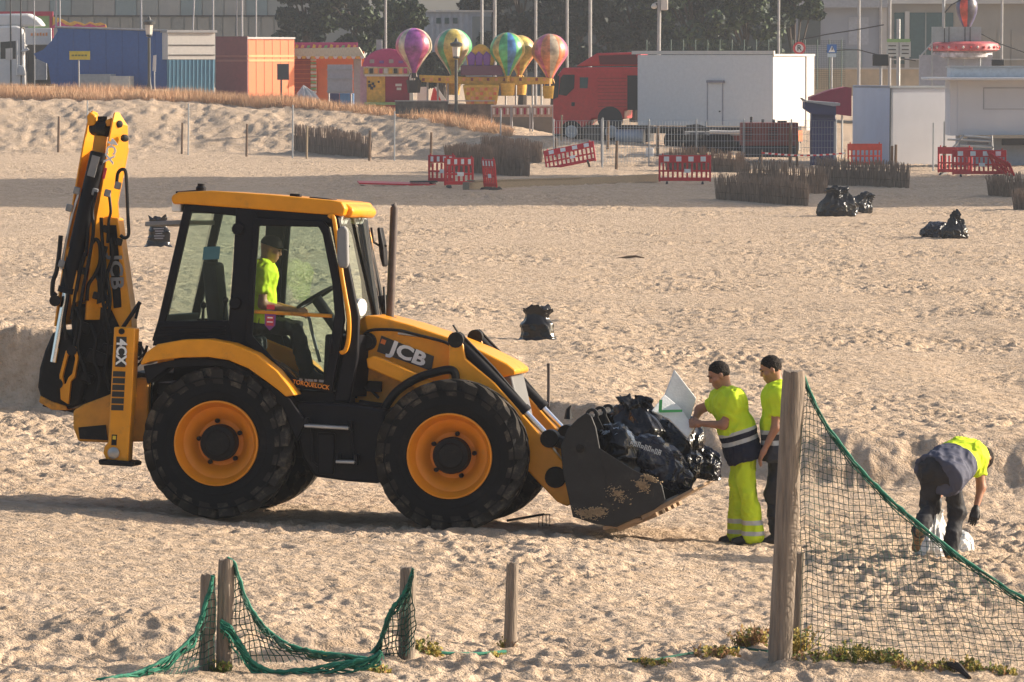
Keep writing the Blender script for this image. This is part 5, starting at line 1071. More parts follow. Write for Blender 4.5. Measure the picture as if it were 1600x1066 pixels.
# --- left row of fairground vehicles and stalls
t = BG('white_lorry', 'white lorry cab with a wind deflector at the far left edge', 'lorry', 10, 262)
t.prism('cab', [(-55, 130), (-55, 60), (-20, 42), (28, 40), (38, 46), (40, 100), (42, 118), (42, 135), (-55, 135)], 0, 2.3, B_WHT, bevel=.1)
t.prism('door_window', [(2, 66), (26, 64), (26, 92), (2, 92)], -.02, -.005, B_GLS); t.prism('rear_window_pane', [(10, 76), (21, 75), (21, 94), (10, 93)], -.035, -.024, B_OFF)
t.prism('wind_deflector', [(-40, 40), (-10, 22), (45, 21), (60, 30), (68, 41), (20, 41)], .3, 2.2, B_WHT, bevel=.12); t.box('sign_panel', 40, 81, 44, 70, .2, .4, B_WHT, bevel=.02)
for k in range(6): t.box('print_mark', 49 + k * 4.6, 52 + k * 4.6, 52 - (k % 2), 56, .17, .19, B_ORL)
t.tube('mirror_bar', [(28, 64, -.2), (29, 84, -.2), (27, 118, -.2)], .04, B_WHT); t.box('dark_chassis', 42, 84, 70, 135, .6, 2.2, B_DK); t.prism('side_mirror', [(34, 80), (44, 74), (48, 78), (40, 82)], -.3, -.1, B_WHT, bevel=.03)
t.prism('fender', [(25, 118), (28, 102), (38, 103), (42, 118)], -.15, .4, B_WHT, bevel=.05); t.box('white_door', 55, 73, 92, 125, .3, .5, PM('grey_door', (.35, .38, .42), .6))
t = BG('fairground_front', 'red framed fairground front with a wavy yellow crest behind the blue trailer', 'fairground stall', 85, 276)
t.box('red_beam', -30, 84, 18, 25, 0, .3, B_MAG); t.box('post', 79, 84, 25, 60, 0, .3, B_MAG); t.box('green_panel', 45, 78, 25, 60, .1, .2, B_GRN)
t.prism('wavy_crest', [(83, 44), (83, 26), (92, 28), (100, 31), (110, 36), (118, 33), (126, 35), (134, 38), (142, 34), (150, 37), (158, 35), (166, 38), (168, 44)], 0, .15, B_YEL); t.prism('wavy_trim', [(83, 41), (95, 33), (104, 39), (114, 41), (122, 37), (132, 41), (142, 37), (152, 41), (166, 39), (166, 42), (83, 44)], -.06, -.02, B_PINK)
t = BG('blue_trailer', 'long trailer under a blue tarpaulin in the fairground row', 'trailer', 262, 258, yaw=.30)
t.prism('tarpaulin', [(86, 48), (84, 42.5), (130, 43), (262, 48.5), (262, 140), (86, 140)], 0, 2.6, B_BLUE, bevel=.05); t.tube('roof_edge', [(84, 42, -.03), (262, 48, -.03)], .05, B_POLE)
t.prism('tarp_flap', [(87, 47), (76, 64), (62, 78), (47, 84), (52, 92), (70, 100), (75, 132), (87, 132)], .05, .15, B_BLUE); t.box('grey_crate', 136, 186, 116, 150, -1.2, -.5, PM('grey_crate', (.33, .35, .36), .7)); t.box('pale_crate', 186, 216, 119, 150, -1.3, -.6, PM('pale_crate', (.5, .5, .47), .7))
for k in range(6): t.tube('tarp_seam', [(112 + k * 26, 45 + k * .8, -.01), (112 + k * 26, 138, -.01)], .018, B_BLUE, 4)
t = BG('curtained_stall', 'stall with cream boards above and a pale blue curtain below', 'fairground stall', 263, 257.4, yaw=-.45)
t.box('upper_boards', 263, 335, 51, 93, 0, 1.6, B_OFF); t.box('top_rail', 261, 337, 47, 51, -.1, 1.6, B_POLE)
for y in (70, 85.5): t.box('board_joint', 264, 334, y, y + 1.2, -.03, 0.002, B_DK)
t.prism('curtain', [(263, 93), (335, 93), (333, 150), (263, 150)], .04, .12, B_TEAL)
for k in range(12): t.tube('curtain_fold', [(266 + k * 6, 94, .03), (265.5 + k * 6, 149, .03)], .035, B_TEAL, 6)
t = BG('orange_container', 'orange container with pale stripes and an end toned dark as in shade', 'container', 388, 252, yaw=-.85)
t.box('orange_side', 388, 457, 60, 170, 0, .1, B_ORG); t.box('top_rail', 387, 458, 58, 61, -.03, .1, B_POLE); L_ = t.X(457); e0 = (336 - 388) / t.s / abs(t.sn)
MB().box((0.0, abs(e0) / 2, (t.Z(57) - .05) / 2), (.1, abs(e0), t.Z(57) + .05)).build('shaded_end', PM('orange_panel_shaded', (.17, .05, .06), .6), t.root); MB().box((L_ / 2, abs(e0) / 2, t.Z(60) - .06), (L_, abs(e0), .08)).build('container_roof', B_ORG, t.root)  # end wall coloured maroon to carry the shade on that side
for y in (86, 93): t.box('stripe', 388.5, 456.5, y, y + 3.5, -.02, .0, B_ORL); MB().box((-.06, abs(e0) / 2, t.Z(y + 2)), (.02, abs(e0) * .98, .1)).build('stripe', PM('pale_stripe_shaded', (.26, .10, .09), .6), t.root)  # end stripes darkened to match the painted shade
for k in range(5): t.box('panel_joint', 400 + k * 12, 400.6 + k * 12, 62, 160, -.012, .0, PM('orange_dark', (.5, .11, .03), .6))
t = BG('orange_stall', 'orange fairground stall with a scalloped awning and a pink sign board', 'fairground stall', 515, 256)
t.box('back_wall', 457, 568, 80, 175, 1.2, 1.4, B_ORG); t.box('red_wall', 457, 487, 88, 175, .2, 1.2, PM('brick_orange', (.45, .085, .035), .6)); t.box('orange_door', 496, 555, 92, 175, .6, .8, B_ORG); t.box('sign_board', 457, 560, 66.5, 76, -.6, -.5, B_PINK)
for k in range(11): t.prism('painted_motif', [(462 + k * 9, 75), (464 + k * 9, 69 + k % 3), (468 + k * 9, 71), (467 + k * 9, 75)], -.63, -.61, [B_YEL, B_ORL, B_GRN][k % 3])
t.prism('awning', [(459, 76), (562, 74), (571, 90), (459, 89)], -1.0, .4, PM('striped_awning', (.50, .48, .36), .7, var=.3, stretch=(8, 1, 1)))
for k in range(16): t.prism('scallop', [(459 + k * 7, 88), (466 + k * 7, 88), (464.5 + k * 7, 92), (460.5 + k * 7, 92)], -1.05, -1.01, B_OFF if k % 2 else B_YEL)
for k in range(12): t.box('patterned_pillar_band', 486, 494.5, 92 + k * 5, 95.5 + k * 5, -.2, .1, B_GRN if k % 2 else B_OFF)
t.box('side_post', 553, 565, 92, 175, -.2, .1, PM('grey_post', (.32, .30, .32), .6))
for k in range(9): t.box('shutter_slat', 459, 485, 94 + k * 7, 95 + k * 7, .17, .2, B_ORG)
t = BG('sign_back', 'back of a large pale signboard on two posts before the orange stall', 'sign', 531, 252)
t.box('board', 512, 551, 101, 146, 0, .06, PM('sign_back_grey', (.40, .42, .45), .6)); [t.tube('post', [(x, 101, .1), (x, 175, .1)], .04, B_GAL) for x in (514, 549)]; [t.box('rail', 511, 552, y, y + 2.2, -.06, 0, B_GAL) for y in (108, 122, 142)]
t = BG('blue_bins', 'blue crates and low panels beneath the signboard', 'crate', 532, 253); t.box('blue_crate', 515, 530, 146, 180, 0, .6, B_NAVY, bevel=.02); t.box('light_crate', 531, 553, 146, 180, 0, .6, PM('crate_blue', (.06, .19, .42), .6), bevel=.02)
t = BG('tarp_heap', 'striped pale tarpaulin draped to a point beside the orange stall', 'tarpaulin', 478, 250)
mb = MB(); n = 28; top_ = t.P(474, 133, .4); ring = []
for i in range(n):
    a = 2 * math.pi * i / n; x = (t.X(456) + t.X(508)) / 2 + math.cos(a) * (t.X(508) - t.X(456)) / 2; r = 1 + .10 * math.sin(a * 9); ring.append((x * 1.0, .4 + math.sin(a) * .8 * r, -.05))
mid = [((top_.x * .45 + p[0] * .55) * 1, top_.y * .45 + p[1] * .55, top_.z * (.60 + .05 * math.sin(i * 2.3))) for i, p in enumerate(ring)]
mb.add(ring + mid + [tuple(top_)], [(i, (i + 1) % n, n + (i + 1) % n, n + i) for i in range(n)] + [(n + i, n + (i + 1) % n, 2 * n) for i in range(n)]); mb.build('draped_sheet', PM('striped_tarp', (.50, .50, .50), .6, var=.3, stretch=(7, 7, .4)), t.root)
t = BG('dark_sign', 'small dark rectangular sign turned away, before the orange container', 'sign', 440, 248); t.box('plate', 433.5, 452, 100, 125, 0, .05, PM('sign_dark', (.045, .06, .075), .6)); t.tube('post', [(440, 110, .07), (440, 175, .07)], .04, B_DK)
t = BG('yellow_sign', 'yellow rectangular sign on a thin post before the blue trailer', 'sign', 124, 250); t.box('plate', 109.5, 141.5, 80, 93.5, 0, .05, PM('sign_yellow', (.62, .50, .03), .5)); t.tube('post', [(124, 93, .02), (124, 140, .02)], .035, B_POLE); [t.box('print_mark', 113 + k * 5, 117 + k * 5, 85.4, 88, -.012, -.002, PM('sign_print', (.16, .17, .03), .6)) for k in range(5)]
def streetlamp(px, top, Y, label):
    t = BG('street_lamp', label, 'street lamp', px, Y, group='old fashioned street lamps'); m = PM('lamp_iron', (.05, .055, .055), .5)
    t.tube('column', [(px, top + 34), (px, 200)], .075, m, 10); mb = MB(); z = t.Z(top); f_ = 1 / t.s
    mb.lathe([(.06, z - 33 * f_), (.17, z - 31 * f_), (.10, z - 28 * f_)], n=12); mb.build('lantern_seat', m, t.root); mb = MB(); mb.lathe([(.02, z), (.07, z - 3 * f_), (.10, z - 6 * f_), (.30, z - 9 * f_), (.27, z - 13 * f_), (.22, z - 14 * f_)], n=12); mb.build('lantern_cap', m, t.root)
    mb = MB(); mb.lathe([(.16, z - 29 * f_), (.21, z - 14 * f_)], n=6); mb.build('lantern_glass', PM('lantern_glass', (.60, .58, .52), .3), t.root); mb = MB(); mb.lathe([(.14, -.05), (.14, .5), (.09, .7), (.075, 1.0)], n=12); mb.build('lamp_base', m, t.root)
streetlamp(234, 25, 250, 'black iron street lamp in front of the blue trailer'); streetlamp(713, 59, 238, 'black iron street lamp in front of the balloon ride')
t = BG('white_panel_sign', 'thin white panel standing beside the lamp at the blue trailer', 'sign', 243, 250.5); t.prism('panel', [(240, 87), (245, 86), (244, 112), (239, 111)], 0, .06, B_WHT); t.tube('post', [(242, 110), (242, 150)], .03, B_GAL)
# pink booth
t = BG('pink_booth', 'round topped pink fairground booth with yellow front', 'fairground booth', 605, 250)
t.prism('arched_top', [(567, 104)] + [(606 - 39 * math.cos(a), 104 - 28 * math.sin(a)) for a in np.linspace(0, math.pi, 15)] + [(645, 106)], 0, .6, B_PINK, bevel=.04); t.box('side_wall_left', 563, 573, 104, 175, 0, 1.5, PM('pale_pink', (.45, .26, .32), .6)); t.box('light_band', 568, 640, 105, 116.5, -.04, .4, PM('band_cream', (.55, .45, .25), .6, var=.3))
for k in range(9): t.box('lamp_panel', 570 + k * 7.6, 575.5 + k * 7.6, 107, 115, -.09, -.05, [B_YEL, B_ORL, B_OFF, B_DK, B_PINK][(k * 3) % 5])
t.box('yellow_front', 573, 602, 119, 175, .05, .2, B_YEL); t.box('magenta_front', 602, 643, 119, 175, .1, .25, B_MAG); t.box('counter', 570, 642, 160, 164, -.4, .1, B_GRN); t.box('lintel', 570, 645, 116.5, 119.5, -.08, .3, B_OFF); t.box('side_post', 640, 646, 105, 175, -.1, .3, B_OFF)
for x, y, w_ in ((618, 131, 10), (620, 137, 7)): t.box('notice', x, x + w_, y, y + 4, .06, .09, B_OFF)
for x, y, r in ((578, 134, 2.5), (583, 131, 2), (581, 138, 2.2), (585, 135, 1.8), (577, 128, 1.6), (592, 128, 1.5)): t.box('painted_spot', x - r, x + r, y - r, y + r, .02, .048, B_DK)
for k in range(4): t.box('gilded_motif', 578 + k * 15, 585 + k * 15, 93 + (k % 2) * 2, 99, -.05, -.002, [PM('motif_grey', (.35, .28, .28), .6), B_PUR][k % 2])
t.box('roof_vent', 588, 597, 62, 78, .3, .8, B_GAL)
t = BG('small_kiosk', 'white and red sloping kiosk side between the pink booth and the lamp', 'kiosk', 675, 251); t.box('white_panel', 652, 667, 136, 175, .2, .5, B_WHT); t.prism('red_slope', [(672, 160), (677, 138), (682, 138), (688, 152), (698, 158), (698, 164), (672, 164)], 0, .8, B_RED, bevel=.05); t.prism('white_slope', [(679, 136), (683, 136), (697, 156), (690, 158)], -.06, .2, B_WHT)
# balloon ride
ride = BG('balloon_ride', 'balloon carousel with painted balloons over a yellow drum', 'fairground ride', 752, 246)
def balloon(cx, cy, r, cols, d, label):
    s = ride.s; c = ride.P(cx, cy, d); R = r / s; n = 24; rings = 18; V = []; Fs = []; mi = []
    for j in range(rings + 1):
        t_ = j / rings; a = t_ * math.pi
        if t_ < .58: rr = math.sin(a) * R; zz = math.cos(a) * R
        else:
            q = (t_ - .58) / .42; rr = R * (.969 * max(0, 1 - q) ** 1.15 + .17 * q); zz = -R * (.249 + 1.25 * q)
        for i in range(n):
            b = 2 * math.pi * i / n; k = 1 + .02 * math.cos(i * math.pi * 12 / n * 1.0); V.append((c.x + math.cos(b) * rr * k, c.y + math.sin(b) * rr * k, c.z + zz))
    for j in range(rings):
        for i in range(n): Fs.append((j * n + i, j * n + (i + 1) % n, (j + 1) * n + (i + 1) % n, (j + 1) * n + i)); mi.append((i // 2) % len(cols))
    mb = MB(); mb.v = V; mb.f = Fs; mb.m = mi; o = mb.build('balloon', cols, ride.root, smooth=40); o['label'] = label
    zb = c.z - R * 1.5; mb = MB(); mb.tube([(c.x, c.y, zb), (c.x, c.y, zb - .25)], .12, 8); mb.lathe([(.30, zb - .95), (.38, zb - .35)], c=(c.x, c.y, 0), n=12)
    for i in range(4): mb.tube([(c.x + .3 * math.cos(i * 1.57), c.y + .3 * math.sin(i * 1.57), zb - .4), (c.x + .15 * math.cos(i * 1.57), c.y + .15 * math.sin(i * 1.57), zb)], .02, 4)
    mb.build('basket', B_DK if cx < 700 else B_YEL, o)
bal = lambda n, c: mat(n, c, .4, var=.55, scale=2.6, coat=.2)
c1, c2, c3, c4, c5 = bal('balloon_purple', (.30, .07, .30)), bal('balloon_pink', (.50, .10, .20)), bal('balloon_yellow', (.55, .42, .10)), bal('balloon_green', (.09, .42, .16)), bal('balloon_orange', (.58, .20, .08))
c6, c7 = bal('balloon_blue', (.06, .20, .45)), bal('balloon_cream', (.55, .45, .32))
balloon(647, 72, 28, [c1, c1, c2, c7], -.3, 'purple and pink striped balloon'); balloon(708, 74, 29, [c3, c3, c7, c4], .8, 'yellow painted balloon'); balloon(793, 78, 27, [c4, c6, c4, c3], -.4, 'green and blue balloon'); balloon(812, 80, 25, [c3, c3, c5], .9, 'yellow balloon behind the green one'); balloon(859, 81, 28, [c5, c7, c5, c2], -.1, 'orange balloon')
ride.prism('crown', [(731, 105), (728, 88), (735, 82), (741, 73), (748, 69), (757, 70), (764, 76), (770, 83), (774, 92), (770, 105)], -.4, .4, B_YEL, bevel=.08)
for x in (733, 745, 757): ride.prism('crown_petal', [(x, 108), (x - 3, 88), (x + 3, 80), (x + 10, 86), (x + 8, 108)], -.5, -.42, B_PUR, bevel=.03)
ride.box('upper_collar', 720, 785, 102, 118, -.6, .6, PM('plum', (.13, .05, .09), .6), bevel=.05); ride.prism('arm_fascia', [(655, 117), (730, 120), (800, 120), (862, 121), (862, 131), (770, 134), (655, 128)], -.25, .25, B_YEL, bevel=.04)
for k in range(16): ride.box('arm_lamp', 660 + k * 12.6, 664 + k * 12.6, 122, 126.5, -.31, -.27, B_ORL if k % 2 else B_BRN)
ride.prism('drum', [(723, 132), (781, 132), (776, 165), (729, 165)], -.7, .7, B_YEL, bevel=.1)
for j in range(4):
    for k in range(7): ride.box('drum_panel', 729 + k * 7, 734 + k * 7, 137 + j * 7, 141.5 + j * 7, -.74, -.71, [B_ORL, B_ORG, B_YEL][(j + k) % 3])
ride.box('purple_plinth', 735, 762, 165, 178, -.6, .6, B_PUR); ride.box('platform', 660, 870, 176, 215, -2.2, 2.2, PM('platform_wood', (.16, .13, .10), .8), bevel=.05); ride.tube('mast', [(753, 0), (753, 72)], .07, B_POLE)
for x in (668, 684, 700, 790, 806, 832, 846): ride.tube('support_leg', [(x, 126, .4), (x, 178, .4)], .045, B_GAL)
t = BG('ride_railing', 'ornate painted railing panels along the balloon ride', 'railing', 832, 236)
for x0, x1 in ((768, 798), (800, 828), (832, 864)):
    t.box('railing_panel', x0, x1, 166, 183, 0, .1, PM('railing_paint', (.36, .25, .19), .7, var=.5, scale=5)); t.box('top_rail', x0 - 1, x1 + 1, 164, 166.5, -.04, .14, B_OFF)
    for k in range(5): t.box('railing_motif', x0 + 2 + k * 5.5, x0 + 5 + k * 5.5, 169, 179, -.03, -.002, [B_OFF, B_MAG][k % 2])
    for x in (x0, x1): t.tube('railing_post', [(x, 164), (x, 215)], .035, B_POLE)
t = BG('dark_hoarding', 'low dark patterned hoarding beneath the balloon ride', 'hoarding', 655, 238); t.box('panel', 618, 700, 158, 178, 0, .1, PM('hoarding_dark', (.10, .10, .09), .8, var=.6, scale=3)); t.box('panel', 700, 772, 163, 186, .1, .2, PM('hoarding_dark2', (.13, .10, .08), .8, var=.6, scale=3)); t.box('top_rail', 617, 773, 157, 158.6, -.05, .2, B_POLE)
# --- red lorry with white box body
t = BG('red_lorry', 'red lorry with a tall white box body and a side door', 'lorry', 1207, 220, yaw=.72); W_ = t.E(1275); Hh = t.Z(86)
bodyL = t.X(1000)
MB().box((bodyL / 2, W_ / 2, (Hh + 1.15) / 2 + .0), (abs(bodyL), W_, Hh - 1.15)).build('white_box_body', B_WHT, t.root, bevel=.03)
t.box('roof_rail', 992, 1209, 79.5, 85, -.04, .06, B_OFF); t.end('roof_rail', 1207, 1276, 84.5, 88, B_OFF, .06); t.end('corner_post', 1262, 1275, 88, 205, B_OFF, .04)
for a, b, c_, d_ in ((1107, 1133, 127, 129), (1108, 1109.2, 129, 196), (1131, 1132.4, 129, 196)): t.box('door_frame', a, b, c_, d_, -.03, .0, PM('door_line', (.32, .32, .36), .6))
t.box('door_leaf', 1109.5, 1131, 129.5, 196, -.012, .0, B_WHT); t.box('door_handle', 1127, 1129, 174, 176, -.06, -.03, B_DK); t.box('door_hood', 1109, 1135, 126, 130, -.12, -.03, PM('hood_grey', (.24, .24, .28), .6))
t.end('orange_notice', 1247, 1256, 205, 222, B_ORG, .03)
cb = BG('tmp', 'x', 'x', 1000, 220 + abs(bodyL) * math.sin(.72), yaw=.30); bpy.data.objects.remove(cb.root); cb.root = t.root
cabm = Matrix.Rotation(.72, 4, 'Z')
lc = BG('lorry_cab_frame', 'x', 'x', 930, 226, yaw=.18); cabroot = lc.root; cabroot.parent = t.root; cabroot.matrix_parent_inverse = (Matrix.Translation(t.root.location) @ Matrix.Rotation(-.72, 4, 'Z')).inverted()
for k in ('label', 'category'): del cabroot[k]
cabroot.name = 'cab'
lc.prism('cab_shell', [(864, 200), (864, 150), (868, 122), (880, 106), (932, 105), (1000, 105), (1000, 172), (975, 172), (975, 186), (930, 186), (925, 186), (915, 195), (900, 210), (866, 210)], 0, 2.3, B_RED, bevel=.06)
lc.prism('roof_spoiler', [(898, 104), (920, 90), (932, 83), (1000, 82), (1001, 103)], .2, 2.1, B_RED, bevel=.06); lc.prism('spoiler_recess', [(934, 87), (992, 85), (999, 101), (936, 101)], .17, .195, PM('dark_red', (.13, .01, .015), .5))
lc.prism('door_window', [(873, 148), (876, 122), (880, 117), (898, 117), (897, 138), (885, 150)], -.03, -.003, B_GLS); lc.prism('rear_side_window', [(906, 121), (919, 121), (918, 138), (906, 138)], -.03, -.003, B_TGL); lc.prism('window_trim', [(864, 156), (868, 120), (872, 117), (874, 120), (872, 152)], -.035, -.004, B_DK)
for k in range(9): lc.box('side_rib', 934, 979, 122 + k * 5.5, 123 + k * 5.5, -.03, .0, PM('rib_red', (.34, .02, .02), .5))
lc.box('air_intake', 980, 1000, 118, 172, -.04, .3, B_DK); lc.box('door_handle_red', 893, 898, 160, 166, -.03, 0, B_DK)
mb = MB(); c = lc.P(953, 186, .0); mb.lathe([(0, -.05), (.55, -.05), (.55, .25), (.3, .25)], c=(c.x, 0, c.z), axis=(0, 1, 0), n=24); mb.build('wheel_arch', B_DK, cabroot)
lc.box('chassis', 864, 1010, 196, 222, .2, 2.0, B_DK)
for px in (893, 955):
    mb = MB(); c = lc.P(px, 206, 0); mb.lathe([(.2, -.02), (.48, -.02), (.5, .05), (.5, .25), (.2, .28)], c=(c.x, -.02, c.z), axis=(0, 1, 0), n=28); w_ = mb.build('wheel', M_RUB, cabroot); mb = MB(); mb.lathe([(.0, -.02), (.14, -.05), (.28, -.03), (.28, .0)], c=(c.x, -.03, c.z), axis=(0, 1, 0), n=20); mb.build('rim', B_GAL, w_)
mb = MB(); p0, p1 = lc.P(964, 214, -.3), lc.P(1008, 214, -.3); mb.tube([p0, p1], .34, 18); mb.build('fuel_tank', PM('tank_grey', (.34, .37, .42), .5, .3), cabroot)
for px in (1052, 1066, 1150):
    mb = MB(); x = t.X(px); mb.lathe([(.0, -.02), (.2, -.02), (.46, -.02), (.5, .05), (.5, .3), (.2, .3)], c=(x, .1, .5), axis=(0, 1, 0), n=26); mb.build('wheel', M_RUB, t.root)
MB().box((bodyL / 2, W_ / 2, .95), (abs(bodyL), W_ * .4, .3)).build('chassis_rail', B_DK, t.root)
# flat trailer with generator
t = BG('flat_trailer', 'low flat trailer before the white box lorry', 'trailer', 1120, 212); t.box('deck', 1072, 1165, 206, 212, 0, 2, PM('deck_grey', (.35, .33, .31), .7)); t.box('beam', 1078, 1160, 211, 221, .4, 1.2, B_BRN); t.prism('folded_ramp', [(1072, 196), (1090, 194), (1112, 201), (1130, 199), (1112, 205), (1075, 202)], .1, .6, B_DK); t.tube('draw_bar', [(1108, 206, -.2), (1140, 207, -.2), (1168, 206, -.2)], .08, B_OFF)
for px in (1082, 1096, 1118, 1132): mb = MB(); mb.lathe([(.0, -.05), (.18, -.05), (.42, -.04), (.44, .1), (.3, .2)], c=(t.X(px), -.03, t.Z(224)), axis=(0, 1, 0), n=22); mb.build('wheel', M_RUB, t.root)
t = BG('generator', 'rust red louvred generator set on the ground by the box lorry', 'generator', 1200, 208); t.box('housing', 1158, 1247, 192, 228, 0, 1.4, B_BRN, bevel=.03); t.box('base_frame', 1160, 1246, 228, 246, .1, 1.3, B_DK)
for x0 in (1160, 1200):
    for k in range(6): t.box('louvre', x0, x0 + 15, 199 + k * 4, 200.8 + k * 4, -.05, -.002, PM('rust_dark', (.10, .03, .025), .7))
for x, h_ in ((1175, 183), (1193, 187), (1210, 187)): t.tube('exhaust_stub', [(x, h_, .7), (x, 193, .7)], .06, B_DK)
t.box('control_panel', 1216, 1230, 189, 193, .3, .9, B_DK)
# kiosk, canopy, cabins
t = BG('blue_kiosk', 'tall narrow dark blue kiosk with a slanting grey top', 'kiosk', 1287, 206); t.box('body', 1268, 1305, 160, 275, 0, 1.2, B_NAVY, bevel=.03); t.prism('slanting_top', [(1252, 153), (1258, 157), (1311, 161), (1311, 165), (1300, 166), (1257, 159)], -.5, 1.6, PM('kiosk_top', (.33, .34, .36), .5)); t.prism('top_skirt', [(1256, 159), (1300, 166), (1305, 166), (1305, 180), (1268, 178), (1256, 170)], -.35, 1.2, B_NAVY)
t = BG('maroon_canopy', 'maroon tent canopy behind the blue kiosk', 'canopy', 1300, 216); 
t.prism('canopy_sheet', [(1266, 152), (1296, 141), (1320, 136), (1330, 137), (1330, 182), (1300, 178), (1266, 160)], 0, 2.0, PM('maroon_canvas', (.20, .012, .05), .7, bump=.2)); [t.tube('leg', [(x, 160, .3), (x, 262, .3)], .04, B_GAL) for x in (1268, 1316)]
t = BG('white_cabin', 'plain white box cabin with a corner seam right of the kiosk', 'cabin', 1391, 208, yaw=-.35)
e0 = (1317 - 1391) / t.s / abs(t.sn)
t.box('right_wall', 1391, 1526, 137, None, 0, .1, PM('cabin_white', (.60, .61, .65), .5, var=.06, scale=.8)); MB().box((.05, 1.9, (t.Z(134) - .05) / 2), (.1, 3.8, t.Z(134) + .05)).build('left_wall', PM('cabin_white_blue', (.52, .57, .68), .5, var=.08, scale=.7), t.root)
t.box('roof', 1391, 1526, 135, 138, 0, 3.7, B_OFF); t.box('roof_edge', 1389, 1527, 134, 137.5, -.06, .06, B_GAL); t.tube('corner_seam', [(1391, 138, -.02), (1390, 262, -.02)], .04, PM('seam_dark', (.09, .10, .11), .7))
t = BG('white_stall', 'long white closed stall with a projecting flat roof at the right edge', 'fairground stall', 1540, 204)
wm = PM('stall_white', (.62, .63, .67), .5, var=.05, scale=.6)
t.box('front_wall', 1484, 1700, 124, 212, 0, 2.4, wm); t.box('flat_roof', 1446, 1700, 121, 125, -1.0, 2.6, B_WHT, bevel=.02); t.box('upper_fascia', 1486, 1700, 106, 121, .2, 2.2, PM('fascia_pale', (.52, .57, .62), .5)); t.box('top_edge', 1484, 1700, 103.5, 106.5, .1, 2.3, B_GAL); t.box('lower_wall', 1500, 1700, 212, None, .5, 2.2, PM('stall_lower', (.35, .40, .47), .6))
for a, b, c_, d_ in ((1536, 1700, 137, 138), (1536, 1700, 170, 171), (1535.4, 1536.6, 137, 171)): t.box('shutter_frame', a, b, c_, d_, -.03, .0, PM('shutter_line', (.36, .37, .40), .6))
for k in range(8): t.box('shutter_slat', 1537, 1700, 139 + k * 4, 142.4 + k * 4, -.02, -.001, wm)
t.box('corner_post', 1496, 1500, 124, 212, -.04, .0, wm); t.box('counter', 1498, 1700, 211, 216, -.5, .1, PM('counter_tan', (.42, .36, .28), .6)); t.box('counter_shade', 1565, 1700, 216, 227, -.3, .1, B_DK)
t = BG('trestle', 'grey metal trestle frames stacked before the white stall', 'trestle', 1520, 198); [t.tube('frame_bar', p, .04, B_GAL) for p in ([(1480, 218), (1548, 221)], [(1486, 234), (1506, 211)], [(1503, 212), (1550, 216)], [(1500, 228), (1552, 230)], [(1549, 212), (1552, 262)], [(1488, 232), (1488, 262)])]; t.box('folded_panel', 1512, 1545, 214, 226, .2, .5, PM('slate', (.14, .16, .19), .6))
# second ride in the right background
t = BG('far_ride', 'fairground ride with grey hoardings, a red and white crown and one balloon', 'fairground ride', 1500, 232)
t.box('upper_hoarding', 1455, 1532, 42, 66, 0, .2, PM('hoarding_grey', (.30, .34, .36), .6)); [t.box('hoarding_joint', x, x + 1, 42, 66, -.03, 0, B_DK) for x in (1474, 1481, 1506, 1514)]
mb = MB(); cz = t.Z(76); mb.lathe([(1.45, cz - .12), (1.6, cz - .05), (1.55, cz + .22), (1.2, cz + .32)], c=(t.X(1508), 1.0, 0), n=28); mb.build('red_crown', PM('crown_red', (.55, .12, .13), .5, var=.4, scale=3), t.root)
mb = MB(); cz = t.Z(88); mb.lathe([(1.15, cz - .12), (1.35, cz - .04), (1.35, cz + .16), (1.3, cz + .2)], c=(t.X(1506), 1.0, 0), n=28); mb.build('white_crown', PM('crown_white', (.42, .42, .46), .5, var=.5, scale=4), t.root)
for k in range(16): a = math.pi + k * math.pi / 15; mb = MB(); mb.lathe([(0, -.08), (.07, 0), (0, .08)], c=(t.X(1508) + math.cos(a) * 1.6, 1.0 + math.sin(a) * 1.6, t.Z(74)), n=8); mb.build('crown_lamp', B_OFF if k % 2 else B_RED, t.root)
t.box('lower_hoarding', 1436, 1550, 86, 150, .2, .4, PM('hoarding_pale', (.34, .36, .42), .6)); [t.tube('frame_post', [(x, 66, -.05), (x, 145, -.05)], .04, B_GAL) for x in (1455, 1480, 1505, 1530)]; t.tube('brace', [(1437, 88, -.05), (1456, 66, -.05)], .035, B_GAL)
c = t.P(1511, 12, .6); R_b = 17 / t.s; V = []; n = 24
mb = MB(); prof_ = [(0, R_b * 1.15), (R_b * .6, R_b), (R_b * .95, R_b * .5), (R_b, 0), (R_b * .93, -R_b * .5), (R_b * .7, -R_b * 1.1), (R_b * .45, -R_b * 1.6), (R_b * .3, -R_b * 1.9)]; mb.lathe(prof_, c=c, n=n); mb.m = [((i % n) // 3) % 3 for i in range(len(mb.f))]; mb.build('balloon', [bal('balloon_navy', (.07, .07, .16)), bal('balloon_red', (.55, .06, .03)), bal('balloon_dark', (.10, .09, .12))], t.root)
t.tube('mast', [(1473, -20, 0), (1473, 44, 0)], .07, B_GAL); t.tube('cable', [(1473, 22, 0), (1485, 8, 0), (1500, 0, .3)], .03, B_DK)
for px, py, nm in ((1375, 85, 'black floodlight panel on a pole above the plain white cabin'), (1558, 93, 'black floodlight panel on the roof of the long white stall')):
    t = BG('loudspeaker', nm, 'loudspeaker', px, 214); t.box('speaker_housing', px - 12 if px < 1500 else px - 9, px + 13 if px < 1500 else px + 10, py, py + 18 if px < 1500 else py + 10, 0, .3, B_DK, bevel=.02)  # plain black box taken for a loudspeaker, not a light source
    t.tube('pole', [(px + 1, py + 17 if px < 1500 else py + 9, .1), (px + 1, 150 if px < 1500 else 112, .1), (px + 1, 262, .1)], .05, B_POLE)
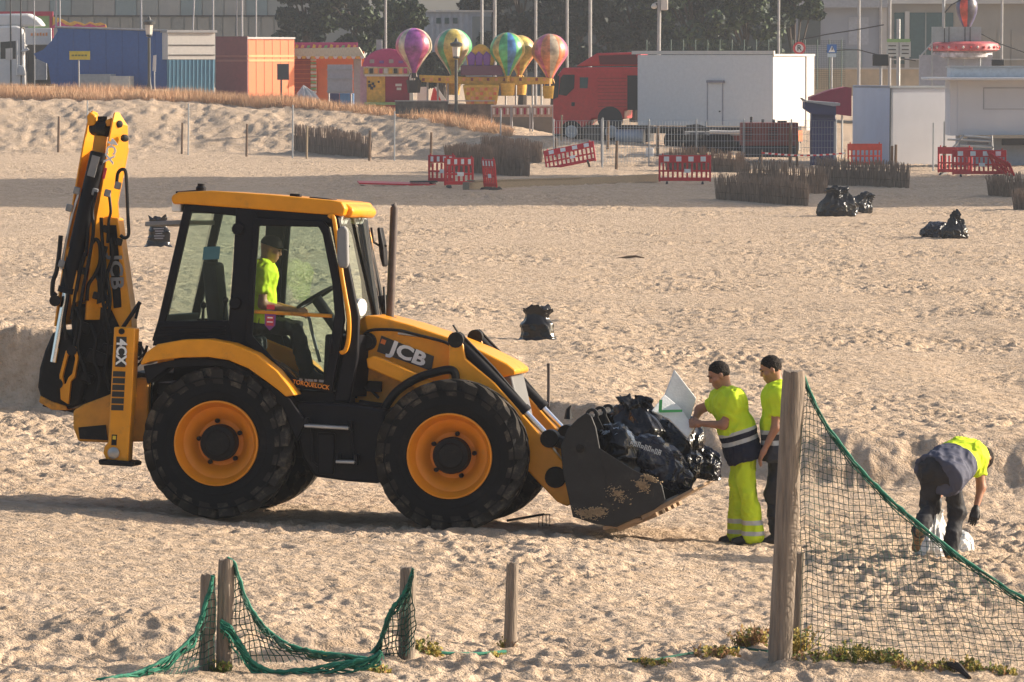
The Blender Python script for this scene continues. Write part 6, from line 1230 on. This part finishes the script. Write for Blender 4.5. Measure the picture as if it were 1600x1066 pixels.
t = BG('direction_sign', 'pair of white direction boards with green tops on a grey mast', 'sign', 1403, 240); t.box('board', 1384, 1402, 65, 88, 0, .06, PM('board_white', (.45, .48, .47), .6)); t.box('board', 1405, 1422, 65, 89, 0, .06, PM('board_white', (.45, .48, .47), .6)); t.box('green_top', 1385, 1421, 61, 66, -.04, .0, B_GRN); t.tube('mast', [(1403, 30, .1), (1403, 262, .1)], .09, B_GAL)
for k in range(3): t.box('print_mark', 1387, 1399, 71 + k * 6, 72.6 + k * 6, -.02, -.001, B_DK); t.box('print_mark', 1408, 1419, 71 + k * 6, 72.6 + k * 6, -.02, -.001, B_DK)
# traffic signs
t = BG('round_sign', 'round white traffic sign with a red rim and a letter on it', 'traffic sign', 1248, 232); mb = MB(); mb.lathe([(0, 0), (.22, 0), (.22, .04)], c=t.P(1248, 75.5, 0), axis=(0, -1, 0), n=24); t_ = mb.build('sign_face', B_WHT, t.root); mb = MB(); mb.lathe([(.19, .0), (.19, .03), (.29, .03), (.29, 0)], c=t.P(1248, 75.5, -.03), axis=(0, -1, 0), n=28, cap=False); mb.build('red_rim', PM('sign_red', (.5, .05, .06), .5), t.root)
lettering('lettering', 'R', .34, t.P(1248, 75.5, -.06), (1, 0, 0), (0, 0, 1), B_DK, t.root, .02); t.tube('post', [(1248, 84, .03), (1248, 250, .03)], .04, B_GAL)
t = BG('crossing_sign', 'square blue crossing sign with a white triangle', 'traffic sign', 1299, 228); t.box('blue_plate', 1291.5, 1306.5, 69.5, 83, 0, .03, PM('sign_blue', (.03, .12, .36), .5)); t.prism('white_triangle', [(1294, 81.5), (1299, 71.5), (1304, 81.5)], -.03, -.002, B_WHT); t.prism('walking_figure', [(1298, 80), (1299, 74), (1300, 74), (1300.6, 80), (1299.5, 77)], -.05, -.032, B_DK); t.box('lower_plate', 1292, 1306, 84, 89.5, 0, .03, PM('sign_pale', (.36, .44, .52), .5)); t.tube('post', [(1299, 89, .05), (1299, 255, .05)], .035, B_GAL)
t = BG('lamp_mast', 'slim mast with a lamp and a pale box behind the box lorry', 'lamp post', 1030, 244); t.tube('mast', [(1030, -20), (1029, 80), (1028, 230)], .09, B_POLE, 8); t.box('pale_box', 1032, 1043, -8, 16, -.2, .2, B_OFF, bevel=.03); mb = MB(); c = t.P(1021.5, 10, 0); mb.lathe([(0, -.13), (.13, -.08), (.15, 0), (.08, .12), (0, .14)], c=c, n=14); mb.build('lamp_head', B_OFF, t.root); t.tube('lamp_arm', [(1030, 3, 0), (1022, 5, 0)], .03, B_POLE)
# poles in front of the hall and the trees
for px, b, w_, nm in ((18, 50, .05, 'thin dark pole above the white lorry cab'), (34, 60, .05, 'thin dark pole right above the white lorry deflector'), (55, 60, .04, 'slim pale pole above the white lorry sign panel'), (89, 45, .07, 'pale pole at the left end of the wavy yellow crest'), (95, 45, .05, 'thinner pale pole paired at the left end of the wavy yellow crest'),
    (222, 60, .05, 'short pale pole left of the lamp before the blue trailer'), (304, 60, .05, 'bent pale pole above the cream stall boards'), (334, 60, .06, 'pale pole at the right end of the cream stall'), (371, 70, .05, 'left one of two pale poles above the orange container'), (379, 70, .07, 'thicker one of two pale poles above the orange container'), (401, 70, .05, 'pale pole above the right part of the orange container'),
    (603, 90, .08, 'white pole behind the pink booth roof'), (773, 90, .11, 'grey pole right of the balloon ride mast'), (837, 70, .09, 'pale pole between the yellow and orange balloons'), (886, 110, .09, 'pale pole just right of the orange balloon'), (922, 90, .11, 'thick mottled pole above the red lorry cab'),
    (1216, 95, .08, 'pale pole above the right end of the box lorry'), (1341, 150, .10, 'blue grey pole above the plain white cabin'), (1375, 90, .08, 'bright pole rising from the floodlight panel'), (1389, 140, .10, 'brown grey pole left of the direction boards'), (1564, 110, .08, 'pale pole above the long white stall at the right')):
    t = BG('tall_pole', nm, 'pole', px, 262 if px < 700 else 250, group='tall poles behind the fairground'); r_ = w_ * .75; t.tube('shaft', [(px + (2 if px == 304 else 0), -30), (px + (-1 if px == 304 else 0), b * .5), (px - (2 if px == 304 else 0), b), (px - (2 if px == 304 else 0), 200)], r_, [B_DK, B_POLE][0 if w_ == .05 and px < 40 else 1], 8)
t = BG('overhead_cable', 'black cables slung between the poles on the right', 'cable', 1320, 246); t.tube('cable', [(1250, 62), (1290, 54), (1330, 48), (1380, 39)], .03, B_DK, 5); t.tube('cable', [(1290, 80), (1320, 78), (1340, 78), (1380, 88), (1430, 95)], .03, B_DK, 5); t.tube('cable', [(1530, 52), (1560, 68), (1610, 86)], .03, B_DK, 5); t.tube('support', [(1250, 62), (1250, 262)], .04, B_DK, 5)
# --- far buildings
t = BG('exhibition_hall', 'long grey green clad hall behind the left fairground row', 'building', 200, 330, z=1.5); t.box('hall_wall', -160, 560, -60, 150, 0, 20, B_HALL)
for k in range(18): t.box('cladding_panel', -90 + k * 34, -57.5 + k * 34, -50, 24, -.12, -.01, [B_HALL, PM('hall_teal', (.15, .21, .23), .5, var=.15, scale=.4), PM('hall_grey', (.24, .25, .245), .6, var=.15, scale=.4)][(k * 5) % 3])
t.box('string_course', -160, 560, 24, 26, -.2, .0, B_DK)
for k in range(30): t.box('lower_panel', -90 + k * 20, -72 + k * 20, 27, 60, -.1, -.01, PM('hall_low', (.23, .23, .21), .7, var=.12, scale=.6) if k % 3 else PM('hall_low2', (.19, .20, .19), .7))
t = BG('white_container', 'pale ribbed container building behind the balloons', 'container', 708, 300, z=1.5); t.box('container_wall', 652, 768, 18, 120, 0, 6, PM('container_pale', (.40, .44, .50), .6)); [t.box('wall_rib', 655 + k * 9, 659 + k * 9, 20, 118, -.1, -.005, PM('container_pale', (.40, .44, .50), .6)) for k in range(12)]; t.box('dark_opening', 738, 768, 26, 70, -.14, -.105, B_HALL); t.box('roof_edge', 650, 770, 16, 19, -.2, .2, B_OFF)
for k in range(3): t.box('small_window', 682 + k * 13, 689 + k * 13, 28, 37, -.14, -.105, B_TGL)
t = BG('blue_grey_building', 'pale blue grey building behind the traffic signs', 'building', 1310, 320, z=0); t.box('wall', 1240, 1382, -60, 130, 0, 15, B_LBL); t.box('dark_gateway', 1246, 1281, 12, 70, -.1, -.01, PM('gate_dark', (.05, .07, .075), .5)); t.box('wall_panel', 1325, 1356, 27, 70, -.08, -.005, PM('wall_panel_blue', (.32, .35, .41), .8)); t.box('lower_window', 1305, 1346, 76, 118, -.1, -.01, PM('window_grey', (.22, .27, .29), .4)); t.box('eave', 1240, 1384, -4, 12, -.8, 0, PM('eave_grey', (.30, .32, .36), .8)); t.box('corner_pier', 1373, 1384, -60, 130, -.25, 0, B_CON)
t = BG('beige_building', 'beige rendered building with dark teal windows at the upper right', 'building', 1500, 330, z=0); t.box('wall', 1384, 1760, -60, 150, 0, 15, B_BEI); t.box('teal_window', 1396, 1412, 20, 100, -.08, -.01, B_TGL); t.box('teal_window', 1420, 1488, 20, 92, -.08, -.01, B_TGL); t.box('window_mullion', 1444, 1446, 20, 92, -.14, -.081, B_HALL); t.box('pier', 1412.5, 1419.5, 18, 110, -.2, .0, B_CON); t.box('cornice', 1384, 1760, -2, 6, -.6, 0, B_CON); [t.box('render_panel', 1535 + k * 22, 1555 + k * 22, 48, 105, -.06, -.005, B_BEI) for k in range(5)]; t.box('string_course', 1384, 1760, 92, 94, -.2, 0, B_CON)
t = BG('boundary_wall', 'low sunlit tan wall between the right buildings and the cabins', 'wall', 1360, 300, z=0); t.box('wall_face', 1270, 1450, 108, 150, 0, .4, PM('tan_wall', (.42, .34, .24), .85, var=.2, scale=1)); t.box('wall_coping', 1268, 1452, 106, 108.5, -.1, .5, B_CON)
# green mesh fence in front of the trees
t = BG('mesh_fence', 'tall dark green mesh fence in front of the dark trees', 'fence', 1180, 275, z=.2)
for k in range(17): t.tube('fence_post', [(1010 + k * 19, 62), (1010 + k * 19, 140)], .035, PM('fence_green', (.03, .07, .06), .6), 5)
mb = MB()
for k in range(120): x = t.X(1010 + k * 2.6); mb.add([(x - .006, 0, t.Z(140)), (x + .006, 0, t.Z(140)), (x + .006, 0, t.Z(63)), (x - .006, 0, t.Z(63))], [(0, 1, 2, 3)])
for k in range(26): z = t.Z(64 + k * 3); mb.add([(t.X(1010), 0, z - .006), (t.X(1320), 0, z - .006), (t.X(1320), 0, z + .006), (t.X(1010), 0, z + .006)], [(0, 1, 2, 3)])
o = mb.build('mesh_wire', PM('fence_green', (.03, .07, .06), .6), t.root, smooth=0, fix=False); o['kind'] = 'stuff'
# --- trees
M_TL = [mat('evergreen_leaf_dark', (.010, .022, .018), .7, var=.4, scale=.8), mat('evergreen_leaf', (.020, .042, .028), .7, var=.4, scale=.8), mat('broad_leaf', (.045, .075, .025), .7, var=.35, scale=.8)]
def tree(px, Y, top, bot, wpx, seed, label, pal, n=7500):
    s = F / Y; z0 = float(height((px - 800) / s, Y)); t = empty('tree', ((px - 800) / s, Y, z0), 0, label, 'tree', 'trees behind the fairground'); rs = np.random.default_rng(seed)
    H_ = at(800, top, Y).z - z0; hb = max(at(800, bot, Y).z - z0, .6); W = wpx / s / 2; mb = MB(); mb.tube([(0, 0, -.3), (.1, 0, H_ * .3), (-.05, .1, H_ * .55), (0, 0, H_ * .8)], [.3, .24, .16, .06], 9)
    cl = []
    for k in range(34):
        a = rs.uniform(0, 6.283); v = rs.uniform(0, 1); zc = hb + (H_ - hb) * v; r = W * math.sqrt(rs.uniform(.05, 1)) * (1 - .55 * abs(v - .4) ** 1.5 * 1.6); cl.append((math.cos(a) * r, math.sin(a) * r * .8, zc, rs.uniform(.5, 1.0) * W * .38))
        if k % 3 == 0: mb.tube([(0, 0, H_ * .25 + v * H_ * .4), (cl[-1][0] * .6, cl[-1][1] * .6, zc - .3), cl[-1][:3]], [.08, .05, .02], 5)
    mb.build('trunk', PM('bark', (.06, .045, .035), .9, var=.3), t)
    cl = np.array(cl); k = rs.integers(0, len(cl), n); d = rs.normal(size=(n, 3)); d /= np.linalg.norm(d, axis=1)[:, None]; r = rs.uniform(.35, 1, n) ** .5; c = cl[k, :3] + d * (r * cl[k, 3])[:, None] * np.array([1, 1, .8])
    u = rs.normal(size=(n, 3)); u /= np.linalg.norm(u, axis=1)[:, None]; v = np.cross(u, rs.normal(size=(n, 3))); v /= np.linalg.norm(v, axis=1)[:, None]; q = rs.uniform(.10, .24, n)[:, None]
    V = np.stack([c - u * q, c + v * q * .6, c + u * q, c - v * q * .6], 1).reshape(-1, 3); np_obj('crown', V, np.arange(n * 4).reshape(-1, 4), [M_TL[p] for p in pal], t, smooth=False, mi=(k + rs.integers(0, 2, n)) % len(pal))
for a in ((478, 292, -25, 62, 110, 1, 'dark tree above the orange container and stall', (0, 1)), (560, 290, -40, 72, 130, 2, 'dark spreading tree above the pink booth', (0, 1, 2)), (632, 284, 5, 78, 70, 3, 'sunlit greyish tree behind the purple balloon', (1, 2)), (690, 286, 85, 135, 70, 4, 'low bush behind the yellow balloon', (0, 1)),
          (815, 300, -40, 100, 130, 5, 'dark evergreen behind the green balloon', (0, 0, 1)), (905, 296, -45, 100, 150, 6, 'dark evergreen behind the red lorry cab', (0, 0, 1)), (990, 298, -40, 90, 150, 7, 'dense evergreen behind the lamp mast', (0, 1)), (1080, 294, -45, 96, 150, 8, 'green broad tree behind the box lorry', (1, 0, 2)), (1165, 296, -45, 96, 150, 9, 'dense green tree left of the traffic signs', (1, 2, 0)), (1240, 300, -40, 40, 90, 10, 'green tree hanging over the dark gateway', (1, 2)), (745, 302, -40, 60, 80, 11, 'dark tree behind the balloon ride mast', (0, 1)), (865, 305, 20, 120, 110, 12, 'dark bush mass behind the orange balloon', (0, 1))):
    tree(*a)
t = BG('rear_wall', 'dark backdrop wall seen between the trees', 'wall', 1000, 322, z=0); t.box('wall_face', 740, 1250, -60, 150, 0, 1, PM('backdrop_wall', (.06, .075, .08), .8, var=.3, scale=.4)); t.box('wall_coping', 738, 1252, -63, -60, -.1, 1.1, B_CON)
# ------------------------------------------------------------------ barriers, brush screens, stakes
def barrier(px, py, wpx, label, yaw=0.0, tilt=0.0, lean=0.0, m=None, hh=1.0, Y=None, plain=False):
    p = G(px, py) if Y is None else onz((px - 800) * Y / F, Y); s = F / p.y; W = wpx / s / max(math.cos(yaw), .25); m = m or B_BRED
    r = empty('barrier', p, -yaw, label, 'barrier', 'plastic crowd barriers'); r.rotation_euler = (lean, tilt, -yaw); H_ = hh
    mb = MB(); mb.box((0, 0, H_ - .13), (W, .05, .26)); mb.box((0, 0, .17), (W, .05, .12)); mb.box((0, 0, .46), (W, .045, .06))
    for k in range(2): mb.box(((k - .5) * (W - .07), 0, H_ / 2 + .04), (.07, .055, H_ - .1))
    mb.build('frame', m, r, bevel=.012); n = max(6, int(W / .16))
    for k in range(1, n): MB().box((-W / 2 + W * k / n, 0, .48), (W / n * .42, .035, .5)).build('bar', m, r)
    if not plain:
        for k in range(4): MB().box((-W / 2 + W * (k + .5 + .15) / 4.3, 0, H_ - .13), (W * .10, .062, .17)).build('reflector', B_REFL, r)
        MB().box((W * .05, 0, .46), (.22, .055, .13)).build('badge', B_REFL, r)
    for k in (-1, 1): MB().box((k * W * .34, 0, .05), (.09, .5, .10), taper=.7).build('foot', B_DK, r, bevel=.01)
    for k in (-1, 1): MB().cyl((k * W * .42, 0, H_ - .02), (k * W * .42, 0, H_ + .06), .025, 8).build('peg', m, r)
barrier(690, 289, 42, 'red and white barrier farthest left, rear one of an overlapping pair', .35); barrier(717, 294, 46, 'red and white barrier overlapping the front of the left pair', -.3); barrier(767, 297, 20, 'narrow red barrier seen nearly edge on by the plank', 1.1, lean=.1)
barrier(893, 262, 80, 'tilted red and white barrier half fallen over on the sand', .1, tilt=-.20, lean=-.55); barrier(1070, 288, 82, 'red and white barrier with four white blocks left of the brush screens', .05)
barrier(1351, 262, 54, 'plain orange red barrier behind the brush screens', .0, m=B_BOR, plain=True, hh=.95); barrier(1530, 277, 84, 'red and white barrier in front of the long white stall', .1); barrier(1492, 274, 50, 'red barrier leaning behind its neighbour before the white stall', .7, plain=True, hh=1.05); barrier(1572, 276, 34, 'low fallen red barrier at the right end before the white stall', .9, tilt=.35, lean=.7, plain=True)
t = BG('fallen_barrier', 'fallen red barrier flat on the sand left of the plank', 'barrier', 620, 172); MB().box((0, 0, .08), (2.6, .9, .05), (0.05, .03, .1)).build('panel', B_BRED, t.root); MB().box((.9, .1, .14), (.9, .3, .06), (0, 0, .2)).build('panel', B_DK, t.root)
def brush(pts, topy, label, seed, dense=1.0, lean=.1):
    """pts: photo pixels along the foot; topy: pixel tops"""
    base = [G(*p) for p in pts]; o = base[0].copy(); r = empty('brush_screen', o, 0, label, 'brush screen', 'brush wood screens'); rs = np.random.default_rng(seed); V = []; Fs = []
    hs = [at(p[0], ty, b.y).z - b.z for p, ty, b in zip(pts, topy, base)]; L = [0]
    for a, b in zip(base, base[1:]): L.append(L[-1] + (b - a).length)
    n = int(L[-1] / .018 * dense); xs = np.sort(rs.uniform(0, L[-1], n))
    for x in xs:
        i = min(max(np.searchsorted(L, x) - 1, 0), len(base) - 2); f_ = (x - L[i]) / max(L[i + 1] - L[i], 1e-6); b = base[i].lerp(base[i + 1], f_) - o; h = (hs[i] * (1 - f_) + hs[i + 1] * f_) * rs.uniform(.90, 1.04) * (1 + .04 * math.sin(x * 2.1 + seed)); w2 = rs.uniform(.008, .02); dx, dy = rs.normal(0, .05 + lean * .3), rs.normal(0, .05); yy = rs.uniform(-.05, .05); k = len(V)
        for z, q in ((-.1, 1), (h * .55, 1), (h, .45)):
            u = max(z, 0) / h; V += [(b.x + dx * u - w2 * q, b.y + yy + dy * u, b.z + z), (b.x + dx * u + w2 * q, b.y + yy + dy * u, b.z + z), (b.x + dx * u, b.y + yy + dy * u + w2 * 1.5 * q, b.z + z)]
        for j in (0, 3): Fs += [(k + j, k + j + 1, k + j + 4, k + j + 3), (k + j + 1, k + j + 2, k + j + 5, k + j + 4), (k + j + 2, k + j, k + j + 3, k + j + 5)]
    ob = np_obj('twigs', np.array(V), np.array(Fs), B_REED, r, smooth=False); ob['kind'] = 'stuff'
    for hgt in (.3, .7):
        mb = MB(); mb.tube([b - o + Vector((0, -.07, h * hgt)) for b, h in zip(base, hs)], .007, 5); mb.build('binding_wire', B_STAKE, r)
    mb = MB(); mb.sheet([b - o + Vector((0, .04, -.1)) for b in base], [b - o + Vector((0, .04, h * .6)) for b, h in zip(base, hs)]); mb.build('twig_backing', B_REED, r, smooth=0)
brush([(459, 236), (520, 243), (580, 248)], [195, 199, 212], 'brush screen on the dune foot left of the barriers', 1, lean=.05)
brush([(754, 248), (800, 252), (846, 255)], [211, 215, 221], 'higher brush screen behind the middle pair', 2); brush([(698, 268), (760, 272), (827, 276)], [225, 226, 236], 'lower brush screen of the middle pair behind the narrow barrier', 3)
brush([(1040, 266), (1100, 268), (1165, 270)], [228, 230, 238], 'brush screen behind the four block barrier', 4); brush([(1155, 300), (1220, 303), (1292, 303)], [250, 252, 262], 'dark brush screen behind the nearest right screen', 5, 1.3); brush([(1275, 289), (1350, 291), (1420, 294)], [246, 250, 254], 'brush screen before the orange red barrier', 6, 1.2)
brush([(1119, 312), (1190, 317), (1262, 322)], [272, 276, 284], 'nearest brush screen, left of the paired rubbish bags', 7, 1.2); brush([(1545, 306), (1575, 308), (1640, 309)], [276, 270, 268], 'brush screen at the right edge behind the smaller piece', 8, 1.2, .3); brush([(1584, 328), (1610, 329), (1640, 329)], [294, 294, 296], 'small brush screen piece cut by the right edge', 9)
# grey plank
a, b = G(728, 297), G(1025, 285); d = b - a; r = empty('plank', a, 0, 'long grey plank lying along the sand behind the lit beach', 'plank'); th = math.atan2(d.y, d.x); MB().box((d.x / 2, d.y / 2, .12), (d.length, .25, .26), (0, 0, th)).build('board', B_PLK, r, bevel=.01); MB().box((d.x * .3, d.y * .3 - .02, .27), (d.length * .55, .3, .05), (0, .006, th)).build('top_board', B_PLK, r, bevel=.01)
# stakes and fence posts
for k, (px, b, t_, w_, nm) in enumerate(((91, 237, 182, 4, 'far left brown stake below the dune'), (284, 241, 192, 3.6, 'brown stake above the cab roof, left of a grey post'), (385, 245, 194, 3.6, 'brown stake right of the cab roof at the dune foot'), (479, 248, 197, 3.4, 'pale stake before the left end of the dune foot screen'), (577, 252, 204, 4, 'brown stake before the right end of the dune foot screen'), (673, 262, 207, 4.2, 'brown stake above the left barrier pair'),
    (877, 222, 180, 3.4, 'pale stake before the red lorry wheel'), (949, 235, 188, 5, 'tan stake right of the half fallen barrier'), (963, 265, 220, 5, 'dark tan stake in the sand right of the half fallen barrier'), (1027, 243, 197, 5, 'tan stake before the lorry fuel tank'), (868, 245, 216, 4, 'short stake behind the half fallen barrier'), (1066, 248, 224, 3, 'thin stake above the four block barrier'), (1234, 262, 196, 5, 'pale stake before the generator'), (1245, 262, 212, 4, 'tan stake right of the generator'), (1187, 252, 215, 3.4, 'thin stake before the generator housing'), (1393, 268, 228, 5, 'left dark stake before the plain white cabin'), (1399, 268, 226, 5, 'right dark stake before the plain white cabin'), (1475, 272, 228, 7, 'dark thick stake left of the white stall barriers'))):
    p = G(px, b); s = F / p.y; t3 = at(px + 1, t_, p.y) - p; mb = MB(); r0 = w_ / s / 2; mb.tube([Vector((0, 0, -.2)), t3 * .5, t3], [r0, r0 * .95, r0 * .85], 8); o = mb.build('stake', B_STAKE if k not in (3, 6) else PM('pale_stake', (.34, .26, .17), .85), None); o.location = p; props(o, nm, 'stake', 'wooden stakes across the back of the beach')
for px, b, t_, nm in ((136, 232, 157, 'grey steel post rising behind the backhoe arm'), (294, 243, 162, 'grey steel post above the cab roof'), (457, 247, 164, 'grey steel post at the left end of the dune foot screen'), (616, 252, 174, 'grey steel post in the middle below the pink booth'), (782, 232, 172, 'grey steel post below the green balloon'), (941, 262, 184, 'grey steel post at the red lorry cab'), (1102, 242, 190, 'grey steel post at the flat trailer'), (1347, 252, 196, 'thin steel post before the plain white cabin wall'), (1362, 250, 193, 'second thin steel post before the plain white cabin wall'), (1458, 268, 192, 'steel post at the right corner of the plain white cabin'), (1475, 262, 190, 'steel post left of the trestle'), (1304, 262, 190, 'steel post beside the blue kiosk')):
    p = G(px, b); mb = MB(); t3 = at(px + .6, t_, p.y) - p; mb.tube([Vector((0, 0, -.2)), t3], .032, 8); o = mb.build('steel_post', B_GAL, None); o.location = p; props(o, nm, 'post', 'steel fence posts')
# wire fence panels before the lorry and cabins
t = BG('wire_fence', 'light wire mesh fence in front of the red lorry and trailers', 'fence', 1080, 206)
mb = MB()
for k in range(96): x = t.X(865 + k * 4.6); mb.tube([(x, 0, .05), (x, 0, 1.75)], .008, 3, cap=False)
for k in range(7): mb.tube([(t.X(865), 0, .15 + k * .27), (t.X(1306), 0, .15 + k * .27)], .008, 3, cap=False)
o = mb.build('wire_mesh', B_GAL, t.root, smooth=0, fix=False); o['kind'] = 'stuff'
for px in (865, 940, 1014, 1088, 1162, 1236, 1306): t.tube('fence_post', [(px, 186), (px, 262)], .028, B_GAL)
t = BG('barrier_tape', 'red and white tape strung before the generator', 'tape', 1260, 200)
for k in range(26):
    x0 = 1190 + k * 5; y0 = 239 + 4 * math.sin((x0 - 1190) / 130 * math.pi); MB().box(t.P(x0 + 2.5, y0, -.1), (.135, .01, .06)).build('tape_band', B_REFL if k % 2 else B_BRED, t.root)
for px in (1190, 1320): t.tube('tape_stick', [(px, 234, -.05), (px, 268, -.05)], .02, B_STAKE)
for px, py, m, nm in ((1015, 230, B_REFL, 'small white box by the lorry fuel tank'),):
    p = G(px, 245); o = MB().box((0, 0, .18), (.3, .3, .36)).build('small_box', m, None, bevel=.02); o.location = p; props(o, nm, 'box')
mb = MB(); p = G(930, 405); mb.tube([(-.3, 0, .0), (-.05, .05, .03), (.12, .02, .05), (.3, 0, .01)], [.012, .03, .024, .012], 6); o = mb.build('driftwood', B_STAKE, None); o.location = at(980, 404, p.y) * 0 + G(985, 404); props(o, 'piece of driftwood lying alone on the far sand', 'driftwood')
# tower block outside the picture on the right: its shadow crosses the back of the beach
r = empty('apartment_block', (74, 186, 0), 0, 'tall pale apartment block standing beyond the right edge', 'building'); MB().box((0, 0, 16), (22, 30, 32)).build('wall', B_BEI, r); MB().box((0, 0, 32.2), (22.8, 30.8, .5)).build('roof', B_CON, r)
me0 = None
for fl in range(10):
    for k in range(8):
        if me0 is None: w0 = MB().box((0, 0, 0), (.12, 1.6, 1.5)).build('window', B_TGL, r); me0 = w0
        else: w0 = me0.copy(); col.objects.link(w0)
        w0.parent = r; w0.location = (-11.02, -13 + k * 3.7, 2.6 + fl * 3.05)
# ------------------------------------------------------------------ haze
hz = bpy.data.objects.new('haze', None); bpy.data.objects.remove(hz)
hz = MB().box((0, 440, 19), (2200, 1100, 44)).build('haze', [], None, smooth=0); m = bpy.data.materials.new('haze'); m.use_nodes = True; n = m.node_tree.nodes; n.remove(n['Principled BSDF']); pv = n.new('ShaderNodeVolumePrincipled'); pv.inputs['Color'].default_value = (.88, .92, 1, 1); pv.inputs['Density'].default_value = .0003; pv.inputs['Anisotropy'].default_value = .2
m.node_tree.links.new(pv.outputs[0], n['Material Output'].inputs['Volume']); hz.data.materials.append(m); props(hz, 'thin warm haze over the whole beach', kind='stuff')
